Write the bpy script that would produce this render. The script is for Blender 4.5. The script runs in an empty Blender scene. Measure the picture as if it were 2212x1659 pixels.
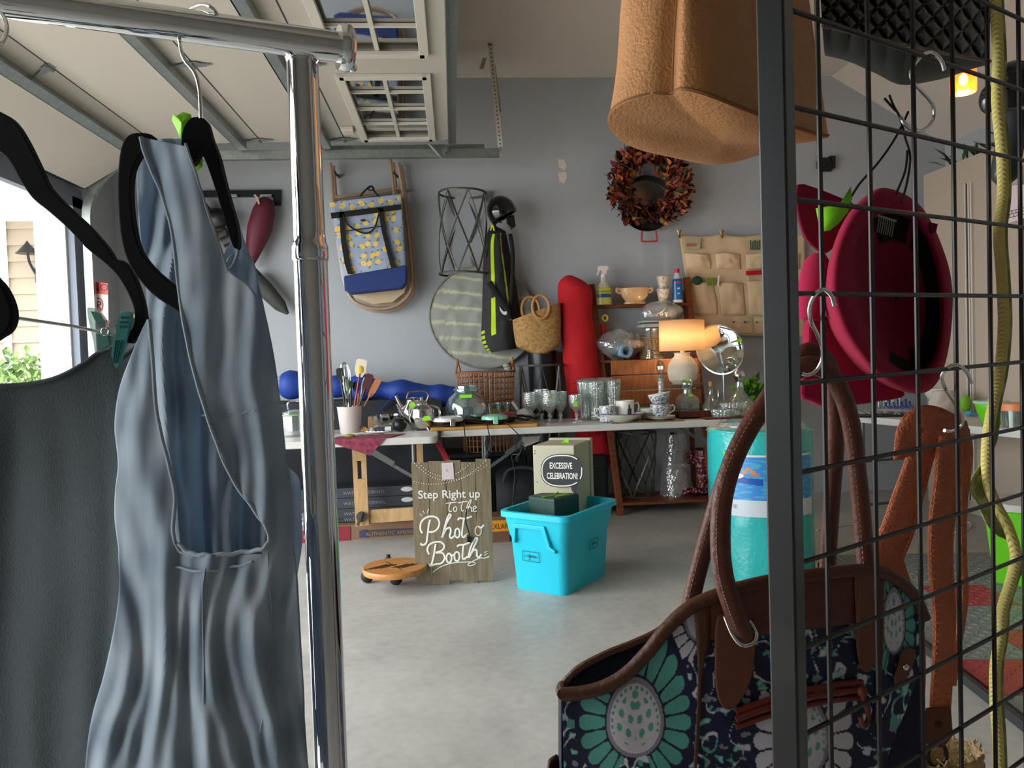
import bpy, bmesh, math, random
from math import sin, cos, pi, sqrt, atan2, hypot
from mathutils import Vector, Matrix, noise
random.seed(7)
SC = bpy.context.scene
COL = SC.collection
V = Vector

# ------------------------------------------------------------------ camera
F, W, H = 1640.0, 2212.0, 1659.0
HC = 1.2                                   # eye height
VPX, VPY, TILT = 980.0, 780.0, 0.0325      # vanishing point of the garage's depth direction, slope of the horizon
wy = V(((VPX-W/2)/F, (H/2-VPY)/F, -1)).normalized()
r2 = V(((VPX+1000-W/2)/F, (H/2-(VPY-1000*TILT))/F, -1))
wz = r2.cross(wy).normalized()
if wz.y < 0: wz = -wz
wx = wy.cross(wz).normalized()
R3 = Matrix((wx, wy, wz))
CAM = V((0, 0, HC))
cd = bpy.data.cameras.new('camera')
cd.sensor_width = 36; cd.lens = F/W*36; cd.clip_start = 0.02
cam = bpy.data.objects.new('camera', cd); COL.objects.link(cam)
cam.matrix_world = Matrix.Translation(CAM) @ R3.to_4x4()
SC.camera = cam

def ray(px, py): return R3 @ V(((px-W/2)/F, (H/2-py)/F, -1))
def P(px, py, Y):                           # the point seen at a pixel, Y metres into the room
    d = ray(px, py); return CAM + d*(Y/d.y)
def PZ(px, py, z=0.0):                      # ... on a level plane
    d = ray(px, py); return CAM + d*((z-HC)/d.z)
def PX(px, py, x):
    d = ray(px, py); return CAM + d*(x/d.x)
def PP(px, py, o, n):                       # ... on any plane
    d = ray(px, py); return CAM + d*((o-CAM).dot(n)/d.dot(n))

# ------------------------------------------------------------------ world, sun, exposure
SC.view_settings.view_transform = 'Standard'; SC.view_settings.look = 'None'
SC.view_settings.gamma = 1; SC.view_settings.use_curve_mapping = False
SC.view_settings.exposure = 1.62
SC.render.film_transparent = False
SC.cycles.use_denoising = True
SC.cycles.max_bounces = 12; SC.cycles.transparent_max_bounces = 24
SC.cycles.sample_clamp_indirect = 6
w = bpy.data.worlds.new('world'); SC.world = w; w.use_nodes = True
bg = w.node_tree.nodes['Background']
bg.inputs[0].default_value = (0.90, 0.955, 1.0, 1); bg.inputs[1].default_value = 3.0
sd = bpy.data.lights.new('sun', 'SUN'); sd.energy = 2.0; sd.angle = 0.01; sd.color = (1, .93, .82)
so = bpy.data.objects.new('sun', sd); COL.objects.link(so)
so.rotation_euler = V((0.42, -0.55, -0.95)).to_track_quat('-Z', 'Y').to_euler()

XL, YB, ZC = -2.56, 6.1, 3.44               # left wall, back wall, ceiling
YN = -1.8                                   # near wall
DOOR_Y0, DOOR_Y1, DOOR_Z = -0.2, 5.48, 2.36
pd = bpy.data.lights.new('doorway_portal', 'AREA'); pd.shape = 'RECTANGLE'
pd.size = DOOR_Y1-DOOR_Y0; pd.size_y = DOOR_Z; pd.cycles.is_portal = True
po = bpy.data.objects.new('doorway_portal', pd); COL.objects.link(po)
po.location = (XL-.15, (DOOR_Y0+DOOR_Y1)/2, DOOR_Z/2)
po.rotation_euler = Matrix(((0, 0, -1), (-1, 0, 0), (0, 1, 0))).to_euler()

# ------------------------------------------------------------------ materials
def lin(h):
    if not isinstance(h, str): return tuple(h)
    h = h.lstrip('#'); o = []
    for i in (0, 2, 4):
        c = int(h[i:i+2], 16)/255
        o.append(c/12.92 if c <= .04045 else ((c+.055)/1.055)**2.4)
    return tuple(o)
_m = {}
def mat(name, color='#808080', rough=.5, metal=0., nscale=0, namt=.15, bump=0., bscale=80, emit=None, estr=0., trans=0., ior=1.45, alpha=1., stretch=None, coat=0., attr=False, sheen=0.):
    if name in _m: return _m[name]
    m = bpy.data.materials.new(name); m.use_nodes = True; nt = m.node_tree; N = nt.nodes; L = nt.links
    b = N['Principled BSDF']; c = lin(color)
    b.inputs['Base Color'].default_value = (*c, 1); b.inputs['Roughness'].default_value = rough
    b.inputs['Metallic'].default_value = metal; b.inputs['IOR'].default_value = ior
    b.inputs['Transmission Weight'].default_value = trans; b.inputs['Alpha'].default_value = alpha
    b.inputs['Coat Weight'].default_value = coat
    if sheen: b.inputs['Sheen Weight'].default_value = sheen
    if emit: b.inputs['Emission Color'].default_value = (*lin(emit), 1); b.inputs['Emission Strength'].default_value = estr
    src = None
    tc = N.new('ShaderNodeTexCoord'); mp = N.new('ShaderNodeMapping'); L.new(tc.outputs['Object'], mp.inputs[0])
    if stretch: mp.inputs['Scale'].default_value = stretch
    if attr:
        a = N.new('ShaderNodeAttribute'); a.attribute_name = 'Col'; src = a.outputs['Color']
    if nscale:
        n = N.new('ShaderNodeTexNoise'); n.inputs['Scale'].default_value = nscale; n.inputs['Detail'].default_value = 6
        L.new(mp.outputs[0], n.inputs[0])
        mr = N.new('ShaderNodeMapRange'); mr.inputs[1].default_value = .3; mr.inputs[2].default_value = .7
        mr.inputs[3].default_value = 1-namt; mr.inputs[4].default_value = 1+namt; L.new(n.outputs['Fac'], mr.inputs[0])
        vm = N.new('ShaderNodeVectorMath'); vm.operation = 'SCALE'
        if src: L.new(src, vm.inputs[0])
        else: vm.inputs[0].default_value = c
        L.new(mr.outputs[0], vm.inputs['Scale']); src = vm.outputs[0]
    if src: L.new(src, b.inputs['Base Color'])
    if bump:
        n2 = N.new('ShaderNodeTexNoise'); n2.inputs['Scale'].default_value = bscale; n2.inputs['Detail'].default_value = 4
        L.new(mp.outputs[0], n2.inputs[0])
        bp = N.new('ShaderNodeBump'); bp.inputs['Strength'].default_value = bump; bp.inputs['Distance'].default_value = .004
        L.new(n2.outputs['Fac'], bp.inputs['Height']); L.new(bp.outputs[0], b.inputs['Normal'])
    _m[name] = m; return m
def glassm(name, tint='#eef6f4', refl=.12, bump=0., bscale=60, opac=0.0, ocol='#ffffff'):
    if name in _m: return _m[name]
    m = bpy.data.materials.new(name); m.use_nodes = True; nt = m.node_tree; N = nt.nodes; L = nt.links
    N.remove(N['Principled BSDF']); out = N['Material Output']
    t = N.new('ShaderNodeBsdfTransparent'); t.inputs[0].default_value = (*lin(tint), 1)
    g = N.new('ShaderNodeBsdfGlossy'); g.inputs['Roughness'].default_value = .03; g.inputs[0].default_value = (1, 1, 1, 1)
    lw = N.new('ShaderNodeLayerWeight'); lw.inputs[0].default_value = .35
    mr = N.new('ShaderNodeMapRange'); mr.inputs[3].default_value = refl; mr.inputs[4].default_value = .95
    L.new(lw.outputs['Facing'], mr.inputs[0]); mx = N.new('ShaderNodeMixShader')
    pw = N.new('ShaderNodeMath'); pw.operation = 'POWER'; pw.inputs[1].default_value = 2.2; L.new(lw.outputs['Facing'], pw.inputs[0]); L.new(pw.outputs[0], mr.inputs[0])
    L.new(mr.outputs[0], mx.inputs[0]); L.new(t.outputs[0], mx.inputs[1]); L.new(g.outputs[0], mx.inputs[2])
    if bump:
        n2 = N.new('ShaderNodeTexNoise'); n2.inputs['Scale'].default_value = bscale
        tc = N.new('ShaderNodeTexCoord'); L.new(tc.outputs['Object'], n2.inputs[0])
        bp = N.new('ShaderNodeBump'); bp.inputs['Strength'].default_value = bump; bp.inputs['Distance'].default_value = .01
        L.new(n2.outputs['Fac'], bp.inputs['Height']); L.new(bp.outputs[0], g.inputs['Normal']); L.new(bp.outputs[0], lw.inputs['Normal'])
    last = mx
    if opac:
        d = N.new('ShaderNodeBsdfDiffuse'); d.inputs[0].default_value = (*lin(ocol), 1)
        m2 = N.new('ShaderNodeMixShader'); m2.inputs[0].default_value = opac
        L.new(mx.outputs[0], m2.inputs[1]); L.new(d.outputs[0], m2.inputs[2]); last = m2
    L.new(last.outputs[0], out.inputs[0]); _m[name] = m; return m
def woodm(name, c1, c2, rough=.5, sx=(1, 1, 12), scale=14):
    if name in _m: return _m[name]
    m = mat(name, c1, rough); nt = m.node_tree; N = nt.nodes; L = nt.links
    tc = N.new('ShaderNodeTexCoord'); mp = N.new('ShaderNodeMapping'); mp.inputs['Scale'].default_value = sx
    n = N.new('ShaderNodeTexNoise'); n.inputs['Scale'].default_value = scale; n.inputs['Detail'].default_value = 8; n.inputs['Distortion'].default_value = .6
    cr = N.new('ShaderNodeValToRGB'); cr.color_ramp.elements[0].position = .32; cr.color_ramp.elements[1].position = .68
    cr.color_ramp.elements[0].color = (*lin(c1), 1); cr.color_ramp.elements[1].color = (*lin(c2), 1)
    L.new(tc.outputs['Object'], mp.inputs[0]); L.new(mp.outputs[0], n.inputs[0]); L.new(n.outputs['Fac'], cr.inputs[0])
    L.new(cr.outputs[0], N['Principled BSDF'].inputs['Base Color']); return m
def VC(rough=.6, metal=0., bump=0., name=None, sheen=0., bscale=150, coat=0.):
    return mat(name or 'painted_%d_%d_%d' % (rough*100, metal*100, bump*100), '#ffffff', rough, metal, attr=True, bump=bump, bscale=bscale, sheen=sheen, coat=coat)

# ------------------------------------------------------------------ mesh collector
def crv(pts, n=8, closed=False):            # Catmull-Rom through points
    pts = [V(p) for p in pts]; o = []; m = len(pts)
    if m < 3 and not closed:
        return [pts[0].lerp(pts[-1], i/n) for i in range(n+1)]
    for i in range(m if closed else m-1):
        if closed: a, b, c, d = pts[(i-1) % m], pts[i], pts[(i+1) % m], pts[(i+2) % m]
        else: a, b, c, d = pts[max(i-1, 0)], pts[i], pts[i+1], pts[min(i+2, m-1)]
        for k in range(n):
            t = k/n
            o.append(.5*((2*b)+(c-a)*t+(2*a-5*b+4*c-d)*t*t+(3*b-a-3*c+d)*t*t*t))
    if not closed: o.append(pts[-1].copy())
    return o
def samp(pts, t):                           # position along a polyline, t in 0..1 by index
    x = max(0, min(1, t))*(len(pts)-1); i = min(int(x), len(pts)-2); return pts[i].lerp(pts[i+1], x-i)
WL = {}                                     # world position of each object's origin, parents included
class B:
    def __init__(s, color=None): s.v = []; s.f = []; s.c = []; s.col = lin(color) if color else None; s.used = bool(color)
    def color(s, c): s.col = lin(c); s.used = True; return s
    def add(s, vs, fs, cols=None):
        o = len(s.v); s.v += [V(p) for p in vs]; s.f += [tuple(i+o for i in f) for f in fs]
        if cols: s.c += cols; s.used = True
        else: s.c += [s.col or (1, 1, 1)]*len(vs)
        return s
    def box(s, c, size, rot=None):
        c = V(c); hx, hy, hz = [q/2 for q in size]
        vs = [V((x, y, z)) for x in (-hx, hx) for y in (-hy, hy) for z in (-hz, hz)]
        if rot is not None: vs = [rot @ q for q in vs]
        return s.add([q+c for q in vs], [(0, 1, 3, 2), (4, 6, 7, 5), (0, 4, 5, 1), (2, 3, 7, 6), (0, 2, 6, 4), (1, 5, 7, 3)])
    def bb(s, lo, hi): lo, hi = V(lo), V(hi); return s.box((lo+hi)/2, [abs(q) for q in hi-lo])
    def bar(s, a, b, wd, th, up=(0, 0, 1)):
        a, b = V(a), V(b); d = (b-a); L = d.length; d.normalize(); u = V(up)
        x = d.cross(u)
        if x.length < 1e-4: x = d.cross(V((0, 1, 0)))
        x.normalize(); y = x.cross(d); m = Matrix((x, y, d)).transposed()
        return s.box((a+b)/2, (wd, th, L), m)
    def tube(s, pts, r, n=8, closed=False, caps=True, flat=None):
        pts = [V(p) for p in pts]; m = len(pts); vs = []; fs = []; nrm = None
        for i in range(m):
            a = pts[(i-1) % m] if (closed or i > 0) else pts[i]; b = pts[(i+1) % m] if (closed or i < m-1) else pts[i]
            t = (b-a); t = t.normalized() if t.length > 1e-9 else V((0, 0, 1))
            if nrm is None:
                nrm = t.cross(V(flat) if flat else V((0, 0, 1)))
                if nrm.length < .05: nrm = t.cross(V((0, 1, 0)))
            nrm = nrm-t*nrm.dot(t); nrm.normalize(); bn = t.cross(nrm)
            rr = r[i] if isinstance(r, (list, tuple)) and not isinstance(r[0], (list, tuple)) and len(r) == m else r
            if isinstance(rr, (list, tuple)): ra, rb = rr[0], rr[1]
            else: ra = rb = rr
            for k in range(n):
                q = 2*pi*k/n; vs.append(pts[i]+nrm*(cos(q)*ra)+bn*(sin(q)*rb))
        for i in range(m if closed else m-1):
            j = (i+1) % m
            for k in range(n): fs.append((i*n+k, i*n+(k+1) % n, j*n+(k+1) % n, j*n+k))
        if caps and not closed: fs += [tuple(range(n-1, -1, -1)), tuple((m-1)*n+k for k in range(n))]
        return s.add(vs, fs)
    def cyl(s, a, b, r, r2=None, n=24):
        return s.tube([a, b], [r, r if r2 is None else r2] if r2 is not None else r, n)
    def lathe(s, o, prof, n=32, axis=None, sx=1, sy=1, close=False):
        o = V(o); M = Matrix.Identity(3)
        if axis is not None: M = V((0, 0, 1)).rotation_difference(V(axis)).to_matrix()
        m = len(prof); vs = []; fs = []
        for r, z in prof:
            for k in range(n):
                q = 2*pi*k/n; vs.append(o+M @ V((r*cos(q)*sx, r*sin(q)*sy, z)))
        for i in range(m-1):
            for k in range(n): fs.append((i*n+k, i*n+(k+1) % n, (i+1)*n+(k+1) % n, (i+1)*n+k))
        if prof[0][0] > 1e-4 and close: fs.append(tuple(range(n-1, -1, -1)))
        if prof[-1][0] > 1e-4 and close: fs.append(tuple((m-1)*n+k for k in range(n)))
        return s.add(vs, fs)
    def prism(s, front, off):               # outline of 3-D points pushed along a vector
        off = V(off); n = len(front); front = [V(p) for p in front]
        vs = front+[p+off for p in front]
        return s.add(vs, [tuple(range(n)), tuple(range(2*n-1, n-1, -1))]+[(i, i+n, (i+1) % n+n, (i+1) % n) for i in range(n)])
    def grid(s, f, nu, nv, cu=False, cv=False, colf=None):
        vs = []; fs = []; cs = [] if colf else None
        for j in range(nv+(0 if cv else 1)):
            for i in range(nu+(0 if cu else 1)):
                u, v_ = i/nu, j/nv; vs.append(f(u, v_))
                if colf: cs.append(lin(colf(u, v_)))
        a = nu if cu else nu+1; b = nv if cv else nv+1
        for j in range(nv):
            for i in range(nu):
                fs.append((j*a+i, j*a+(i+1) % a, ((j+1) % b)*a+(i+1) % a, ((j+1) % b)*a+i))
        return s.add(vs, fs, cs)
    def ball(s, c, r, n=16, sc=(1, 1, 1), rot=None):
        c = V(c)
        def f(u, v_):
            q = V((sin(pi*v_)*cos(2*pi*u)*r*sc[0], sin(pi*v_)*sin(2*pi*u)*r*sc[1], cos(pi*v_)*r*sc[2]))
            return c+(rot @ q if rot is not None else q)
        return s.grid(f, n, max(4, n//2), cu=True)
    def text(s, txt, o, right, up, size, depth=.0008, sx=1., align='LEFT', bold=0.):
        cu = bpy.data.curves.new('t', 'FONT'); cu.body = txt; cu.size = 1; cu.resolution_u = 3; cu.align_x = align; cu.offset = bold
        ob = bpy.data.objects.new('t', cu); COL.objects.link(ob); dg = bpy.context.evaluated_depsgraph_get(); dg.update()
        me = bpy.data.meshes.new_from_object(ob.evaluated_get(dg))
        r, u = V(right).normalized(), V(up).normalized(); nn = r.cross(u)
        vs = [V(o)+r*(q.co.x*size*sx)+u*(q.co.y*size)+nn*depth for q in me.vertices]
        s.add(vs, [tuple(p.vertices) for p in me.polygons])
        bpy.data.objects.remove(ob); bpy.data.curves.remove(cu); bpy.data.meshes.remove(me); return s
    def build(s, name, m=None, parent=None, smooth=True, bevel=0., solid=0., origin=None, weld=False, seg=2, sub=0):
        me = bpy.data.meshes.new(name)
        if parent is not None: o = WL[parent.name]
        elif origin is not None: o = V(origin)
        else:
            xs = [q.x for q in s.v]; ys = [q.y for q in s.v]; zs = [q.z for q in s.v]
            o = V(((min(xs)+max(xs))/2, (min(ys)+max(ys))/2, min(zs)))
        me.from_pydata([q-o for q in s.v], [], s.f)
        if s.used:
            at = me.color_attributes.new('Col', 'FLOAT_COLOR', 'POINT')
            buf = []
            for c in s.c: buf += [c[0], c[1], c[2], 1]
            at.data.foreach_set('color', buf)
            if m is None: m = VC()
        bm = bmesh.new(); bm.from_mesh(me)
        if weld: bmesh.ops.remove_doubles(bm, verts=bm.verts, dist=1e-5)
        bmesh.ops.recalc_face_normals(bm, faces=bm.faces); bm.to_mesh(me); bm.free()
        if smooth:
            me.polygons.foreach_set('use_smooth', [True]*len(me.polygons))
            try: me.set_sharp_from_angle(angle=math.radians(38))
            except Exception: pass
        me.materials.append(m)
        ob = bpy.data.objects.new(name, me); COL.objects.link(ob)
        if parent is not None: ob.parent = parent; WL[ob.name] = WL[parent.name]
        else: ob.location = o; WL[ob.name] = o.copy()
        if solid:
            k = ob.modifiers.new('solid', 'SOLIDIFY'); k.thickness = solid; k.offset = 0
        if bevel:
            k = ob.modifiers.new('bevel', 'BEVEL'); k.width = bevel; k.segments = seg; k.limit_method = 'ANGLE'; k.harden_normals = False
        if sub: k = ob.modifiers.new('sub', 'SUBSURF'); k.levels = sub; k.render_levels = sub
        return ob
def tag(o, label, cat, group=None):
    o['label'] = label; o['category'] = cat
    if group: o['group'] = group
    return o
def thing(name, label, cat, loc, group=None):
    o = bpy.data.objects.new(name, None); COL.objects.link(o); o.empty_display_size = .05
    o.location = loc; WL[o.name] = V(loc); return tag(o, label, cat, group)
def struct(o): o['kind'] = 'structure'; return o
def dup(root, loc, label, rotz=0, scale=1.):
    r = root.copy(); COL.objects.link(r); r.location = loc; r.rotation_euler = (0, 0, rotz); r['label'] = label; r.scale = (scale,)*3
    for ch in list(root.children):
        c = ch.copy(); COL.objects.link(c); c.parent = r
        for g in ch.children:
            d = g.copy(); COL.objects.link(d); d.parent = c
    return r
def pl(pxs, Y): return [P(x, y, Y) for x, y in pxs]
chrome = mat('chrome', '#e8eaec', .05, 1.0)
steel = mat('polished_steel', '#d8d8d6', .12, 1.0)
galv = mat('galvanized_steel', '#9aa09c', .38, .8, nscale=30, namt=.12)
zinc = mat('white_metal', '#b8b3ab', .45, .1)
blackp = mat('black_plastic', '#101214', .35)
blackf = mat('black_velvet', '#07090b', .95, sheen=.0)
GREEN = '#8fdc1a'
greentag = mat('green_paper_tag', '#8ee01e', .6)
# ================================================================== THE ROOM
wallm = mat('wall_paint', '#abafb3', .75, nscale=3, namt=.03, bump=.15, bscale=120)
ceilm = mat('ceiling_paint', '#d8cdc2', .85, bump=.1, bscale=100)
whitep = mat('white_paint', '#cfc8be', .55)
def concrete():
    m = mat('concrete', '#a8a69f', .42); nt = m.node_tree; N = nt.nodes; L = nt.links; b = N['Principled BSDF']
    tc = N.new('ShaderNodeTexCoord')
    n1 = N.new('ShaderNodeTexNoise'); n1.inputs['Scale'].default_value = 1.6; n1.inputs['Detail'].default_value = 9; n1.inputs['Roughness'].default_value = .65; n1.inputs['Distortion'].default_value = .4
    n2 = N.new('ShaderNodeTexNoise'); n2.inputs['Scale'].default_value = 26; n2.inputs['Detail'].default_value = 6
    L.new(tc.outputs['Object'], n1.inputs[0]); L.new(tc.outputs['Object'], n2.inputs[0])
    cr = N.new('ShaderNodeValToRGB'); e = cr.color_ramp.elements
    e[0].position = .3; e[0].color = (*lin('#96948e'), 1); e[1].position = .7; e[1].color = (*lin('#c6c3bb'), 1)
    mx = N.new('ShaderNodeMath'); mx.operation = 'MULTIPLY_ADD'; mx.inputs[1].default_value = .28
    L.new(n2.outputs['Fac'], mx.inputs[0])
    sc_ = N.new('ShaderNodeMath'); sc_.operation = 'MULTIPLY'; sc_.inputs[1].default_value = .72; L.new(n1.outputs['Fac'], sc_.inputs[0]); L.new(sc_.outputs[0], mx.inputs[2])
    L.new(mx.outputs[0], cr.inputs[0]); L.new(cr.outputs[0], b.inputs['Base Color'])
    mr = N.new('ShaderNodeMapRange'); mr.inputs[3].default_value = .28; mr.inputs[4].default_value = .6; L.new(n1.outputs['Fac'], mr.inputs[0]); L.new(mr.outputs[0], b.inputs['Roughness'])
    bp = N.new('ShaderNodeBump'); bp.inputs['Strength'].default_value = .25; bp.inputs['Distance'].default_value = .003; L.new(n2.outputs['Fac'], bp.inputs['Height']); L.new(bp.outputs[0], b.inputs['Normal'])
    return m
XR = 4.15; XS = 3.18; ZS = 2.874
b = B(); b.bb((XL-.15, YN-.1, -.12), (XR+.15, YB+.15, 0)); struct(b.build('floor', concrete(), smooth=False))
b = B(); b.bb((XL, YB, 0), (XR+.15, YB+.15, ZC+.1)); wb = struct(b.build('wall_back', wallm, smooth=False))
b = B(); b.bb((XL, YN-.1, ZC), (XS, YB, ZC+.12))
b.prism([(XS, YN-.1, ZC), (XS, YN-.1, ZC+.12), (XR, YN-.1, ZS+.12), (XR, YN-.1, ZS)], (0, YB-YN+.1, 0)); struct(b.build('ceiling', ceilm, smooth=False))
b = B(); b.bb((XR, YN-.1, 0), (XR+.15, YB, ZC+.1)); struct(b.build('wall_right', wallm, smooth=False))
b = B(); b.bb((XL, YN-.1, 0), (XR, YN, ZC)); struct(b.build('wall_near', mat('near_wall_paint', '#85827c', .8), smooth=False))
b = B(); b.bb((XL-.15, YN-.1, 0), (XL, DOOR_Y0, ZC)); b.bb((XL-.15, DOOR_Y1, 0), (XL, YB+.15, ZC)); b.bb((XL-.15, DOOR_Y0, DOOR_Z), (XL, DOOR_Y1, ZC))
struct(b.build('wall_left', wallm, smooth=False))
# door frame trim: outside white, inside slate
slate = mat('slate_trim', '#737a86', .6)
b = B(); b.bb((XL-.02, DOOR_Y1-.1, 0), (XL+.03, DOOR_Y1+.04, DOOR_Z+.04)); b.bb((XL-.02, DOOR_Y0-.05, DOOR_Z-.03), (XL+.03, DOOR_Y1+.04, DOOR_Z+.1)); b.bb((XL-.001, DOOR_Y0, DOOR_Z+.13), (XL+.045, DOOR_Y1+.1, DOOR_Z+.2))
struct(b.build('trim_1', slate, smooth=False))
b = B(); b.bb((P(78, 600, DOOR_Y1-.12).x, DOOR_Y1-.12, 0), (XL-.02, DOOR_Y1+.02, DOOR_Z)); b.bb((XL-.20, DOOR_Y0, DOOR_Z-.03), (XL-.02, DOOR_Y1, DOOR_Z+.12))
struct(b.build('trim_2', mat('outside_white_trim', '#e8e6e2', .5), smooth=False))
b = B(); b.add([P(1205, 345, YB-.002), P(1218, 344, YB-.002), P(1224, 358, YB-.002), P(1220, 368, YB-.002), P(1208, 362, YB-.002)], [(0, 1, 2, 3, 4)])
b.add([P(1206, 374, YB-.002), P(1222, 370, YB-.002), P(1225, 382, YB-.002), P(1219, 396, YB-.002), P(1208, 392, YB-.002)], [(0, 1, 2, 3, 4)])
b.build('paint_patch', mat('bare_plaster', '#d9cfc0', .9), wb, smooth=False)
# outside: driveway, neighbouring wall with siding, its white corner board, shrub, lantern
b = B(); b.bb((-14, -8, -.13), (XL-.15, 14, -.03)); struct(b.build('driveway', mat('driveway_concrete', '#a5a199', .8, nscale=2, namt=.06), smooth=False))
sidm = mat('beige_siding', '#a3937f', .6)
YH = 7.4
hw = B()
xa, xb = -9.0, XL-.16
z = 0
while z < 4.2:
    hw.prism([(xa, YH-.022, z), (xa, YH, z+.15), (xa, YH+.05, z+.15), (xa, YH+.05, z)], (xb-xa, 0, 0)); z += .15
house = hw.build('siding_wall', sidm, smooth=False); struct(house)
b = B(); b.bb((P(12, 500, YH-.03).x-.06, YH-.05, 0), (P(12, 500, YH-.03).x+.0, YH-.02, 4.2)); b.build('corner_board', mat('outside_white_trim'), house, smooth=False)
b = B(); b.bb((-9, 5.75, 2.62), (xb, YH+.0, 2.74)); b.build('added_shade_roof', mat('outside_white_trim'), house, smooth=False)  # overhang added to keep skylight off the siding
# shrub
def leafball(c, r, n, cols, ls=.05, sc=(1, 1, 1), flat=.9):
    b = B(); rnd = random.Random(5)
    for i in range(n):
        d = V((rnd.gauss(0, 1), rnd.gauss(0, 1), rnd.gauss(0, 1))).normalized(); rr = r*(.55+.5*rnd.random())
        p = V(c)+V((d.x*sc[0], d.y*sc[1], d.z*sc[2]))*rr
        a = V((rnd.gauss(0, 1), rnd.gauss(0, 1), rnd.gauss(0, 1)+.6)).normalized(); q = a.cross(V((rnd.gauss(0, 1), rnd.gauss(0, 1), .3))).normalized()
        L = ls*(.7+.6*rnd.random()); b.color(rnd.choice(cols))
        m = p+a*L*.5
        b.add([p, m+q*L*.28, p+a*L, m-q*L*.28, m+q.cross(a)*L*.08], [(0, 1, 4), (1, 2, 4), (2, 3, 4), (3, 0, 4)])
    return b
c = P(45, 800, 6.6)
sh = thing('shrub', 'light green leafy shrub outside in front of the beige siding', 'shrub', (c.x, c.y, -.03))
leafball((c.x, c.y, c.z-.25), .42, 900, ['#5f7d3a', '#7c9a52', '#8fae66', '#4a6630'], .075, (1, .7, .95)).build('foliage', VC(.5), sh, smooth=False)
b = B('#5a4a36'); [b.tube(crv([(c.x+dx*.3, c.y, -.03), (c.x+dx*.6, c.y, .5), (c.x+dx, c.y, .95)], 4), .012, 6) for dx in (-.25, -.08, .1, .28)]; b.build('stem', VC(.8), sh)
q = P(66, 545, YH-.1)
ln = thing('wall_lantern', 'dark metal lantern fixed to the beige siding outside', 'lantern', (q.x, YH-.02, q.z-.2))
b = B(); b.tube(crv([(q.x+.03, YH-.02, q.z-.25), (q.x-.02, YH-.08, q.z-.1), (q.x, YH-.15, q.z)], 6), .012, 8); b.box((q.x+.03, YH-.025, q.z-.2), (.07, .02, .14)); b.build('bracket', blackp, ln)
b = B(); b.lathe((q.x, YH-.15, q.z-.02), [(.1, 0), (.07, .03), (.02, .09), (0, .12)], 12, close=True); b.build('cap', blackp, ln)

# ---- garage door rolled open overhead
doorm = mat('door_steel_white', '#b9b1a6', .55, .0, bump=.12, bscale=260)
YD0, YD1 = DOOR_Y0, 5.40                  # panel ends (width of the door)
ZD = 2.75
def dz(x):                                 # height of the panel's underside along its curved course
    return ZD
sec = [(.03, ZD), (-.695, ZD), (-1.265, ZD), (-1.96, ZD-.01), (-2.46, ZD-.30)]
door = thing('door_1', 'white sectional garage door rolled open overhead', 'garage door', (-1.2, 2.5, ZD)); del door['category'], door['label']; struct(door)
def dsec(i): a, c = sec[i], sec[i+1]; return V((a[0], 0, a[1])), V((c[0], 0, c[1]))
for i in range(4):
    a, c = dsec(i); d = (c-a).normalized(); n = V((0, -1, 0)).cross(d); n = n if n.z > 0 else -n
    a2, c2 = a+d*.004, c-d*.004
    b = B()
    if i == 0:                              # glazed top section: frame pieces leave the window openings
        y0s = []; y = YD1-.33
        rails = [(.03, -.09), (-.56, -.691)]
        for x0, x1 in rails: b.bb((x1, YD0, ZD), (x0, YD1, ZD+.045))
        wins = [(5.33, 4.17), (3.88, 2.72), (2.42, 1.26)]
        prev = YD1
        for (ya, yb_) in wins:
            b.bb((-.56, ya, ZD), (-.09, prev, ZD+.045)); prev = yb_
        b.bb((-.56, YD0, ZD), (-.09, prev, ZD+.045))
    else:
        b.prism([a2, c2, c2+n*.045, a2+n*.045], (0, YD1-YD0, 0)); b.v[-8:] = [p+V((0, YD0, 0)) for p in b.v[-8:]]
    b.build('door_panel', doorm, door, smooth=False)
    if i > 0 or True:
        # strut: steel channel along the section
        s0 = a+d*.07-n*.045 if i else a+d*.0-n*.02
        b = B(); e = a+(d*.10 if i else d*-.02)
        b.box((0, 0, 0), (.001, .001, .001)); b = B()
        for o0, o1, h0, h1 in ((0, .006, 0, .05), (0, .06, .05, .056), (.054, .06, 0, .056)) if i else ((-.02, .035, .0, .03), (.03, .036, -.0, .06)):
            pts = [e+d*o0-n*h0, e+d*o1-n*h0, e+d*o1-n*h1, e+d*o0-n*h1]
            b.prism([p+V((0, YD0, 0)) for p in pts], (0, YD1-YD0-.02, 0))
        b.build('strut', galv, door, smooth=False)
framem = mat('window_frame_white', '#c9c2b6', .5)
dglass = mat('door_glass', '#8b9296', .04, 0, trans=0, coat=0)
dg = glassm('door_window_glass', '#9aa2a6', .42)
for (ya, yb_) in wins:
    if ya < 2.0: continue
    x0, x1 = -.09, -.56
    b = B(); t = .028
    b.bb((x0+.02, ya+.02, ZD-.022), (x0-t, yb_-.02, ZD)); b.bb((x1-.02, ya+.02, ZD-.022), (x1+t, yb_-.02, ZD))
    b.bb((x0, ya+.02, ZD-.022), (x1, ya-t, ZD)); b.bb((x0, yb_-.02, ZD-.022), (x1, yb_+t, ZD))
    fr = b.build('window_frame', framem, door, smooth=False, bevel=.003)
    b = B(); b.bb((x0, ya, ZD+.02), (x1, yb_, ZD+.024)); b.build('window_glass', dg, fr, smooth=False)
    b = B(); xm = (x0+x1)/2; b.bb((xm-.011, ya, ZD), (xm+.011, yb_, ZD+.018))
    for k in (1, 2, 3): yy = ya+(yb_-ya)*k/4; b.bb((x0, yy-.008, ZD+.001), (x1, yy+.008, ZD+.017))
    b.build('muntin', framem, fr, smooth=False)
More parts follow.
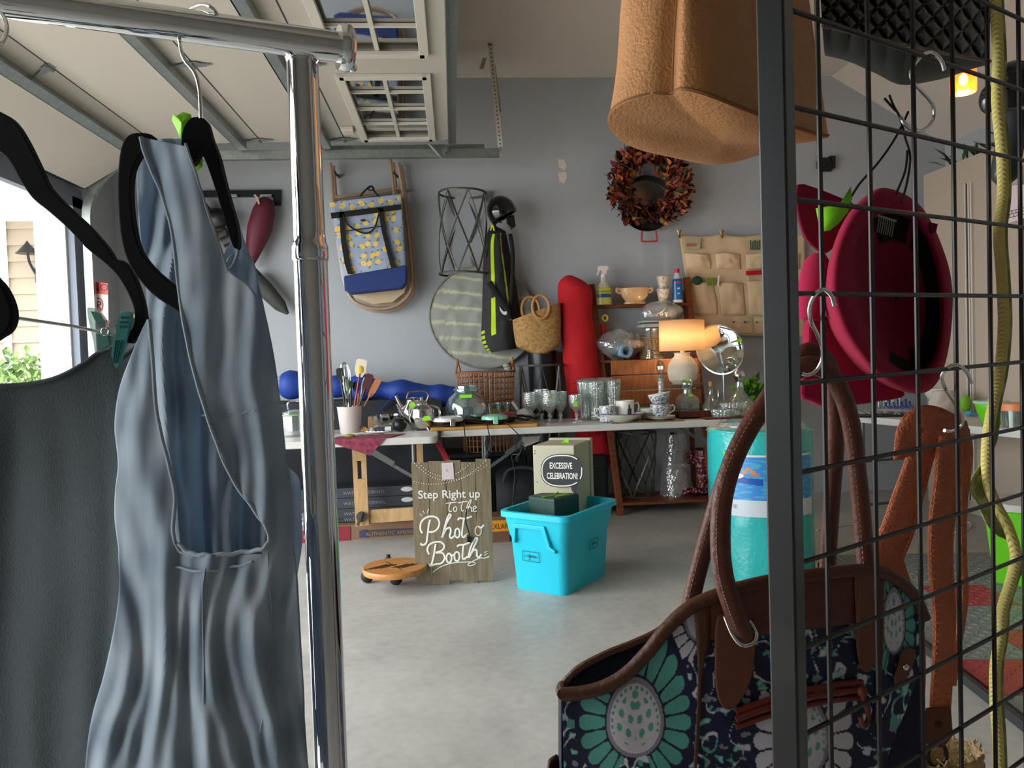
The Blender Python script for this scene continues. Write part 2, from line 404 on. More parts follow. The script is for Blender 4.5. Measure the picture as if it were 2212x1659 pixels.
def hinge(p, d, n, sz=1.):
    p = V(p); h = B(); y = V((0, 1, 0))
    o = [(-.10, .0), (-.05, .028), (0, .034), (.05, .03), (.10, .008), (.045, -.012), (.03, -.03), (-.03, -.03), (-.045, -.012)]
    h.prism([p+d*(a*sz)+y*(c_*sz)-n*.006 for a, c_ in o], -n*.005)
    h.tube([p-y*.035*sz-n*.014, p+y*.035*sz-n*.014], .009, 8)
    return h
for x, i in ((-1.265, 2), (-1.96, 3), (-.695, 1)):
    for y in (4.0, YD1-.08) if i else (YD1-.08,):
        a, c = dsec(i); d = (c-a).normalized(); n = V((0, 0, 1))
        hinge((x, y, dict((round(p[0], 3), p[1]) for p in sec)[round(x, 3)]), d, n).build('hinge', galv, door)
b = B()
for x in (-.695, -1.265, -1.96): zz = dict((round(p[0], 3), p[1]) for p in sec)[x]; b.bb((x-.004, YD0, zz-.0012), (x+.004, YD1, zz+.001))
b.build('section_joint', mat('dark_joint', '#3a3a38', .8), door, smooth=False)
q = P(752, 296, 4.8)
b = B(); b.bb((-.68, 5.05, ZD-.03), (-.60, 5.15, ZD)); b.build('door_plate', framem, door, smooth=False, bevel=.006)

# ---- the far track: curved up from the jamb, level under the door's edge, out to a hanger strap
trk = thing('door_track', 'galvanized garage door track curving up from the jamb and level along the back wall', 'door track', (XL+.1, 5.45, 0))
path = [V((XL+.09, 5.45, .02)), V((XL+.09, 5.45, 1.0)), V((XL+.09, 5.45, 2.05))]
cx, cz, rr = XL+.09+.42, 2.25, .42
path += [V((cx-rr*cos(a), 5.45, cz+rr*sin(a))) for a in [pi/2*k/10 for k in range(11)]]
xe = P(1078, 330, 5.45).x
path += [V((x, 5.45, 2.67)) for x in (-1.2, -.4, xe)]
b = B()
def sweep(b, prof, path):
    vs = []; m = len(prof)
    for i, p in enumerate(path):
        a = path[max(0, i-1)]; c = path[min(len(path)-1, i+1)]; t = (c-a).normalized(); n = V((0, 1, 0)).cross(t).normalized()
        for (u, v_) in prof: vs.append(p+V((0, u, 0))+n*v_)
    fs = [(i*m+k, i*m+(k+1) % m, (i+1)*m+(k+1) % m, (i+1)*m+k) for i in range(len(path)-1) for k in range(m)]
    b.add(vs, fs+[tuple(range(m)), tuple((len(path)-1)*m+k for k in range(m))])
sweep(b, [(-.025, -.028), (-.025, .028), (.01, .03), (.01, .024), (-.018, .022), (-.018, -.022), (.012, -.024), (.012, -.03)], path)
b.build('rail', galv, trk, smooth=False)
b = B(); b.bb((xe-1.3, 5.48, 2.702), (xe-.1, 5.495, 2.745)); b.bb((-1.9, 5.44, 2.702), (xe-.1, 5.49, 2.707)); b.build('angle_bar', galv, trk, smooth=False)
b = B()
for k in range(10): b.cyl((XL+.4+k*.035, 5.415, 2.50+.02*k), (XL+.4+k*.035, 5.41, 2.50+.02*k), .006, n=8)
b.bar((XL+.33, 5.42, 2.46), (XL+.66, 5.42, 2.61), .003, .05, up=(0, 1, 0)); b.build('track_bracket', galv, trk, smooth=False)
# roller arm at the end of the top section
b = B(); b.bar((-.13, 5.38, ZD-.02), (-.03, 5.42, ZD-.12), .025, .004); b.cyl((-.01, 5.34, ZD-.09), (-.01, 5.44, ZD-.09), .006, n=8); b.cyl((-.01, 5.42, ZD-.09), (-.01, 5.442, ZD-.09), .022, n=14)
b.bar((0.0, 5.39, ZD), (-.01, 5.39, ZD-.1), .03, .004); b.build('roller', galv, door, smooth=False)
# perforated hanger strap from the ceiling
hs = thing('perforated_hanger', 'white perforated steel strap from the ceiling to the end of the door track', 'hanger strap', (xe-.05, 5.43, 2.68))
b = B('#d9d2c6'); pa, pb = P(1081, 318, 5.43), P(1058, 82, 5.43)
b.bar(pa, pb, .004, .036, up=(1, 0, 0)); b.bar(pa+V((0, .02, 0)), pb+V((0, .02, 0)), .034, .004, up=(1, 0, 0))
b.color('#3a3733')
for k in range(26):
    q = pa.lerp(pb, .03+k/26.5); b.cyl(q+V((0, -.004, 0)), q+V((0, -.0052, 0)), .0052, n=8)
b.build('strap', VC(.5, .3), hs, smooth=False)
b = B('#8a857c'); b.bar(P(1081, 318, 5.43), P(1081, 326, 5.43), .03, .01); q = P(1058, 95, 5.43); pc = P(1040, 165, 5.95)
b.bar(pb+V((0, 0, -.02)), V((pc.x, 5.9, ZC-.005)), .03, .004); b.bar((pb.x, 5.43, ZC-.01), (pb.x, 5.43, pb.z-.05), .03, .004)
b.build('brace', VC(.5, .3), hs, smooth=False)
b = B('#a39a88'); b.bar(P(1066, 145, 5.5), P(1078, 243, 5.5), .035, .03); b.build('wood_cleat', VC(.8), hs, smooth=False)
# ---- No parking notice on the left wall
NY = 5.487; o = P(196, 655, NY); sgn = thing('no_parking_sign', 'small red and white no parking sign behind the door track', 'sign', (o.x, o.y, o.z-.17))
def nq(px, py): return P(192+(px-171)*.8, py, NY)
b = B(); b.color('#e9e6e2'); b.prism([nq(171, 606), nq(222, 612), nq(224, 712), nq(175, 705)], (0, .004, 0)); b.build('board', VC(.4), sgn, smooth=False)
b = B(); n_ = V((0, -.002, 0)); b.color('#d8402c')
b.add([nq(171, 606)+n_, nq(222, 612)+n_, nq(222, 637)+n_, nq(172, 632)+n_], [(0, 1, 2, 3)]); b.add([nq(175, 686)+n_, nq(224, 692)+n_, nq(224, 712)+n_, nq(175, 705)+n_], [(0, 1, 2, 3)])
b.tube([nq(196+13*cos(t), 659+15*sin(t))+n_ for t in [2*pi*k/20 for k in range(20)]], .004, 6, closed=True); b.tube([nq(187, 650)+n_*2, nq(205, 669)+n_*2], .003, 6)
b.color('#1c1c1c'); b.text('NO', nq(179, 629)+n_, (1, 0, 0), (0, 0, 1), .07, .002); b.text('P', nq(191, 667)+n_, (1, 0, 0), (0, 0, 1), .075, .001); b.text('TOW', nq(178, 704)+n_, (1, 0, 0), (0, 0, 1), .052, .002)
b.build('printing', VC(.4), sgn, smooth=False)
# ---- tall white storage cabinet on the right, its doors towards the room
XC = 3.62
cab = thing('storage_cabinet', 'tall cream storage cabinet with double doors along the right wall', 'cabinet', (XC+.3, 4.3, 0))
b = B(); b.bb((XC, 2.6, 0), (XR-.002, 5.58, 2.5)); b.build('body', mat('cabinet_cream', '#b5a796', .55), cab, smooth=False, bevel=.004)
for y0, y1 in ((5.10, 5.54), (4.56, 5.0), (4.0, 4.52), (3.4, 3.96)):
    b = B(); b.bb((XC-.02, y0, .1), (XC-.001, y1, 2.32)); dd = b.build('door', mat('cabinet_cream'), cab, smooth=False, bevel=.006)
b = B('#d8cfc2')
for y in (5.08, 5.045, 5.02): b.bb((XC-.026, y-.006, .1), (XC-.001, y+.006, 2.32))
b.color('#3b3833'); b.bb((XC-.022, 5.055, .1), (XC-.001, 5.07, 2.32)); b.build('door_strip', VC(.4), cab, smooth=False)
# trailing plant on the cabinet
q = PX(2110, 318, XC+.03)
tp = thing('trailing_plant', 'dark green trailing leaves lying along the top of the cream cabinet', 'plant', (q.x, q.y, 2.5))
b = B(); rnd = random.Random(3)
for k in range(46):
    y = 4.45+rnd.random()*1.0; p0 = V((XC+.06+rnd.random()*.15, y, 2.51+rnd.random()*.03)); a = V((-.2-.5*rnd.random(), rnd.choice((-1, 1))*rnd.random(), .25+.4*rnd.random())).normalized(); L = .10+.1*rnd.random()
    s_ = a.cross(V((0, 0, 1))).normalized(); b.color(rnd.choice(['#2f4a2a', '#3d5c33', '#55704a', '#25391f'])); m_ = p0+a*L*.5+V((0, 0, .015))
    b.add([p0, m_+s_*.014, p0+a*L, m_-s_*.014], [(0, 1, 2, 3)])
b.build('foliage', VC(.5), tp, smooth=False)
# paper notice on the cabinet front
def cq(px, py): return PX(px, py, XC-.024)
nt_ = thing('paper_notice', 'pinkish white paper notice with a brick line border on the cream cabinet', 'notice', cq(2190, 450))
b = B('#e3d2d6'); b.prism([cq(2176, 402), cq(2240, 396), cq(2240, 462), cq(2174, 484)], (-.002, 0, 0)); b.build('sheet', VC(.6), nt_, smooth=False)
b = B('#2a2524')
for t0, t1 in ((458, 442), (465, 449), (472, 456)): b.tube([cq(2175, t0)+V((-.004, 0, 0)), cq(2240, t1)+V((-.004, 0, 0))], .0018, 5)
for k in range(7):
    x = 2178+k*9; b.tube([cq(x, 458-(x-2175)*.25)+V((-.004, 0, 0)), cq(x, 465-(x-2175)*.25)+V((-.004, 0, 0))], .0015, 5)
    b.tube([cq(x+4, 465-(x-2171)*.25)+V((-.004, 0, 0)), cq(x+4, 472-(x-2171)*.25)+V((-.004, 0, 0))], .0015, 5)
b.build('printing', VC(.6), nt_)
# square red and grey ribbed floor tiles on the right
t0x = 1.95; tm = [mat('grey_tile', '#7b807c', .35), mat('red_tile', '#a03036', .35)]
first = {}
tl = .3048; qa, qb = PZ(2045, 1432), PZ(2212, 1562); e1 = (qb-qa).normalized(); e2 = V((-e1.y, e1.x, 0)); e2 = e2 if e2.x > 0 else -e2; rz = atan2(e1.y, e1.x)
reds = [PZ(2115, 1297), PZ(2206, 1392), PZ(2350, 1330), PZ(2320, 1500)]
for i in range(-5, 3):
    for j in range(0, 6):
        c = qa+e1*((i+.5)*tl)+e2*((j+.5)*tl+.02)
        if c.x > 3.4 or c.y > 4.25: continue
        red = any(abs((r_-c).dot(e1)) < tl/2 and abs((r_-c).dot(e2)) < tl/2 for r_ in reds)
        key = red
        if key not in first:
            b = B(); b.box((0, 0, .006), (tl-.004, tl-.004, .012))
            for u in range(8):
                for v_ in range(8):
                    cx_, cy_ = (u-3.5)*.036, (v_-3.5)*.036; a = pi/4 if (u+v_) % 2 else -pi/4
                    b.box((cx_, cy_, .0125), (.022, .005, .003), Matrix.Rotation(a, 3, 'Z'))
            ob = b.build('floor_tile', tm[red], smooth=False, origin=(0, 0, 0)); first[key] = ob
        else:
            ob = first[key].copy(); COL.objects.link(ob)
        ob.location = (c.x, c.y, .0005); ob.rotation_euler = (0, 0, rz)
        tag(ob, ('red' if red else 'grey')+' ribbed plastic square tile of the interlocking mat at the right', 'floor tile', ('red' if red else 'grey')+' floor tiles')
b = B(); qc = qb+e1*.8; b.bar(qa-e1*1.3-e2*.03+V((0, 0, .008)), qc-e2*.03+V((0, 0, .008)), .014, .05, up=(0, 0, 1)); tag(b.build('mat_edging', mat('black_edging', '#2b2c2e', .5), smooth=False), 'black edging strip along the near side of the red and grey floor mat', 'edging')
# white cable on the floor
b = B('#c9c5bd'); b.tube(crv([PZ(1765, 1145, .006), PZ(1850, 1132, .006), PZ(1960, 1127, .006), PZ(2080, 1126, .006), PZ(2096, 1138, .006), PZ(2075, 1150, .006), PZ(2050, 1146, .006)], 8), .005, 6)
tag(b.build('floor_cable', VC(.5)), 'thin white cable lying on the concrete floor under the right table', 'cable')
# ================================================================== THINGS ON THE BACK WALL
rnd = random.Random(11)
tanm = mat('tan_enamel', '#a98f78', .35, .1); tan2 = mat('tan_seat', '#c2ab8e', .4)
def fold_chair(label, Y, dx, dyp):
    def p(x, y): return P(x+dx, y+dyp, Y)
    t = thing('folding_chair', label, 'chair', P(800+dx, 670+dyp, Y)-V((0, 0, 0)), 'folding chairs hung on the wall')
    b = B()
    # long U-shaped frame: two legs up, round bow at the bottom
    pts = [p(716, 365), p(722, 470), p(735, 560), p(745, 615), p(765, 650), p(805, 666), p(850, 662), p(880, 640), p(890, 610), p(886, 540), p(874, 440), p(860, 352)]
    b.tube(crv(pts, 8), .013, 8); b.build('frame', tanm, t)
    b = B(); b.tube([p(714, 352), p(728, 520)], .012, 8); b.build('leg', tanm, t)
    b = B(); b.tube([p(843, 345), p(868, 560)], .012, 8); b.build('leg', tanm, t)
    b = B(); b.tube([p(720, 426), p(864, 406)], .009, 8); b.build('cross_bar', tanm, t)
    b = B(); o = [p(x, y) for x, y in ((740, 560), (748, 612), (768, 644), (806, 657), (848, 653), (874, 632), (882, 606), (878, 545))]
    b.prism(o, (0, .012, 0)); b.build('seat', tan2, t, smooth=False, bevel=.004)
    b = B(); b.tube([p(724, 372)+V((0, 0, 0)), V((p(724, 372).x, 6.098, p(724, 372).z))], .008, 8); b.build('wall_peg', blackp, t); b = B(); b.tube([p(850, 372), V((p(850, 372).x, 6.098, p(850, 372).z))], .008, 8); b.build('wall_peg', blackp, t)
    return t
fold_chair('tan metal folding chair hanging on the wall, behind the lemon print cooler bag', 6.02, 6, 6)
fold_chair('tan metal folding chair hanging on the wall, front one right behind the lemon print bag', 5.95, 0, 0)
# wall hook the chairs hang from
# lemon print cooler bag: grid painted in metres
def lemon(u, v):                            # u, v metres
    gx, gy = .075, .08; best = None
    for i in range(-1, 2):
        for j in range(-1, 2):
            ci, cj = math.floor(u/gx)+i, math.floor(v/gy)+j
            h = (ci*73856093 ^ cj*19349663) & 1023; cx_, cy_ = (ci+.5+.28*((h % 31)/31-.5)*2)*gx, (cj+.5+.28*((h % 17)/17-.5)*2)*gy
            a = h*.7; du, dv = u-cx_, v-cy_; x, y = du*cos(a)+dv*sin(a), -du*sin(a)+dv*cos(a)
            if (x/.024)**2+(y/.018)**2 < 1: return '#d99a3a' if (x/.009)**2+(y/.006)**2 < 1 and h % 3 == 0 else '#e8c25c'
            if ((x-.028)/.014)**2+((y+.011)/.006)**2 < 1 or ((x+.022)/.012)**2+((y-.019)/.006)**2 < 1: best = '#5e7a52'
    return best or '#98a4ba'
YL = 5.82
def lb(u, v, d=0):                          # bag face corners: tl, tr, br, bl
    tl, tr, br, bl = P(712, 438, YL), P(866, 420, YL), P(878, 600, YL), P(744, 620, YL)
    q = tl.lerp(tr, u).lerp(bl.lerp(br, u), v)
    return q+V((0, -.035*sin(pi*u)**.5*min(1, .4+v)-d+.01*noise.noise(V((u*5, v*6, 2))), 0))
bag = thing('cooler_bag', 'blue cooler bag with lemon print and black straps hanging in front of the folding chairs', 'bag', P(800, 620, YL))
b = B(); b.grid(lambda u, v: lb(u, v), 90, 100, colf=lambda u, v: lemon(u*.55, v*.66))
bk = [lb(0, 0)+V((0, .09, 0)), lb(1, 0)+V((0, .09, 0)), lb(1, 1)+V((0, .09, 0)), lb(0, 1)+V((0, .09, 0))]
for (u0, v0, u1, v1, i, j) in ((0, 0, 0, 1, 0, 3), (1, 0, 1, 1, 1, 2), (0, 0, 1, 0, 0, 1)):
    def fs(s_, t, a=(u0, v0), c=(u1, v1), i=i, j=j): f0 = lb(a[0]+(c[0]-a[0])*t, a[1]+(c[1]-a[1])*t); g = bk[i].lerp(bk[j], t); return f0.lerp(g, s_)
    b.grid(fs, 10, 60, colf=lambda u, v: lemon(u*.1+.3, v*.6))
b.build('body', VC(.7), bag)
navy = mat('navy_fabric', '#22366e', .8, bump=.3, bscale=60)
b = B(); o = [P(742, 596, YL-.045), P(878, 572, YL-.045), P(878, 610, YL-.045), P(868, 622, YL-.045), P(758, 634, YL-.045), P(744, 628, YL-.045)]
b.prism(o, (0, .13, 0)); b.build('base', navy, bag, smooth=False, bevel=.012)
blkf = mat('black_webbing', '#101311', .85)
def strap(b, pts, wd, d=.008, th=.004, n=8): b.tube([p+V((0, -d, 0)) for p in crv(pts, n)], (wd/2, th/2), 8, flat=(0, -1, 0))
def L2(px, py): return P(px, py, YL-.05)
b = B(); b.prism([L2(714, 460), L2(866, 441), L2(867, 452), L2(716, 472)], (0, .012, 0)); b.build('top_band', blkf, bag, smooth=False)
for pts in ([(738, 458), (742, 520), (750, 570), (757, 592)], [(822, 450), (830, 500), (842, 548), (850, 578)]):
    b = B(); q = [L2(*p) for p in pts]; w_ = V((.019, 0, 0)); b.prism([x-w_ for x in q]+[x+w_ for x in reversed(q)], (0, .012, 0)); b.build('strap', blkf, bag, smooth=False)
b = B(); b.tube(crv([L2(740, 462), L2(752, 485), L2(775, 500), L2(795, 503), L2(810, 490), L2(820, 455)], 8), .006, 8); b.build('handle', blkf, bag)
b = B(); b.tube(crv([L2(778, 424), L2(790, 410), L2(802, 402), L2(808, 412), L2(818, 424)], 8), .007, 8); b.tube(crv([L2(795, 410), L2(803, 402), L2(808, 410)], 6, closed=True), .005, 6); b.build('carry_loop', blkf, bag)
b = B(); b.tube([L2(746, 499), L2(824, 489)], .004, 6); b.build('pocket_zip', blkf, bag)
b = B(); b.ball(L2(784, 476), .02, 14, (1, .3, .5)); b.build('badge', mat('dark_badge', '#2b2c28', .4), bag)
b = B()
for x in (765, 866): b.lathe(P(x, 628 if x < 800 else 616, YL-.02), [(.002, -.012), (.022, -.01), (.022, .01), (.002, .012)], 14, axis=(1, 0, 0))
b.build('wheel', blackp, bag)
# black hook rail with things hanging from it
hr = thing('hook_rail', 'black hook rail with silver clamps screwed to the wall behind the denim dress', 'rail', P(500, 440, 6.08))
b = B(); b.prism([P(395, 412, YB-.03), P(606, 410, YB-.03), P(606, 443, YB-.03), P(590, 443, YB-.03), P(590, 425, YB-.03), P(395, 425, YB-.03)], (0, .028, 0)); b.build('bar', blackp, hr, smooth=False)
b = B()
for x in (427, 500, 575): b.box(P(x, 423, YB-.05), (.09, .03, .025))
b.build('clamp', galv, hr, smooth=False, bevel=.004)
um = thing('umbrella', 'folded maroon umbrella hanging upside down from the hook rail', 'umbrella', P(560, 565, 5.9))
b = B(); a_, c_ = P(578, 428, 5.98), P(540, 572, 5.98)
b.tube([a_.lerp(c_, t) for t in (0, .04, .2, .45, .7, .9, 1)], [.035, .06, .085, .09, .07, .04, .03], 14); 
b.v = [p+V((.008, .006, .004))*noise.noise(p*14)*1.6 for p in b.v]; b.build('canopy', mat('maroon_nylon', '#5e1e2e', .6), um)
b = B('#c9a79a'); b.tube(crv([P(550, 421, 5.90), P(556, 428, 5.89), P(560, 441, 5.90)], 5), .008, 6); b.build('wrist_strap', VC(.7), um)
b = B(); a_, c_ = P(428, 440, 5.95), P(470, 560, 5.95)
b.tube([a_, a_.lerp(c_, .15), a_.lerp(c_, .6), c_], [.03, .08, .07, .03], 12)
tg = thing('tool_pouch', 'mustard yellow pouch with black straps hanging on the rail, half hidden by the dress', 'pouch', c_)
b.build('body', mat('mustard_fabric', '#c98a22', .7), tg); b = B()
for k in range(6): p = P(440+k*9, 462+k*14, 5.86); b.tube([p, p+V((.07, 0, .03)), p+V((.09, .0, -.02))], .012, 6)
b.ball(P(468, 472, 5.87), .1, 14, (1.0, .5, .8)); b.tube([P(432, 424, 6.03), P(450, 450, 5.9), P(468, 472, 5.87)], .014, 6); b.build('straps', blackp, tg)
b = B(); a_, c_ = P(540, 590, 5.97), P(622, 678, 5.97)
du = thing('umbrella', 'rolled dark grey umbrella end sticking out behind the denim dress', 'umbrella', c_)
b.tube([a_, a_.lerp(c_, .4), a_.lerp(c_, .8), c_], [.06, .065, .05, .012], 12); b.build('canopy', mat('dark_grey_nylon', '#3d403c', .7), du)
# wire lantern cylinder with crossed strips
wirem = mat('aged_iron', '#5d5c56', .5, .6, nscale=60, namt=.4)
def latt(name, label, c, r, h, hang=None, nx=8, tilt=None, r2=None, one=False):
    t = thing(name, label, 'basket', (c.x, c.y, c.z)); r2 = r2 or r
    b = B()
    for z, q in ((0, r), (h, r2)): b.tube([c+V((q*cos(a), q*sin(a), z)) for a in [2*pi*k/36 for k in range(36)]], (.006, .009), 6, closed=True)
    b.build('hoop', wirem, t); b = B()
    for k in range(nx):
        for s_ in (1, -1):
            a0, a1 = 2*pi*k/nx, 2*pi*(k/nx)+s_*2*pi/nx*1.5
            b.tube([c+V(((r+(r2-r)*u)*cos(a0+(a1-a0)*u), (r+(r2-r)*u)*sin(a0+(a1-a0)*u), h*u)) for u in [i/8 for i in range(9)]], (.0035, .008), 6)
    b.build('lattice', wirem, t); return t
c = P(1000, 592, 5.93); s = 5.93/F
wl = latt('wire_basket', 'tall iron lattice cylinder basket hanging high on the wall left of the black sports bag', c, 50*s*1.02, 172*s, nx=7)
wl.rotation_euler = (0, .03, 0)
b = B(); q = P(1054, 425, YB-.02); b.box(q, (.045, .035, .08)); tag(b.build('wall_bracket', galv, bevel=.004, smooth=False), 'small metal bracket plate on the wall above the sports bag', 'bracket')
# round pop-up mesh hamper lying flat against the wall
c = P(1042, 686, 6.02); rr_ = 110*6.02/F
ph = thing('folded_mesh_screen', 'large round folded pale mesh pop-up screen hanging behind the black sports bag', 'folded screen', (c.x, c.y, c.z-rr_))
b = B()
def fm(u, v):
    a = 2*pi*u; r = rr_*v*(1+.04*cos(2*a+.6)); return c+V((r*cos(a), .012*noise.noise(V((cos(a)*v*5, sin(a)*v*5, 0)))-.01*(1-v), r*sin(a)*1.02))
def fmc(u, v):
    z = sin(2*pi*u)*v+.10*cos(2*pi*u)*v; return '#c3c2a4' if abs(((z*3.4) % 1)-.5) < .09 else '#9a9d94'
b.grid(fm, 90, 34, cu=True, colf=fmc); b.build('mesh', VC(.85), ph, solid=.004)
b = B(); b.tube([c+V((rr_*(1+.04*cos(2*a+.6))*cos(a), -.004, rr_*(1+.04*cos(2*a+.6))*sin(a)*1.02)) for a in [2*pi*k/60 for k in range(60)]], .008, 6, closed=True); b.build('rim', mat('rim_tape', '#8f9085', .8), ph)
# black batting helmet
hc = P(1084, 458, 5.84)
hm = thing('batting_helmet', 'glossy black batting helmet hanging above the black sports bag', 'helmet', hc+V((0, 0, -.13)))
b = B(); R_ = .125
b.grid(lambda u, v: hc+V((sin(pi*v*.62)*cos(2*pi*u)*R_*.88, sin(pi*v*.62)*sin(2*pi*u)*R_*.9, cos(pi*v*.62)*R_+.0)), 32, 16, cu=True); gloss = mat('gloss_black', '#0c0d0e', .12, coat=.5)
b.v = [hc+(Matrix.Rotation(-.5, 3, 'Y') @ (p-hc)) for p in b.v]; b.build('shell', gloss, hm, solid=.006)
b = B(); b.prism([hc+V((.03, -.06, -.05)), hc+V((.09, -.06, -.03)), hc+V((.10, -.06, -.12)), hc+V((.06, -.06, -.145)), hc+V((.03, -.06, -.11))], (0, .02, 0)); b.build('ear_flap', gloss, hm, smooth=False, bevel=.008)
b = B(); b.prism([hc+V((-.12, -.02, .0)), hc+V((-.04, -.09, -.06)), hc+V((0, -.07, -.10)), hc+V((-.05, -.03, -.08))], (0, .06, .01)); b.build('visor', gloss, hm, smooth=False, bevel=.006)
# black sports bag
def sb(px, py, d=0): return P(px, py, 5.86-d)
sp = thing('sports_bag', 'long black sports bag with neon yellow stripes hanging on the wall under the helmet', 'bag', sb(1085, 762))
Lc = crv([(1064, 484, 0), (1048, 520, 0), (1044, 600, 0), (1042, 680, 0), (1041, 735, 0), (1056, 762, 0)], 8); Rc = crv([(1092, 500, 0), (1098, 530, 0), (1110, 590, 0), (1118, 640, 0), (1124, 700, 0), (1118, 752, 0)], 8)
def sbag(u, v):
    a, c_ = samp(Lc, v), samp(Rc, v); x, y = a.x+(c_.x-a.x)*u, a.y+(c_.y-a.y)*u
    return P(x, y, 5.95-.11*sin(pi*u)**.6-.012*noise.noise(V((u*4, v*9, 5))))
def sbc(u, v):
    if .26 < u < .38 and (.12 < v < .47 or .53 < v < .80): return '#b6d81c'
    if .62+.14*v < u < .66+.15*v and .08 < v < .74: return '#a8b02c'
    if v > .72 and u < .1 and int(v*60) % 3: return '#a8c41c'
    return '#1c1b1d' if not (u < .3 or v > .7) else '#2a282b'
b = B(); b.grid(sbag, 60, 160, colf=sbc); b.build('body', VC(.8), sp, solid=.006)
b = B(); b.tube([V((p.x, p.y-.03, p.z)) for p in crv([sb(1056, 610), sb(1075, 640), sb(1094, 668), sb(1100, 690)], 8)], (.022, .006), 8, flat=(0, -1, 0)); b.tube(crv([sb(1102, 505), sb(1108, 555), sb(1104, 640), sb(1100, 668)], 8), (.016, .006), 8, flat=(0, -1, 0))
b.tube(crv([sb(1058, 495, .03), sb(1070, 480, .04), sb(1066, 498, .04), sb(1056, 505, .03)], 8), .008, 6); b.build('shoulder_strap', blkf, sp)
b = B('#c9cc2a'); b.tube(crv([sb(1060, 498, .05), sb(1064, 486, .06), sb(1068, 499, .06)], 6), .006, 6); b.build('pull_loop', VC(.7), sp)
b = B('#d8d4d2')
cpts = [(1079, 662), (1080, 670), (1085, 678), (1092, 681), (1098, 674), (1097, 668), (1094, 672), (1088, 673), (1083, 668)]
b.prism([sb(x, y, .035) for x, y in cpts], (0, .004, 0)); b.build('logo', VC(.6), sp, smooth=False)
# seagrass handbag with round handles
def seag(name, label, poly, Yf, depth, handles):
    pass
strawm = mat('seagrass', '#a9804c', .75, nscale=45, namt=.35, bump=1., bscale=90)
sg = thing('straw_handbag', 'woven seagrass handbag with round handles hanging left of the red sack', 'handbag', P(1160, 762, 5.8))
def sgb(u, v):                              # side loop
    a = 2*pi*u; x0, x1 = 1110+10*v**2+(28 if v > .8 else 0)*(v-.8)*5, 1212-5*v**2-(30 if v > .85 else 0)*(v-.85)*5
    ctr = P((x0+x1)/2, 715, 5.78).x; hw_ = (x1-x0)/2*5.78/F; z = P(1160, 672+90*v, 5.78).z
    dd = .10*(1-.25*v); ca = cos(a); ca = math.copysign(abs(ca)**.8, ca)
    z += .06*ca*(1-v)
    w_ = 1+.02*sin(v*75)*(1 if int(u*44) % 2 else -1)
    return V((ctr+hw_*ca*w_, 5.8+dd*sin(a)*w_, z))
b = B(); b.grid(sgb, 88, 60, cu=True); b.grid(lambda u, v: V((sgb(u, 1).x*(1-v)+P(1160, 0, 5.78).x*v, sgb(u, 1).y*(1-v)+5.8*v, sgb(u, 1).z-.01*v)), 40, 3, cu=True)
b.build('body', strawm, sg, solid=.008)
for cx_, cy_, dy_, r_ in ((1168, 663, -.1, 24), (1146, 668, .08, 26)):
    q = P(cx_, cy_, 5.8+dy_); b = B(); r_ = r_*5.78/F; b.tube([q+V((r_*cos(a)*.75, .01*sin(a), r_*1.05*sin(a))) for a in [2*pi*k/28 for k in range(28)]], .011, 8, closed=True); b.build('handle', mat('rattan', '#b07f4c', .6), sg)
# tall red chair sack
redm = mat('red_canvas', '#b3101c', .85, bump=.35, bscale=14)
rs = thing('red_sack', 'tall bright red canvas sack leaning on the wall beside the ladder shelf', 'sack', PZ(1285, 1100, 0)+V((0, 0, 0)))
Lr = crv([(1212, 600, 0), (1204, 625, 0), (1210, 680, 0), (1212, 740, 0), (1219, 800, 0), (1230, 880, 0), (1245, 945, 0), (1252, 950, 0)], 8)
Rr = crv([(1245, 600, 0), (1278, 640, 0), (1280, 680, 0), (1288, 740, 0), (1298, 800, 0), (1306, 880, 0), (1315, 945, 0), (1322, 950, 0)], 8)
def rsack(u, v):
    a = 2*pi*u; p, q = samp(Lr, v), samp(Rr, v); cx_ = (p.x+q.x)/2; hw_ = (q.x-p.x)/2; y = p.y
    if v < .10: hw_ *= sqrt(max(.0002, 1-(1-v/.10)**2)); y -= 6*(1-v/.10)
    k = 1+.07*noise.noise(V((cos(a)*1.6, sin(a)*1.6, v*11)))
    c0 = P(cx_, y, 5.86); return c0+V((cos(a)*hw_*k*5.86/F, sin(a)*hw_*.8*k*5.86/F, 0))
b = B(); b.grid(rsack, 40, 90, cu=True)
b.build('cloth', redm, rs)
b = B()
for v in (.62, .80): b.tube([rsack(k/40, v)+V((0, 0, .006*sin(k))) for k in range(40)], .0035, 5, closed=True)
b.build('seam', mat('dark_red', '#8a0c14', .9), rs)
rb = V(P(1290, 1000, 5.8)); b = B(); q0, q1 = P(1283, 945, 5.86), V((P(1300, 1000, 5.8).x, 5.8, .30))
b.tube([q0, q0.lerp(q1, .5), q1, V((q1.x, 5.8, .004))], [.13, .12, .05, .03], 14); b.build('lower_sack', redm, rs)
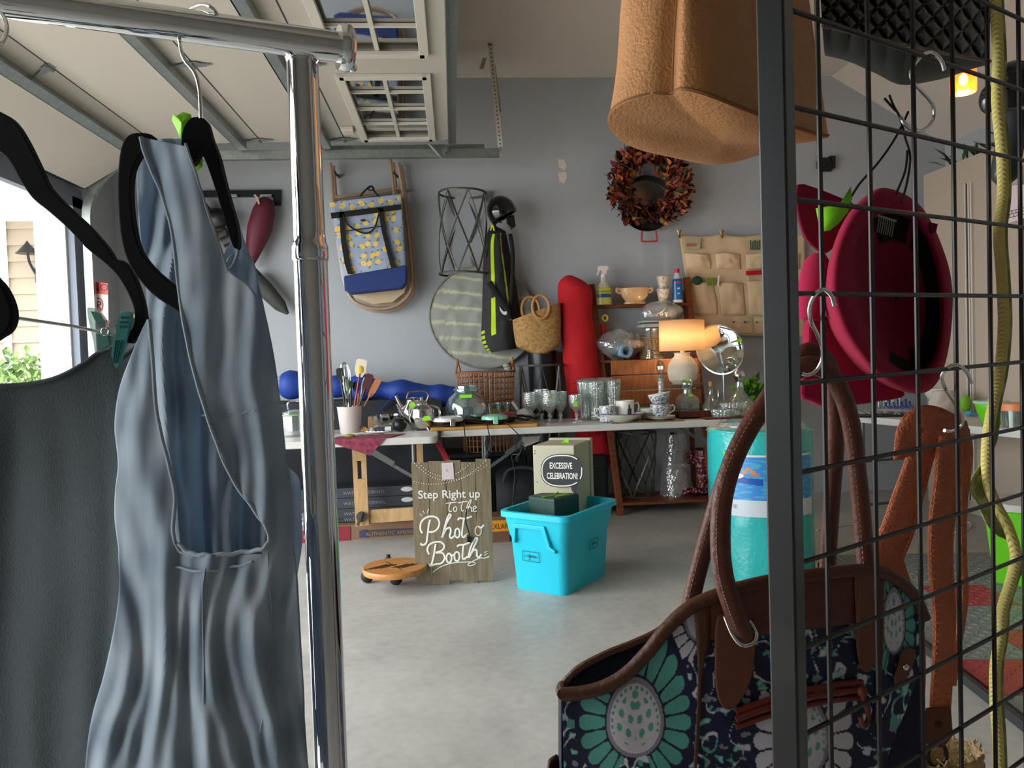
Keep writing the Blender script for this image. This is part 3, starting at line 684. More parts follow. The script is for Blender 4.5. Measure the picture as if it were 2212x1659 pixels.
# autumn wreath
wc = P(1402, 400, 5.95); wr = thing('autumn_wreath', 'round autumn wreath of dried red and orange leaves on the wall', 'wreath', wc+V((0, 0, -.3)))
b = B(); cols = ['#5a1f1c', '#3f1817', '#8a3a1e', '#c06a30', '#c87a3a', '#6b2a24', '#4a4430', '#7a3030', '#c07a38', '#2e1a18', '#8f4a40', '#6f6a40', '#b0584a', '#4d2226']
for k in range(820):
    a = rnd.random()*2*pi; r = .222+max(-.09, min(.085, rnd.gauss(0, .056))); p = wc+V((r*cos(a), .02-.07*rnd.random()*(1-abs(r-.225)/.14), r*sin(a)))
    out = V((cos(a+rnd.gauss(0, .9)), -.5-rnd.random()*.7, sin(a+rnd.gauss(0, .9)))).normalized(); L = .055+.06*rnd.random(); sd_ = out.cross(V((rnd.gauss(0, 1), rnd.gauss(0, .3), rnd.gauss(0, 1)))).normalized(); cu_ = sd_.cross(out)
    wd = L*(.16+.2*rnd.random()); b.color(rnd.choice(cols)); m1 = p+out*L*.4+cu_*.008; m2 = p+out*L*.75+cu_*.004
    b.add([p, m1+sd_*wd, m2+sd_*wd*.7, p+out*L, m2-sd_*wd*.7, m1-sd_*wd], [(0, 1, 5), (1, 2, 4, 5), (2, 3, 4)])
b.build('leaves', VC(.7), wr, smooth=False)
b = B('#3a2a1c'); b.tube([wc+V((.225*cos(a), .03, .225*sin(a))) for a in [2*pi*k/40 for k in range(40)]], .045, 8, closed=True); b.build('core', VC(.9), wr)
# pan with red handles behind the wreath
pc_ = P(1397, 440, 6.03); R_ = 60*6.03/F
pn = thing('paella_pan', 'round dark steel paella pan with red handles hanging behind the wreath', 'pan', pc_+V((0, 0, -R_-.05)))
b = B(); b.lathe(pc_+V((0, .03, 0)), [(0, 0), (R_*.86, 0), (R_*.90, .006), (R_, .045), (R_*1.012, .047), (R_*1.012, .043)], 48, axis=(0, -1, 0)); b.build('body', mat('dark_pan_steel', '#5c564f', .3, .8), pn)
for sgn_ in (-1, 1):
    b = B(); zz = pc_.z+sgn_*R_; b.tube(crv([V((pc_.x-.055, 5.99, zz-.0*sgn_)), V((pc_.x-.062, 5.98, zz+.075*sgn_)), V((pc_.x-.05, 5.98, zz+.088*sgn_)), V((pc_.x+.05, 5.98, zz+.088*sgn_)), V((pc_.x+.062, 5.98, zz+.075*sgn_)), V((pc_.x+.055, 5.99, zz))], 5), .007, 8)
    b.build('handle', mat('red_enamel', '#b8323e', .35), pn)
# black bracket on the wall
b = B(); q = P(1784, 356, YB-.03); b.box(q, (.15, .03, .06)); b.box(q+V((0, 0, 0)), (.09, .04, .11)); b.box(q+V((.05, 0, .045)), (.05, .04, .05))
tag(b.build('wall_mount', blackp, smooth=False, bevel=.004), 'small black plastic mount on the wall seen through the wire grid', 'wall mount')
# canvas pocket organiser
YO = 6.06
cvs = mat('cream_canvas', '#d4ba96', .9, nscale=9, namt=.05, bump=.6, bscale=16)
og = thing('pocket_organizer', 'cream canvas organizer with rows of pockets hanging from clips on the wall', 'organizer', P(1600, 725, YO))
def oc(u, v, d=0):
    tl, tr, br, bl = P(1466, 506, YO), P(1738, 506, YO), P(1736, 728, YO), P(1498, 722, YO)
    q = tl.lerp(tr, u).lerp(bl.lerp(br, u), v); sag = -.02*abs(sin(pi*u*3))*(1-v)**3
    return q+V((0, -.012*noise.noise(V((u*7, v*6, 1)))-d-.012, sag))
b = B(); b.grid(lambda u, v: oc(u, v), 60, 50); b.build('backing', cvs, og, solid=.003)
def pocket(u0, u1, v0, v1, bulge=.03):
    b = B(); b.grid(lambda s_, t: oc(u0+(u1-u0)*s_, v0+(v1-v0)*t, .004+bulge*(sin(pi*s_)**.7)*(1-.6*t)+.01*noise.noise(V((s_*4+u0*20, t*3, 8)))), 16, 14)
    b.build('pocket', cvs, og, solid=.003)
for k in range(4): pocket(.02+k*.245, .22+k*.245, .19, .34, .035)
for k in range(4): pocket(.02+k*.245, .23+k*.245, .46+(.02 if k < 2 else 0), .80, .03)
for k in range(3): pocket(.36+k*.2, .54+k*.2, .82, .98, .012)
b = B('#3b3527')
for k in range(6): b.cyl(oc(.36+k*.1, .87, .025), oc(.36+k*.1, .87, .03), .007, n=10)
b.build('eyelet', VC(.3, .8), og)
for px in (1467, 1559, 1649, 1735):
    q = P(px, 507, YO-.03); b = B(); b.tube([q+V((-.015, 0, .04)), q, q+V((0, -.02, -.03))], .006, 6); b.tube([q+V((.015, 0, .04)), q+V((0, 0, -.01))], .006, 6); b.ball(q+V((0, -.01, -.015)), .012, 8)
    b.build('clip', mat('brass', '#a88a4a', .3, .9), og)
def oq(px, py, d=.04): return P(px, py, YO-d)
it = B(); it.color('#a9a98a').prism([oq(1482, 516), oq(1514, 514), oq(1512, 538), oq(1482, 538)], (0, .012, 0)); it.color('#b86a50').prism([oq(1483, 526, .042), oq(1505, 525, .042), oq(1504, 532, .042), oq(1483, 533, .042)], (0, .004, 0)); 
tag(it.build('seed_packet', VC(.5), smooth=False), 'green and orange packet in the top left pocket of the canvas organizer', 'packet')
for k in range(5):
    it = B('#2a5236'); it.tube([oq(1622+k*4.5, 540, .045+.002*k), oq(1621+k*4.8, 519+(k % 2)*2, .045+.002*k)], .006, 8); tag(it.build('plant_stake', VC(.5)), 'dark green plastic stake bundled in the upper right pocket of the organizer', 'plant stake', 'green stakes in the organizer')
it = B('#1e4034'); it.ball(oq(1506, 606, .05), .045, 14, (1, .35, .8)); tag(it.build('green_sponge', VC(.6)), 'dark green rounded tool end poking out of the left long pocket', 'garden tool')
for k in range(4):
    it = B('#6f8a24'); it.tube([oq(1529+k*5, 616, .05), oq(1529+k*5, 600, .05)], .008, 8); tag(it.build('marker_stick', VC(.5)), 'lime green stick end poking out of the second long pocket', 'stick', 'lime sticks in the organizer')
it = B('#e8e6dc'); it.tube([oq(1551, 618, .05), oq(1553, 596, .05)], .007, 8); tag(it.build('white_stick', VC(.5)), 'white stick with green tip beside the lime stick ends', 'stick')
it = B('#c01418'); it.tube([oq(1612, 590, .055), oq(1648, 588, .055)], .018, 10); it.color('#b9b9b4').tube([oq(1614, 592, .05), oq(1616, 606, .05)], .005, 6); tag(it.build('red_handle_tool', VC(.35)), 'red handled hand tool lying across the right long pocket', 'hand tool')
# ---- ladder shelf
lwood = woodm('ladder_wood', '#6b3318', '#8a4a26', .5, (1, 1, 8), 9)
YT = 6.02
ls = thing('ladder_shelf', 'reddish brown wooden ladder shelf leaning against the back wall', 'shelf', PZ(1440, 1120, 0))
FL, FR = V((P(1341, 1120, 5.6).x, 5.6, 0)), V((P(1545, 1110, 5.6).x, 5.6, 0)); TL, TR = P(1277, 615, YT), P(1482, 600, YT)
for f0, t0 in ((FL, TL), (FR, TR)):
    b = B(); b.bar(f0, t0, .035, .05, up=(1, 0, 0)); b.build('side_rail', lwood, ls, smooth=False, bevel=.004)
    b = B(); b.bar(V((t0.x*.35+f0.x*.65, 6.04, 0)), t0+V((0, 0.02, -.1)), .03, .035, up=(1, 0, 0)); b.build('rear_leg', lwood, ls, smooth=False, bevel=.003)
def onrail(z): t = z/TL.z; a, c_ = FL.lerp(TL, t), FR.lerp(TR, t); return a, c_
SHZ = []
for py, dpt, nm in ((655, .2, 'shelf'), (776, .30, 'shelf'), (1082, .40, 'shelf')):
    z = P(1385, py, 5.85 if py < 1000 else 5.65).z; a, c_ = onrail(z); SHZ.append(z)
    b = B(); b.bb((a.x-.02, a.y-.04 if py < 1000 else a.y-.02, z-.022), (c_.x+.02, min(6.06, a.y+dpt), z)); b.build('shelf', lwood, ls, smooth=False, bevel=.003)
z1 = SHZ[1]; z0_ = P(1385, 876, 5.7).z
b = B(); lo_, hi_ = onrail(z0_)[0], onrail(z1)[1]
yb_ = 5.70
for k in range(3):
    h_ = (z1-z0_)/3; b.bb((lo_.x+.03, yb_+.012*k, z0_+k*h_+.004), (hi_.x-.02, yb_+.012*k+.02, z0_+(k+1)*h_-.004))
b.bb((lo_.x+.03, yb_+.02, z0_), (hi_.x-.02, 6.0, z0_+.015)); b.build('bin_front', woodm('ladder_wood_light', '#8a4e2a', '#a8683a', .5, (8, 1, 1), 6), ls, smooth=False, bevel=.003)
# ================================================================== TABLES
TT = .74
tabm = mat('table_plastic', '#c9c6c0', .45, bump=.15, bscale=200)
legm = mat('table_leg_steel', '#6f736f', .4, .5)
def table(label, cx, cy, L, Wd, rot, legx, cat='table'):
    t = thing('folding_table', label, cat, (cx, cy, 0)); Rm = Matrix.Rotation(rot, 3, 'Z'); o = V((cx, cy, 0))
    def w(x, y, z): return o+Rm @ V((x, y, z))
    b = B(); r = .05; out = []
    for sx, sy, a0_ in ((1, 1, 0), (-1, 1, 90), (-1, -1, 180), (1, -1, 270)):
        for k in range(6): a = math.radians(a0_+k*18); out.append(w(sx*(L/2-r)+r*cos(a), sy*(Wd/2-r)+r*sin(a), TT-.045))
    b.prism(out, (0, 0, .045)); b.build('tabletop', tabm, t, smooth=False, bevel=.006)
    for sx in (-1, 1):
        for sy in (-1, 1):
            b = B(); b.cyl(w(sx*(L/2-legx), sy*(Wd/2-.07), TT-.045), w(sx*(L/2-legx), sy*(Wd/2-.07), .0), .0125, n=12); b.build('leg', legm, t)
        b = B(); b.cyl(w(sx*(L/2-legx), -(Wd/2-.07), .12), w(sx*(L/2-legx), (Wd/2-.07), .12), .01, n=10); b.cyl(w(sx*(L/2-legx), 0, .12), w(sx*(L/2-legx), 0, .13), .01); b.build('leg_stretcher', legm, t)
        b = B(); b.bar(w(sx*(L/2-legx), 0, .42), w(sx*(L/2-legx-.42), 0, TT-.05), .022, .006, up=(0, 1, 0)); b.bar(w(sx*(L/2-legx-.15), -.012, .53), w(sx*(L/2-legx-.28), -.012, .62), .034, .01, up=(0, 1, 0))
        b.cyl(w(sx*(L/2-legx), -(Wd/2-.07), .42), w(sx*(L/2-legx), (Wd/2-.07), .42), .008, n=8); b.build('leg_brace', legm, t)
    return t
YF = 5.05
x0, x1 = P(951, 930, YF).x, P(951, 930, YF).x+2.40
table('long cream plastic folding table in the middle covered with glassware', (x0+x1)/2, YF+.31, x1-x0, .61, 0, .30)
b = B(); xs_ = P(1342, 912, YF).x; b.tube([V((xs_, YF-.002, TT+.001)), V((xs_, YF-.002, TT-.02)), V((xs_+.02, YF-.002, TT-.022)), V((xs_+.03, YF-.002, TT-.046))], .0025, 5)
q = PZ(800, 948, TT); YFL = q.y; xr = x0-.015
table('white plastic folding table at the left holding kitchen utensils', xr-.91, YFL+.38, 1.82, .76, .0, .15)
pr = PZ(1847, 898, TT); pr2 = PZ(2212, 930, TT)
ang = atan2(pr2.y-pr.y, pr2.x-pr.x); L_ = 2.2; d_ = V((cos(ang), sin(ang), 0)); nn_ = V((-d_.y, d_.x, 0)); nn_ = nn_ if nn_.x > 0 else -nn_
st = pr-d_*.35; cc_ = st+d_*L_/2+nn_*.30
table('white plastic folding table along the right wall in front of the cream cabinet', cc_.x, cc_.y, L_, .60, ang, .34)

# ================================================================== ON THE MIDDLE TABLE
clear = glassm('clear_glass', '#e4eae7', .22, opac=.05); clearb = glassm('cut_glass', '#e2e9e5', .20, bump=.8, bscale=70, opac=.05); bluegl = glassm('pale_blue_glass', '#abc8c8', .36, opac=.12, ocol='#a0c0c0')
greenish = glassm('pale_green_glass', '#c0cfba', .22, opac=.05)
def onT(px, py):
    q = PZ(px, py, TT)
    if q.y > YF+.27: q = V((P(px, py, YF+.27).x, YF+.27, TT))
    return q
def sc(p): return (p.y+.02)/F
def prf(p, pr): k = sc(p); return [(r*k, z*k) for r, z in pr]
def gtag(p, n, parent, w_=.03, h_=.018, name='price_sticker', rot=0.):
    b = B(); r = V((cos(rot), 0, sin(rot))); u = V((-sin(rot), 0, cos(rot))); p = V(p)
    b.prism([p-r*w_/2-u*h_/2, p+r*w_/2-u*h_/2, p+r*w_/2+u*h_/2, p-r*w_/2+u*h_/2], V(n)*.0015)
    return b.build(name, greentag, parent, smooth=False)
# big glass jar
p = onT(1010, 895)+V((0, .05, 0)); t = thing('glass_jar', 'big round pale blue glass jar with a wide neck beside the griddle makers', 'jar', p)
b = B(); b.lathe(p, prf(p, [(36, 0), (44, 4), (47, 22), (46, 45), (40, 60), (28, 70), (25, 74), (29, 76), (29, 79), (25, 81), (25, 86), (22.5, 86), (22.5, 72), (37, 58), (43.5, 43), (44.5, 22), (41, 6), (0, 4)]), 40); b.build('vessel', bluegl, t)
gtag(p+V((-.01, -.135, .215)), (0, -1, 0), t, .085, .022)
# cutting board
p0, p1 = onT(930, 932), onT(1152, 908)
b = B(); yb0 = YF-.01; b.prism([(p0.x, yb0+.0, TT), (p1.x, yb0+.03, TT), (p1.x+.02, yb0+.09, TT), (p1.x-.02, yb0+.30, TT), (p0.x+.02, yb0+.28, TT), (p0.x, yb0+.2, TT)], (0, 0, .022))
tag(b.build('cutting_board', woodm('board_wood', '#b08040', '#c99a5a', .5, (1, 10, 1), 8), smooth=False, bevel=.005), 'light wooden cutting board under the griddle makers at the table corner', 'board')
ZB = TT+.022
def griddle(label, px, r, colr, Y, latch):
    p = V((P(px, 900, Y).x, Y, ZB)); t = thing('griddle_maker', label, 'sandwich maker', p, 'round griddle makers on the cutting board'); k = Y/F; R_ = r*k
    b = B(); b.lathe(p, [(R_*.55, .0), (R_*.8, .008), (R_*.97, .02), (R_, .032), (R_*.98, .036)], 36, close=True); b.build('base', gloss, t)
    b = B(); b.lathe(p, [(R_*1.0, .036), (R_*1.0, .044), (R_*.93, .058), (R_*.6, .068), (0, .071)], 36); b.build('lid', mat(colr[0], colr[1], .25, coat=.5), t)
    b = B(); b.box(p+V((R_*.55*latch, -R_*.93, .032)), (.034, .02, .05)); b.build('latch', steel if colr[0] == 'white_lid' else mat(colr[0], colr[1]), t, smooth=False, bevel=.004)
    b = B(); b.tube(crv([p+V((R_*.8, -.02, .04)), p+V((R_+.05, -.03, .04)), p+V((R_+.12, -.04, .025))], 6), (.018, .011), 8); b.build('handle', gloss, t)
    return t, p, R_
griddle('white lidded round griddle maker on the left end of the cutting board', 968, 34, ('white_lid', '#d6d4d0'), YF+.09, .5)
griddle('aqua lidded round griddle maker in the middle of the cutting board', 1069, 30, ('aqua_lid', '#7fc3a8'), YF+.10, 0)
griddle('red lidded griddle maker behind the aqua one', 1092, 26, ('red_lid', '#8e1f2a'), YF+.24, 0)
b = B(); p = P(1026, 891, YF+.12); b.box((p.x, p.y+.1, ZB+.025), (.14, .12, .05)); tag(b.build('black_appliance', gloss, smooth=False, bevel=.012), 'low black appliance with red button between the white and aqua griddle makers', 'appliance')
def cord(label, pts, r=.0035, plug=True):
    t = thing('power_cord', label, 'cord', pts[-1]); b = B(); b.tube(crv(pts, 8), r, 6); b.build('wire', blackp, t)
    if plug: b = B(); q = V(pts[-1]); b.box(q+V((0, 0, -.012)), (.022, .016, .03)); b.build('plug', blackp, t, smooth=False, bevel=.003)
fr = YF-.025
cord('black cord hanging from the white griddle maker down over the photo booth sign', [P(1000, 918, YF+.02), P(1003, 925, fr), P(1006, 960, fr), P(1009, 1000, fr-.02), P(1006, 1060, 4.45), P(1008, 1100, 4.12), P(1006, 1125, 4.09), P(1013, 1150, 4.09), P(1013, 1160, 4.09)])
for (lab, X, zz) in (('bundled black cord hanging below the aqua griddle maker', 1056, 0), ('bundled black cord hanging in front of the middle table near the beige box', 1122, 6)):
    pts = [P(X-(4 if X < 1100 else 40), 905, YF+.05), P(X-2 if X < 1100 else X-16, 925, fr), P(X+1, 945, fr), P(X-8, 955+zz, fr), P(X-3, 975+zz, fr-.01), P(X+6, 950+zz, fr-.02), P(X+10, 962+zz, fr-.02), P(X-6, 982+zz, fr), P(X-4, 990+zz, fr), P(X+5, 960+zz, fr-.03), P(X, 975+zz, fr-.03)]
    if X > 1100: pts += [P(1106, 985, fr), P(1112, 1020, fr), P(1110, 1055, fr), P(1107, 1110, fr)]
    cord(lab, pts)
# spatula over the edge
it = thing('turner_handle', 'black curved handle of a spatula resting on the cutting board end', 'utensil', onT(1150, 905)+V((0, 0, .022)))
b = B(); b.tube(crv([onT(1135, 908)+V((0, .02, .03)), onT(1152, 905)+V((0, .02, .045)), P(1170, 890, YF+.05)], 6), (.014, .008), 8); b.build('handle', gloss, it)
# yellow daisy tumblers
def tumbler(px, py, r, h, label, group=None, m=None, dy=0, daisy=False, name='drinking_glass', facet=0):
    p = onT(px, py)+V((0, dy, 0)); t = thing(name, label, 'glass', p, group); k = sc(p)
    b = B(); n = 30
    prof = [(r*.78, 0), (r*.82, 2), (r, h), (r*.94, h), (r*.77, 6), (0, 5)]
    b.lathe(p, [(a*k, z*k) for a, z in prof], n)
    if facet: 
        pass
    b.build('vessel', m or clear, t)
    if daisy:
        b = B()
        for (dx, dz) in daisy:
            c = p+V((dx*k, -r*k*1.02, dz*k)); b.color('#d8b818')
            for q in range(8):
                a = q*pi/4; b.box(c+V((cos(a)*.012, 0, sin(a)*.012)), (.013, .002, .006), Matrix.Rotation(-a, 3, 'Y'))
            b.color('#8a6a10'); b.ball(c, .005, 8)
        b.build('daisy_print', VC(.5), t)
    return t
tumbler(1072, 897, 17, 40, 'clear tumbler printed with yellow daisies, left of the pair behind the aqua griddle', m=clear, dy=.3, daisy=[(-2, 24), (-10, 14)])
tumbler(1093, 895, 17, 40, 'clear tumbler printed with yellow daisies, right of the pair behind the aqua griddle', dy=.28, daisy=[(-4, 12), (-8, 20), (2, 5)])
it = B('#c9c0a0'); p = onT(1114, 902)+V((0, .2, 0)); it.lathe(p, [(.03, 0), (.035, .01), (.035, .05), (.03, .055)], 20, close=True); tag(it.build('candle', VC(.5)), 'short cream candle right of the red griddle maker', 'candle')
it = B('#c9c7c4'); p = onT(1140, 900)+V((0, .22, 0)); it.lathe(p, [(.03, 0), (.06, .015), (.075, .05), (.05, .085), (.0, .1)], 24, close=True); it.tube([p+V((-.05, 0, .09)), p+V((-.09, 0, .15))], .012, 8); tag(it.build('small_teapot', VC(.3)), 'small white spouted pot behind the goblets', 'teapot')
# goblets
def goblet(px, py, label, r=17, h=72, dy=0, group='goblets on the middle table', m=None):
    p = onT(px, py)+V((0, dy, 0)); t = thing('goblet', label, 'goblet', p, group); k = sc(p)
    b = B(); b.lathe(p, prf(p, [(r*.8, 0), (r*.8, 1.5), (4, 5), (3, 12), (5, 16), (3, 20), (6, 25), (r*.85, 34), (r, 46), (r*.95, 60), (r*1.0, h), (r*.93, h), (r*.88, 60), (r*.9, 46), (r*.75, 36), (0, 28)]), 24)
    b.build('bowl', m or clearb, t); return t
goblet(1150, 908, 'clear cut glass goblet, leftmost of the goblets on the middle table', 18, 66, .10)
goblet(1176, 905, 'clear cut glass goblet, second of the goblets from the left', 17, 70, .16)
goblet(1188, 914, 'clear cut glass goblet at the table front, third goblet from the left', 18, 70, .0)
goblet(1214, 909, 'clear cut glass goblet behind the small tapered one', 15, 66, .06)
t = goblet(1246, 912, 'small tapered glass goblet with green sticker near the bowls', 17, 56, .0)
gtag(onT(1242, 912)+V((0, -.055, .135)), (0, -1, 0), t, .03, .04)
it = B('#d2b020'); p = onT(1186, 914); 
for q in range(6): a = q*pi/3; it.box(p+V((cos(a)*.01, -.057, .185+sin(a)*.01)), (.011, .002, .005), Matrix.Rotation(-a, 3, 'Y'))
tag(it.build('daisy_clip', VC(.5), origin=p+V((0, -.057, .18))), 'tiny yellow daisy on the front goblet', 'flower')
# ribbed tall glasses stacked in pairs
for i, (px, dy) in enumerate(((1273, .1), (1293, .02), (1314, .12), (1333, .04), (1290, .2), (1325, .22))):
    p = onT(px, 905)+V((0, dy+.06, 0)); k = sc(p); t = thing('ribbed_tumbler', 'tall ribbed clear tumbler in the stacked block behind the blue bowls', 'glass', p, 'ribbed tumblers in the block')
    b = B(); n = 40
    def tf(u, v, p=p, k=k): r_ = (11.5+3.8*v)*(1+.03*cos(2*pi*u*20)); r_ *= (1 if v < .62 else 1.06); return p+V((r_*k*cos(2*pi*u), r_*k*sin(2*pi*u), v*88*k))
    b.grid(tf, 120, 10, cu=True); b.lathe(p, prf(p, [(11, 1), (0, 1)]), 20); b.build('vessel', clearb if i % 2 else clear, t, solid=.002)
p = onT(1325, 905); gtag(P(1328, 850, YF+.0), (0, -1, 0), None, .045, .025, 'price_sticker') if False else None
# wooden mat with cups
b = B(); p0 = onT(1308, 910); b.bb((p0.x, YF+.01, TT), (p0.x+.50, YF+.30, TT+.008)); tag(b.build('cork_mat', woodm('cork', '#6b5136', '#8d7048', .8, (3, 3, 3), 20), smooth=False), 'thin brown cork mat under the blue and white cups', 'mat')
ZM = TT+.008
whitec = mat('white_china', '#d9d5cc', .2, coat=.4)
def toile(u, v, s_=7, th=.12, off=0.):
    n = noise.noise(V((u*s_+off, v*s_, 3.3)))+.5*noise.noise(V((u*s_*2.3, v*s_*2.3, 9+off))); return '#5b6a86' if n > th else ('#8f9bb0' if n > th-.1 else '#ddd9d0')
def cup(name, px, Y, z0, r, h, label, deco, handle=1, flare=1.0, foot=.6, stk=None, cat='cup'):
    k = Y/F; x = P(px, 880, Y).x; p = V((x, Y, z0)); t = thing(name, label, cat, p)
    def rr(v): return r*k*(foot+(1-foot)*min(1, v*1.6)**.6)*(1+(flare-1)*v**3)
    b = B(); b.grid(lambda u, v: p+V((rr(v)*cos(2*pi*u), rr(v)*sin(2*pi*u), h*k*v)), 60, 24, cu=True, colf=deco)
    b.grid(lambda u, v: p+V((rr(1-v)*.93*cos(2*pi*u), rr(1-v)*.93*sin(2*pi*u), h*k*(1-v*.92))), 30, 6, cu=True, colf=lambda u, v: '#d6cfbf')
    b.lathe(p, [(rr(0), .001), (0, .001)], 30); b.build('body', VC(.2, coat=.4), t)
    if handle:
        b = B(); hx = handle; b.tube(crv([p+V((hx*rr(.75)*.97, 0, h*k*.78)), p+V((hx*(r*k+.028), 0, h*k*.85)), p+V((hx*(r*k+.033), 0, h*k*.5)), p+V((hx*rr(.25), 0, h*k*.22))], 6), .0055, 8); b.build('handle', whitec, t)
    return t, p
cup('toile_cup', 1311, YF+.14, ZM, 17, 34, 'blue toile cup with its handle to the left behind the blue bowl', lambda u, v: toile(u*4, v*2), -1, 1.0, .95)
cup('bird_mug', 1350, YF+.19, ZM, 20, 43, 'white mug with a dark bird print behind the wide blue rimmed bowl', lambda u, v: ('#2e3034' if ((u-.80)/.05)**2+((v-.45)/.22)**2 < 1 or ((u-.79)/.02)**2+((v-.72)/.1)**2 < 1 else '#dcd8cf'), 1, 1.02, .9, cat='mug')
cup('sauce_bowl', 1398, YF+.22, ZM, 19, 24, 'small plain white bowl behind the stacked cups', lambda u, v: '#dad5c8', 0, 1.1, .6, cat='bowl')
t = thing('wide_bowl', 'wide shallow white bowl with a blue rim at the table front', 'bowl', (P(1345, 890, YF+.1).x, YF+.1, ZM)); p = WL[t.name]
b = B('#d8d4ca'); k = p.y/F; b.lathe(p, [(22*k, 0), (24*k, 2*k), (36*k, 7*k), (48*k, 17*k), (47*k, 17.5*k), (34*k, 8.5*k), (0, 4*k)], 44); b.build('body', VC(.2, coat=.4), t)
b = B('#34406a'); b.tube([p+V((47.7*k*cos(a), 47.7*k*sin(a), 17.6*k)) for a in [2*pi*i/48 for i in range(48)]], .0028, 6, closed=True); b.build('rim', VC(.3), t)
# saucers + two stacked toile cups
for i in range(2):
    p = V((P(1427, 880, YF+.11).x, YF+.11, ZM+.009*i)); k = p.y/F
    b = B('#cfc9c2'); b.lathe(p, [(14*k, 0), (16*k, 1*k), (31*k, 4*k+.004), (31*k, 5*k+.004), (15*k, 2.2*k), (0, 2*k)], 40); tag(b.build('saucer', VC(.25), origin=p), 'white saucer under the stacked toile cups, '+('upper one' if i else 'lower one'), 'saucer')
cup('toile_cup', 1426, YF+.11, ZM+.02, 21, 28, 'blue toile teacup, lower of the two stacked on saucers', lambda u, v: toile(u*5, v*1.6, off=4), 1, 1.05, .55)
t_, p_ = cup('toile_cup', 1427, YF+.11, ZM+.02+29*k, 22.5, 23, 'blue toile teacup tilted on top of the stacked one', lambda u, v: toile(u*5, v*1.4, off=11) if v < .8 else '#d6d2c8', 0, 1.1, .6)
t_.rotation_euler = (-.06, -.13, 0)
p = V((P(1450, 870, YF+.2).x, YF+.22, ZM)); 
# wooden tray with decanters
b = B(); tx0, tx1 = P(1452, 880, YF+.3).x, P(1528, 880, YF+.3).x
wd = woodm('dark_tray_wood', '#4a2213', '#5e2e1a', .4, (8, 1, 1), 6)
b.bb((tx0, YF+.18, TT), (tx1, YF+.45, TT+.012)); b.bb((tx0, YF+.18, TT), (tx1, YF+.19, TT+.055)); b.bb((tx0, YF+.44, TT), (tx1, YF+.45, TT+.055)); b.bb((tx0, YF+.18, TT), (tx0+.01, YF+.45, TT+.055)); b.bb((tx1-.01, YF+.18, TT), (tx1, YF+.45, TT+.055))
tag(b.build('wooden_tray', wd, smooth=False, bevel=.002), 'dark brown wooden tray under the square glass decanter', 'tray')
def at_table(px, Y, z=TT): return V((P(px, 850, Y).x, Y, z))
# square decanter
p = at_table(1484, YF+.31, TT+.012); k = p.y/F; t = thing('square_decanter', 'square cut glass decanter with ball stopper on the dark wooden tray', 'decanter', p)
b = B(); 
def sq(u, v):
    r_ = (20.5 if v < .75 else 20.5-(v-.75)*4*12)*k; a = 2*pi*u; m_ = max(abs(cos(a)), abs(sin(a)))**1.0; return p+V((r_*cos(a)/m_, r_*sin(a)/m_, 50*k*v+.0))
b.grid(sq, 48, 14, cu=True); b.lathe(p, [(22*k, .001), (0, .001)], 4); b.build('vessel', clearb, t)
b = B(); b.lathe(p+V((0, 0, 49*k)), [(10*k, 0), (9*k, 8*k), (12*k, 10*k), (9*k, 11*k), (9*k, 0)], 20); b.build('neck', clear, t)
b = B(); b.ball(p+V((0, 0, 70*k)), 12.5*k, 20); b.build('stopper', glassm('stopper_glass', '#dfe8e2', .25), t)
gtag(p+V((-.01, -10*k, 80*k)), (0, -1, 0), t, .03, .016, rot=-.4); gtag(p+V((0, -24*k, 46*k)), (0, -1, 0), t, .03, .02)
# tall slim decanter
p = at_table(1428, YF+.36); k = p.y/F; t = thing('tall_decanter', 'tall slim crystal decanter with a pointed stopper left of the lamp', 'decanter', p)
b = B(); b.lathe(p, [(r*k, z*k) for r, z in [(24, 0), (26, 6), (22, 25), (10, 48), (7, 60), (7, 86), (11, 92), (9.5, 92), (5.5, 84), (5.5, 60), (0, 48)]], 24); b.build('vessel', clearb, t)
b = B(); b.lathe(p+V((0, 0, 92*k)), [(r*k, z*k) for r, z in [(4, 0), (5, 4), (9, 14), (10, 22), (6, 34), (0, 38)]], 10); b.build('stopper', glassm('stopper_glass'), t, smooth=False)
# lamp on a glass stand
p = at_table(1482, YF+.52); zt = P(1482, 828, YF+.52).z; k = p.y/F
t = thing('glass_stand', 'pale blue glass cake stand holding the table lamp', 'stand', p)
b = B(); b.lathe(p, [(r*k, z) for r, z in [(20, 0), (16, .01), (5, .03)]]+[(5*k, zt-TT-.02), (14*k, zt-TT-.012), (38*k, zt-TT-.008), (40*k, zt-TT), (38*k, zt-TT), (0, zt-TT)], 36); b.build('body', mat('blue_milk_glass', '#6f8f8c', .2, coat=.5), t)
p = V((P(1475, 820, YF+.52).x, YF+.52, zt)); t = thing('table_lamp', 'lit table lamp with an amber linen shade and a textured white base', 'lamp', p)
b = B()
def lbase(u, v):
    pts = [(22, 0), (30, 8), (33, 24), (31, 42), (22, 56), (17, 60), (17, 66), (19, 68), (0, 68)]
    r_, z_ = samp([V((a, c_, 0)) for a, c_ in pts], v).xy; q = 1+.02*noise.noise(V((cos(2*pi*u)*12, sin(2*pi*u)*12, z_*.5)))*(z_ < 56); return p+V((r_*k*q*cos(2*pi*u), r_*k*q*sin(2*pi*u), z_*k))
b.grid(lbase, 90, 60, cu=True); b.build('base', mat('lamp_ceramic', '#d8cdb8', .5, bump=1., bscale=110), t)
b = B(); b.cyl(p+V((0, 0, 67*k)), p+V((0, 0, 82*k)), 4.5*k); b.build('neck', mat('lamp_neck', '#c09a5c', .4), t)
shm = mat('lamp_shade_linen', '#e6cba8', .9, bump=.6, bscale=220); 
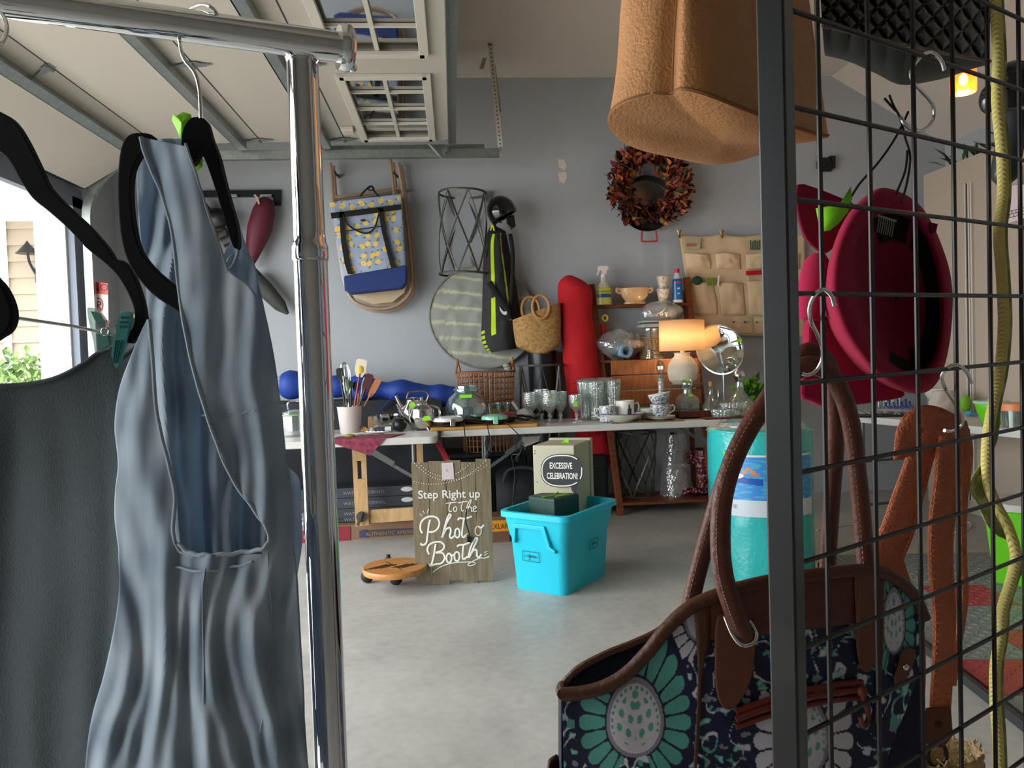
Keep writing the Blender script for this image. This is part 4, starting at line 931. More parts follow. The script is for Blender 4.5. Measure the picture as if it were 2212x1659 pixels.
nt = shm.node_tree; tr_ = nt.nodes.new('ShaderNodeBsdfTranslucent'); tr_.inputs[0].default_value = (*lin('#f6d8b0'), 1); mx_ = nt.nodes.new('ShaderNodeMixShader'); mx_.inputs[0].default_value = .55
nt.links.new(nt.nodes['Principled BSDF'].outputs[0], mx_.inputs[1]); nt.links.new(tr_.outputs[0], mx_.inputs[2]); nt.links.new(mx_.outputs[0], nt.nodes['Material Output'].inputs[0])
zs0, zs1 = 72*k, 139*k; b = B(); b.lathe(p+V((0, 0, zs0)), [(49*k, 0), (48.5*k, zs1-zs0)], 64); b.build('lamp_shade', shm, t, solid=.0015)
b = B(); b.tube([p+V((49*k*cos(a), 49*k*sin(a), zs1)) for a in [2*pi*i/60 for i in range(60)]], .003, 6, closed=True); b.build('shade_rim', mat('shade_trim', '#a87a44', .8), t)
bm_ = mat('bulb_warm', '#fff0c8', .3, emit='#ffd092', estr=9); b = B(); b.ball(p+V((0, 0, 108*k)), .030, 16); b.build('bulb', bm_, t)
ld = bpy.data.lights.new('lamp_glow', 'POINT'); ld.energy = 4.6; ld.color = (1, .88, .70); ld.shadow_soft_size = .03; lo = bpy.data.objects.new('lamp_glow', ld); COL.objects.link(lo); lo.location = p+V((0, 0, 104*k)); 
# round vanity mirror
c = P(1555, 755, YF+.44); k = c.y/F; t = thing('vanity_mirror', 'round tilting vanity mirror on a stand right of the lamp', 'mirror', (c.x, c.y, TT))
nrm = V((-.72, -.66, -.20)).normalized()
b = B(); b.lathe(c, [(0, .006), (54*k, .006)], 48, axis=nrm); mg_ = b; 
b = B(); b.lathe(c, [(0, -.006), (55*k, -.006), (58*k, -.002), (58.5*k, .006), (57*k, .009), (54*k, .0055)], 48, axis=nrm); fr_ = b.build('frame', mat('silver_frame', '#b9bab8', .25, .9), t); mg_.build('mirror_glass', mat('mirror', '#e8ecec', .02, 1.), fr_)
gtag(c+V((.09, -.15, .06)), nrm, t, .04, .022, rot=.2)
b = B(); b.cyl((c.x+.03, c.y+.02, TT), (c.x+.03, c.y+.02, c.z-40*k), .007); b.lathe((c.x+.03, c.y+.02, TT), [(.06, 0), (.06, .008), (.01, .014)], 24, close=True); b.build('stand', mat('silver_frame'), t)
# oil cruet with cork, round decanter, caddy, wine bottle etc.
p = at_table(1536, YF+.26); k = p.y/F; t = thing('oil_cruet', 'pale green glass cruet with a cork beside the square decanter', 'cruet', p)
b = B(); b.lathe(p, [(r*k, z*k) for r, z in [(20, 0), (23, 8), (19, 24), (9, 42), (5.5, 52), (5.5, 66), (7, 68), (5, 68), (4, 52), (0, 40)]], 28); b.build('vessel', greenish, t)
b = B(); b.cyl(p+V((0, 0, 66*k)), p+V((0, 0, 78*k)), 4*k, 5.5*k); b.build('cork', mat('cork_stopper', '#b07a3a', .8), t)
b = B(); b.tube(crv([p+V((5*k, 0, 60*k)), p+V((15*k, 0, 60*k)), p+V((16*k, 0, 45*k)), p+V((12*k, 0, 34*k))], 6), .004, 6); b.build('handle', greenish, t)
p = at_table(1598, YF+.36); k = p.y/F; t = thing('round_decanter', 'round clear decanter with a big silver ball stopper near the wire grid post', 'decanter', p)
b = B(); b.lathe(p, [(r*k, z*k) for r, z in [(28, 0), (34, 10), (32, 26), (16, 44), (9, 54), (9, 72), (8, 72), (8, 54), (0, 42)]], 32); b.build('vessel', clear, t)
b = B(); b.lathe(p+V((0, 0, 72*k)), [(r*k, z*k) for r, z in [(9, 0), (9, 4), (13, 10), (14, 16), (11, 24), (5, 28), (0, 29)]], 24); b.build('stopper', steel, t)
b = B(); [b.ball(p+V((rnd.gauss(0, .03), -.05+rnd.gauss(0, .012), .03+rnd.random()*.04)), .009, 6) for _ in range(26)]; o = b.build('yellow_seeds', mat('yellow_seed', '#b8932a', .6), t); o['kind'] = 'stuff'
b = B(); p0 = at_table(1522, YF+.05); p1 = at_table(1612, YF+.05); b.bb((p0.x, YF+.04, TT), (p1.x, YF+.20, TT+.012)); tag(b.build('serving_board', wd, smooth=False, bevel=.003), 'small dark board under the clear glass caddy', 'board')
for i, (pxx, h_, r_) in enumerate(((1566, 18, 32), (1584, 15, 30))):
    p = at_table(pxx, YF+.11, TT+.012+(0 if i == 0 else .05)); k = p.y/F
    t = thing('glass_dish', 'low ribbed clear glass dish on the small dark board, '+('lower one' if i == 0 else 'upper one'), 'dish', p); b = B()
    b.grid(lambda u, v: p+V((r_*k*(.9+.1*v)*(1+.03*cos(2*pi*u*24))*cos(2*pi*u), r_*k*.75*(.9+.1*v)*(1+.03*cos(2*pi*u*24))*sin(2*pi*u), h_*k*v)), 140, 4, cu=True); b.lathe(p, [(r_*k*.88, .001), (0, .001)], 30, sy=.75); b.build('vessel', clearb, t, solid=.002)
# plant in green vase behind
p = at_table(1622, YF+.52); t = thing('potted_plant', 'small bright green leafy plant behind the round decanter', 'plant', p)
leafball(p+V((0, 0, .13)), .105, 110, ['#3f7d18', '#5a9a20', '#2f6212', '#74b030'], .085, (1.0, .5, .9)).build('foliage', VC(.4), t, smooth=False)
b = B('#2c2622'); b.lathe(p, [(.04, 0), (.05, .06), (.045, .06), (.04, .01)], 20, close=True); b.build('pot', VC(.5), t)

# ================================================================== ON THE LADDER SHELF
def onS(px, i, Y=5.9): return V((P(px, 650, Y).x, Y, SHZ[i]))
p = onS(1305, 0, 5.9); k = p.y/F; t = thing('spray_bottle', 'spray bottle with white trigger and yellow liquid on the top shelf', 'bottle', p)
b = B()
def spf(u, v):
    z = v*60; r_ = 17 if z < 34 else (17-(z-34)*.62 if z < 50 else 6.5); a = 2*pi*u
    return p+V((r_*k*cos(a), r_*k*.6*sin(a), z*k))
def spc(u, v):
    z = v*60; fr_ = .55 < u < .95
    if fr_ and 14 < z < 24: return '#274a8a'
    if fr_ and 24 <= z < 38: return '#b9bd4a' if not (27 < z < 30) else '#5c6a3c'
    return '#b9b25a' if z < 34 else '#c4c0a8'
b.grid(spf, 40, 30, cu=True, colf=spc); b.build('body', VC(.3), t)
b = B(); b.cyl(p+V((0, 0, 60*k)), p+V((0, 0, 66*k)), 6*k, n=16); b.prism([p+V((x*k, -.012, z*k)) for x, z in ((-14, 77), (-10, 84), (8, 84), (12, 78), (6, 72), (6, 65), (-4, 65), (-5, 74), (-8, 74), (-13, 64), (-15, 66), (-11, 76))], (0, .024, 0)); b.build('trigger', mat('white_plastic', '#d8ccc6', .4), t, smooth=False)
p = onS(1371, 0, 5.9); k = p.y/F; t = thing('ceramic_planter', 'cream oval ceramic planter with raised vine pattern on the top shelf', 'planter', p)
b = B()
def cpf(u, v):
    pts = [(24, 0), (24, 3), (20, 6), (28, 16), (31, 24), (32, 31), (33, 34), (30, 34), (0, 20)]; r_, z_ = samp([V((a, c_, 0)) for a, c_ in pts], v).xy
    q = 1+.05*noise.noise(V((u*38, z_*.5, 4)))*(7 < z_ < 28); return p+V((r_*k*q*cos(2*pi*u), r_*k*.6*q*sin(2*pi*u), z_*k))
b.grid(cpf, 110, 50, cu=True); b.build('body', mat('cream_ceramic', '#c79f70', .35, coat=.3), t)
for s_ in (-1, 1): b = B(); b.tube(crv([p+V((s_*31*k, 0, 32*k)), p+V((s_*38*k, 0, 34*k)), p+V((s_*39*k, 0, 28*k)), p+V((s_*31*k, 0, 24*k))], 5), .010, 8); b.build('handle', mat('cream_ceramic'), t)
for i, (z_, nm) in enumerate(((0, 'saucer'), (3, 'lower'), (30, 'upper'))):
    p = onS(1432, 0, 5.9)+V((.003*i, 0, z_*k)); b = B('#c3b5a4')
    if i == 0: b.lathe(p, prf(p, [(13, 0), (16, 3), (0, 3)]), 28); tag(b.build('plant_saucer', VC(.4), origin=p), 'small white saucer under the two stacked speckled pots', 'saucer')
    else:
        b.grid(lambda u, v: p+V(((9+5*v)*k*(1+.03*noise.noise(V((u*30, v*8, i))))*cos(2*pi*u), (9+5*v)*k*sin(2*pi*u), 28*k*v)), 60, 16, cu=True, colf=lambda u, v: '#8a7c68' if noise.noise(V((u*22, v*9, i*3))) > .25 else '#c9bba8')
        b.lathe(p, [(9*k, .001), (0, .001)], 24); tag(b.build('speckled_pot', VC(.35), solid=.002, origin=p), nm+' of the two stacked white embossed pots on the top shelf', 'pot', 'stacked speckled pots')
p = onS(1464, 0, 5.9); k = p.y/F; t = thing('cleaner_bottle', 'blue and white bottle with a red cap at the right end of the top shelf', 'bottle', p)
b = B(); b.grid(lambda u, v: p+V(((11 if v < .72 else 11-(v-.72)*22)*k*cos(2*pi*u), (11 if v < .72 else 11-(v-.72)*22)*k*.8*sin(2*pi*u), 66*k*v)), 40, 40, cu=True, colf=lambda u, v: ('#c6c3c2' if v > .78 or v < .1 or u < .5 else ('#a83a48' if .64 < v < .70 and .6 < u < .9 else ('#c9d0dc' if (.44 < v < .5 or .28 < v < .32) and .66 < u < .86 and int(u*90) % 2 else '#1f5c96')))); b.build('body', VC(.25), t)
b = B(); b.cyl(p+V((0, 0, 65*k)), p+V((0, 0, 74*k)), 5.5*k, n=18); b.build('cap', mat('red_plastic', '#c01820', .35), t)
# second shelf
p = onS(1428, 1, 5.88); k = p.y/F
t = thing('glass_canister', 'glass canister wrapped in woven cane on the second shelf', 'canister', onS(1405, 1, 5.86)); q = WL[t.name]
b = B('#9a7c4e'); nst = 26
for i in range(nst): a = 2*pi*i/nst; b.bar(q+V((25*k*cos(a), 25*k*sin(a), 0)), q+V((25*k*cos(a), 25*k*sin(a), 44*k)), .006, .003, up=(cos(a), sin(a), 0))
for z_ in range(0, 46, 5): b.tube([q+V((25.4*k*cos(a), 25.4*k*sin(a), z_*k+.002)) for a in [2*pi*i/40 for i in range(40)]], .003, 5, closed=True)
b.build('cane_wrap', VC(.7), t); b = B(); b.lathe(q, [(r*k, z*k) for r, z in [(24, 1), (24, 48), (20, 56), (20, 66), (0, 66)]], 32); b.build('jar', clear, t)
t = thing('cake_carrier', 'pale green rectangular carrier lid on top of the glass canister', 'container', q+V((.02, 0, 66*k))); b = B('#9fb0a2'); c = q+V((.06, 0, 72*k)); b.box(c, (.30, .2, .028)); b.color('#3e5470').box(c+V((0, -.002, .02)), (.26, .18, .012)); b.color('#a8b6ab').box(c+V((0, 0, .032)), (.29, .19, .014)); b.build('body', VC(.4), t, smooth=False, bevel=.01); t.location = c-V((0, 0, .014)); 
for ch in t.children: ch.location = -(c-V((0, 0, .014)))+WL[t.name]
wrapm = glassm('plastic_wrap', '#e4e2e0', .25, bump=1.5, bscale=30, opac=.12)
t = thing('wrapped_dishes', 'white dishes wrapped in clear plastic leaning on top of the carrier', 'dishes', c+V((0, 0, .04)))
dn = V((.55, -.25, .8)).normalized(); cc = P(1418, 673, 5.88)
b = B('#c9c3bf'); b.lathe(cc, [(0, 0), (18*k, 0), (27*k, .02), (28*k, .03), (24*k, .028), (0, .012)], 32, axis=V((-.45, -.4, .8)), sx=.95); b.lathe(P(1448, 680, 5.88), [(0, 0), (11*k, 0), (13*k, .03), (11*k, .035), (0, .03)], 24, axis=V((.7, -.5, .4))); b.build('plates', VC(.25), t)
b = B(); b.grid(lambda u, v: P(1428, 676, 5.88)+V((.17*sin(pi*v)*cos(2*pi*u)*(1+.15*noise.noise(V((cos(2*pi*u)*2, v*4, 1)))), .09*sin(pi*v)*sin(2*pi*u), .095*cos(pi*v))), 30, 18, cu=True); b.build('plastic_wrap', wrapm, t)
t = thing('foam_roll', 'pale blue foam tube in clear plastic on the second shelf', 'foam tube', onS(1340, 1, 5.84)); b = B(); a_, c_ = P(1322, 753, 5.98), P(1354, 758, 5.72); b.tube([a_, c_], .052, 24, caps=False); b.tube([c_, a_], .034, 24, caps=False); b.lathe(c_, [(.034, 0), (.052, 0)], 24, axis=(c_-a_)); b.build('tube', mat('blue_foam', '#7fa3b8', .8), t)
b = B(); b.grid(lambda u, v: P(1340, 744, 5.85)+V((.20*sin(pi*v)*cos(2*pi*u)*(1+.2*noise.noise(V((cos(2*pi*u)*2, v*4, 7)))), .12*sin(pi*v)*sin(2*pi*u), .10*cos(pi*v)+.05*noise.noise(V((u*6, v*5, 2))))), 30, 20, cu=True); b.build('plastic_bag', wrapm, t)
b = B('#6e2030'); b.box(onS(1362, 1, 5.95)+V((0, 0, .06)), (.12, .1, .12)); tag(b.build('maroon_box', VC(.6), smooth=False, bevel=.01), 'dark maroon bundle behind the blue foam tube', 'bundle')
# fire-engine-red canister with yellow ring at the shelf's left side
t = thing('red_canister', 'slim red canister with a yellow ring nozzle between the red sack and shelf', 'canister', V((P(1303, 780, 5.97).x, 5.97, P(1303, 770, 5.97).z)))
b = B(); q = WL[t.name]; b.cyl(q, P(1300, 700, 5.97), .03, n=16); b.box(q+V((.03, .02, .1)), (.05, .04, .2)); b.build('body', mat('red_plastic'), t, smooth=False)
b = B(); qq = P(1307, 687, 5.93); b.tube([qq+V((.020*cos(a), 0, .022*sin(a))) for a in [2*pi*i/20 for i in range(20)]], .008, 8, closed=True); b.build('ring', mat('yellow_plastic', '#d8bc2c', .4), t)

# ================================================================== BASKET AND LATTICE BEHIND THE TABLE
def wicker(label, p, r, h, col_='#a57048'):
    t = thing('wicker_basket', label, 'basket', p); b = B(col_); n = 34
    for i in range(n): a = 2*pi*i/n; b.tube([p+V((r*(.86+.14*v)*cos(a), r*(.86+.14*v)*sin(a), h*v)) for v in (0, .5, 1)], .005, 5)
    b.build('stakes', VC(.6), t); b = B('#8f5c36')
    for j in range(15):
        v = j/14; dense = (j in (6, 7, 8, 9)) or j > 12
        b.tube([p+V(((r*(.86+.14*v)+.004*sin(i*pi*1.0))*cos(2*pi*i/68), (r*(.86+.14*v)+.004*sin(i*pi))*sin(2*pi*i/68), h*v+.003*sin(i*3))) for i in range(68)], .006 if dense else .0035, 5, closed=True)
    b.build('weave', VC(.6), t)
    for s_ in (-1, 1):
        b = B('#9a6a3e'); b.tube(crv([p+V((s_*r*.96-.02, -.035, h-.01)), p+V((s_*r*.97, -.02, h+.09)), p+V((s_*r*.97, .02, h+.09)), p+V((s_*r*.96+.02, .035, h-.01))], 6), .008, 6); b.build('handle', VC(.6), t)
    return t
# basket stands on a black storage tote between table and wall
b = B(); tx = P(1045, 900, 5.88).x; zb = P(1045, 972, 5.85).z
t = thing('storage_tote', 'black plastic storage tote under the middle table holding up the wicker basket', 'tote', (tx, 5.87, 0))
zl = .47; b = B(); b.prism([(tx-.28, 5.69, 0), (tx+.28, 5.69, 0), (tx+.28, 6.06, 0), (tx-.28, 6.06, 0)], (0, 0, zl)); b.build('body', mat('black_tote', '#0d1114', .4), t, smooth=False, bevel=.02)
b = B(); b.bb((tx-.31, 5.67, zl), (tx+.31, 6.08, zl+.035)); b.build('lid', mat('black_tote'), t, smooth=False, bevel=.01)
pb_ = V((P(1052, 900, 5.88).x, 5.88, zl+.035))
wicker('open weave brown wicker basket with two handles behind the big glass jar', pb_, 60*5.88/F*1.02, P(1052, 803, 5.88).z-zl-.035)
b = B('#a59e90')
for k_ in range(3): b.ball(P(1094+k_*3, 790+k_*6, 5.84), .03, 10, (1, 1, .7))
tag(b.build('yarn_bundle', VC(.8)), 'small grey white rope bundle at the right rim of the wicker basket', 'bundle')
pk = P(1170, 900, 5.88)
t = thing('black_planter', 'matte dark tall planter behind the iron lattice stand', 'planter', (pk.x+.0, 6.0, 0)); b = B(); zt_ = P(1170, 758, 6.0).z; b.lathe((pk.x+.03, 5.98, 0), [(.09, 0), (.115, zt_), (.1, zt_), (.09, .1)], 32, close=True); b.build('body', mat('dark_metal', '#16181b', .35), t)
pk2 = V((P(1172, 900, 5.72).x, 5.84, .0)); latt('lattice_stand', 'iron lattice stand with zigzag rim behind the goblets', pk2, .13, P(1172, 789, 5.76).z, nx=6, r2=47*5.76/F)
# ================================================================== LEFT TABLE
def onL(px, py):
    q = PZ(px, py, TT)
    if q.y > YFL+.42: q = V((P(px, py, YFL+.42).x, YFL+.42, TT))
    return q
napm = mat('maroon_batik', '#7e3444', .9, nscale=40, namt=.45)
b = B(); p0, p1, p2 = onL(712, 944), onL(880, 935), onL(775, 951); z_ = TT+.003
tri = [V((onL(700, 951).x, YFL+.004, z_)), V((onL(842, 946).x, YFL+.004, z_)), V((onL(880, 930).x, YFL+.22, z_)), V((onL(745, 935).x, YFL+.2, z_))]
b.prism(tri, (0, 0, .002))
b.prism([V((tri[0].x, YFL-.006, z_+.002)), V((tri[1].x-.02, YFL-.006, z_+.002)), P(800, 984, YFL-.012), P(790, 981, YFL-.012)], (0, -.003, 0))
tag(b.build('napkin', napm, smooth=False), 'maroon patterned cloth hanging its corner over the white table edge', 'cloth')
# crock of utensils
p = onL(757, 934); k = sc(p); t = thing('utensil_crock', 'tall pinkish white ceramic crock full of kitchen utensils', 'crock', p)
b = B(); b.lathe(p, [(r*k, z*k) for r, z in [(19, 0), (21, 3), (26, 56), (26.5, 58), (24, 58), (23, 50), (18, 4), (0, 4)]], 40); b.build('body', mat('crock_ceramic', '#cfc2bc', .4, bump=.2), t)
def uten(name, label, tip_px, cat, fn, base=(757, 890)):
    a_ = V((P(base[0], base[1], p.y).x, p.y+rnd.uniform(-.03, .03), TT+.03)); q = P(*tip_px, p.y+rnd.uniform(-.02, .05)); t = thing(name, label, cat, a_); fn(a_, q, t); return t
def stick(colr, r=.006, rough=.5, metal=0.):
    def f(a_, q, t): b = B(colr); b.tube([a_, q], r, 8); b.build('handle', VC(rough, metal), t)
    return f
def flathead(hc, hw_, hl, colr, hcol=None, curve=0, metal=0.):
    def f(a_, q, t):
        d = (q-a_).normalized(); b = B(hcol or colr); b.tube([a_, q-d*hl*.8], .006, 8); b.build('handle', VC(.4, metal), t)
        sd_ = d.cross(V((0, -1, 0))).normalized(); e = q; s0 = q-d*hl
        b = B(hc); b.prism([s0-sd_*hw_*.25, s0+d*hl*.35-sd_*hw_*.5, e-d*.01-sd_*hw_*.48, e-sd_*hw_*.3, e+sd_*hw_*.3, e-d*.01+sd_*hw_*.48, s0+d*hl*.35+sd_*hw_*.5, s0+sd_*hw_*.25], (0, .006, 0)); b.build('head', VC(.4, metal), t, smooth=False)
    return f
def whisk(a_, q, t):
    d = (q-a_).normalized(); m_ = a_.lerp(q, .45); b = B(); b.tube([a_, m_], .007, 8); b.build('handle', steel, t); sd_ = d.cross(V((0, -1, 0))).normalized(); y_ = V((0, 1, 0))
    for kk in range(6):
        a2 = pi*kk/6; w_ = sd_*cos(a2)+y_*sin(a2); L_ = (q-m_).length; b = B(); b.tube([m_+d*(L_*s_)+w_*r_ for s_, r_ in ((0, .004), (.3, .024), (.7, .034), (.93, .022), (1, 0), (.93, -.022), (.7, -.034), (.3, -.024), (0, -.004))], .0018, 5); b.build('wire', steel, t)
uten('whisk', 'wire balloon whisk standing at the left of the utensil crock', (743, 782), 'whisk', whisk)
uten('spatula', 'cream spatula printed with a yellow lemon, tallest in the crock', (782, 776), 'spatula', flathead('#d8cfb4', .075, .12, '#a02838'))
b = B('#c9a83c'); b.ball(P(779, 798, p.y-.02), .02, 12, (1, .25, 1.3)); tag(b.build('lemon_print', VC(.6)), 'yellow lemon printed on the cream spatula head', 'print')
uten('spatula', 'brown wooden spatula leaning right in the utensil crock', (819, 818), 'spatula', flathead('#a5693a', .045, .14, '#a5693a'))
uten('grater', 'dark red flat kitchen tool leaning right in the crock', (800, 808), 'grater', flathead('#4a1416', .055, .13, '#2a1012'))
uten('peeler', 'white and steel knife shaped tool in the crock', (790, 815), 'utensil', flathead('#c9c9c6', .028, .09, '#b9b4b0', metal=0))
uten('spoon', 'black plastic spoon near the middle of the crock', (772, 824), 'spoon', flathead('#0e1014', .05, .07, '#0e1014'))
uten('ladle', 'black cooking ladle at the left edge of the crock', (733, 795), 'ladle', flathead('#0c0f14', .05, .10, '#14161a'), (752, 890))
uten('brush', 'lime green handled brush behind the whisk in the crock', (750, 818), 'brush', flathead('#8fc83a', .02, .08, '#7ab82e'))
uten('spoon', 'black handled slotted spoon beside the lime brush', (758, 822), 'spoon', flathead('#101216', .03, .05, '#101216'))
uten('spoon', 'steel spoon handle in the crock leaning left', (741, 812), 'spoon', stick('#b9b9b9', .005, .2, .9), (750, 890))
uten('spoon', 'orange wooden spoon handle low in the crock', (775, 850), 'spoon', stick('#b97840', .006), (765, 890))
# glass pot at the far left
q = onL(640, 942); k = sc(q); t = thing('glass_pot', 'clear glass saucepan with green rimmed lid at the left end of the white table', 'pot', q)
b = B(); b.lathe(q, [(r*k, z*k) for r, z in [(24, 0), (29, 4), (30, 44), (28, 44), (27, 6), (0, 3)]], 40); b.build('vessel', clear, t)
b = B(); b.lathe(q, [(r*k, z*k) for r, z in [(30, 45), (28, 50), (10, 56), (0, 57)]], 36); b.build('lid', clear, t)
b = B('#7fb86a'); b.tube([q+V((30*k*cos(a), 30*k*sin(a), 46*k)) for a in [2*pi*i/40 for i in range(40)]], .005, 6, closed=True); b.build('lid_rim', VC(.4), t)
b = B(); b.tube(crv([q+V((-14*k, 0, 56*k)), q+V((-15*k, 0, 70*k)), q+V((0, 0, 74*k)), q+V((15*k, 0, 70*k)), q+V((14*k, 0, 56*k))], 5), .005, 8); b.build('lid_handle', clear, t)
# steel kettle, teapot and bowl
q = onL(890, 912)+V((0, .18, 0)); k = sc(q); t = thing('kettle', 'tall polished steel kettle with an arched handle behind the small teapot', 'kettle', q)
b = B(); b.lathe(q, [(r*k, z*k) for r, z in [(20, 0), (24, 8), (27, 26), (24, 44), (15, 56), (14, 62), (17, 66), (0, 68)]], 36); b.build('body', steel, t)
b = B(); b.tube(crv([q+V((-12*k, 0, 66*k)), q+V((-6*k, 0, 78*k)), q+V((22*k, 0, 80*k)), q+V((34*k, 0, 72*k)), q+V((28*k, 0, 56*k))], 6), .007, 8); b.build('handle', mat('bronze_handle', '#7d6a5a', .3, .8), t)
b = B(); b.tube([q+V((-20*k, 0, 40*k)), q+V((-30*k, 0, 58*k)), q+V((-36*k, 0, 72*k))], [.02, .012, .01], 10); b.build('spout', steel, t)
gtag(q+V((.0, -27*k, 52*k)), (0, -1, 0), t, .04, .03, rot=.5)
q = onL(912, 925)+V((0, .05, 0)); k = sc(q); t = thing('teapot', 'small polished steel teapot with green sticker at the right end of the white table', 'teapot', q)
b = B(); b.lathe(q, [(r*k, z*k) for r, z in [(16, 4), (24, 12), (29, 30), (25, 46), (13, 54), (12, 58), (8, 62), (3, 64), (4, 70), (0, 72)]], 40); b.build('body', steel, t)
b = B(); b.tube([q+V((-22*k, 0, 16*k)), q+V((-40*k, 0, 34*k)), q+V((-52*k, -.01, 58*k))], [.026, .016, .011], 12); b.build('spout', steel, t)
b = B(); b.tube(crv([q+V((18*k, 0, 52*k)), q+V((36*k, 0, 44*k)), q+V((34*k, 0, 16*k)), q+V((24*k, 0, 12*k))], 6), .008, 8); b.build('handle', steel, t)
for a in (.8, 2.2, 4, 5.4): b = B(); b.tube([q+V((14*k*cos(a), 14*k*sin(a), 8*k)), q+V((22*k*cos(a), 22*k*sin(a), 0))], .006, 6); b.build('foot', steel, t)
gtag(q+V((.03, -.088, .085)), (0, -1, 0), t, .05, .03)
q = onL(832, 915)+V((0, .16, 0)); k = sc(q); t = thing('steel_bowl', 'polished steel bowl with green sticker behind the black ladle', 'bowl', q)
b = B(); b.lathe(q, [(r*k, z*k) for r, z in [(12, 0), (16, 2), (29, 18), (33, 32), (32, 32), (27, 18), (0, 3)]], 40); b.build('body', steel, t); gtag(q+V((.01, -.082, .055)), (0, -1, 0), t, .05, .02)
b = B(); q = onL(826, 905); b.bb((q.x-.12, YFL+.64, TT), (q.x+.14, YFL+.75, TT+.09)); tag(b.build('wooden_box', woodm('pine', '#b58a58', '#caa272', .6, (1, 8, 1), 10), smooth=False, bevel=.003), 'light wooden box at the back of the white table behind the steel bowl', 'box')
# small goods in front
def small(name, label, cat, colr, px, py, r, scl, z=0, dy=0., group=None, rough=.4, m=None):
    q = onL(px, py)+V((0, dy, z)); b = B(colr); b.ball(q+V((0, 0, r*scl[2])), r, 16, scl); return tag(b.build(name, m or VC(rough)), label, cat, group)
small('black_ladle_bowl', 'round black plastic scoop lying at the right of the small utensils', 'scoop', '#0d0e11', 864, 932, .048, (1, .9, .95))
small('white_timer', 'white egg shaped timer among the small utensils', 'timer', '#d8d4d2', 812, 921, .022, (1, 1, 1), dy=.05)
small('bottle_stopper', 'small white round stopper beside the egg shaped timer', 'stopper', '#cfc9c8', 802, 926, .020, (1.1, 1, .9), dy=.02)
it = B('#39404c'); q = onL(826, 931); it.tube([q+V((-.045, 0, .018)), q+V((.05, -.01, .02))], [.02, .016], 12); it.color('#d6d6d8').tube([q+V((.02, -.012, .022)), q+V((.062, -.016, .022))], .017, 12); tag(it.build('corkscrew', VC(.3)), 'slate grey and white handled tool in front of the steel bowl', 'tool')
it = B('#c98a24'); q = onL(782, 930); it.box(q+V((0, 0, .03)), (.06, .03, .03), Matrix.Rotation(.3, 3, 'Y')); it.color('#4a3a70').box(q+V((.0, -.012, .04)), (.02, .012, .02)); tag(it.build('orange_clip', VC(.5), smooth=False), 'orange clip with purple detail in front of the crock', 'clip')
for i, (px, py, cl_, nm) in enumerate(((757, 937, '#4a5a9a', 'blue edged white plate at the crock foot'), (775, 941, '#d8d4cc', 'white spoon rest beside the crock'), (800, 941, '#c8bab0', 'fan of pale measuring spoons near the table edge'), (822, 939, '#cfc4bc', 'pale measuring spoon at the right of the fan'))):
    q = onL(px, py); it = B(cl_); it.lathe(q+V((0, .02, .003+.001*i)), [(.02, 0), (.05, .008), (.052, .011), (.02, .004), (0, .004)], 28, sy=.55); tag(it.build('spoon_rest' if i else 'small_plate', VC(.3)), nm, 'dish')
it = B('#8a8a3a'); q = onL(755, 946); it.ball(q+V((0, .015, .012)), .03, 14, (1.2, .6, .4)); tag(it.build('olive_dish', VC(.3)), 'small olive and blue striped dish at the table edge', 'dish')
for i in range(5):
    q = onL(797+i*8, 938); it = B('#d3cbc4'); it.tube([q+V((-.02, .02, .016)), q+V((.02, -.01, .012))], (.006, .002), 8); tag(it.build('measuring_spoon', VC(.3)), 'pale measuring spoon handle in the fan by the table edge', 'spoon', 'fan of measuring spoons')
# behind the left table: blue canopy sack lying on dark covered boxes
bluem = mat('blue_nylon', '#183a8c', .6, bump=.8, bscale=14)
zt_ = P(850, 862, 5.75).z
t = thing('covered_boxes', 'stack of boxes under a black cloth behind the white table', 'covered boxes', (-1.1, 5.8, 0))
b = B(); b.grid(lambda u, v: V((-2.1+2.0*u, 5.66+.02*noise.noise(V((u*9, v*4, 0))), (zt_)*(1-v))), 60, 30); b.grid(lambda u, v: V((-2.1+2.0*u, 5.66+.4*v, zt_+.015*noise.noise(V((u*7, v*3, 5))))), 60, 10); b.grid(lambda u, v: V((-.1, 5.66+.4*u, zt_*v)), 8, 8)
b.build('cloth', mat('black_cloth', '#24272c', .8, bump=.5, bscale=10), t)
def cps(t_): return [V(q) for q in t_]
cl = crv([P(600, 835, 5.62), P(700, 838, 5.62), P(780, 842, 5.62), P(860, 850, 5.62), P(940, 858, 5.62), P(985, 862, 5.62)], 8)
b = B(); b.tube([V((q_.x, 5.74, q_.z+.01)) for q_ in cl], [.080+.06*noise.noise(V((i*.22, 0, 0)))-(.0 if i < 36 else .018*(i-36)/4) for i in range(len(cl))], 18)
t = thing('canopy_sack', 'long blue nylon sack lying behind the white table', 'sack', V((cl[20].x, 5.74, cl[20].z-.1))); b.build('body', bluem, t)
b = B('#2a55b8'); b.tube([P(858, 848, 5.62), P(840, 868, 5.63), P(822, 886, 5.64)], (.016, .004), 8); b.build('strap', VC(.6), t)
b = B(); b.ball(P(640, 817, 5.74), .1, 20, (1.6, .6, .35)); tag(b.build('foil_bundle', mat('foil_print', '#9a9ca4', .35, .3, nscale=30, namt=.7)), 'silvery printed plastic bundle on the blue sack at the far left', 'bundle')
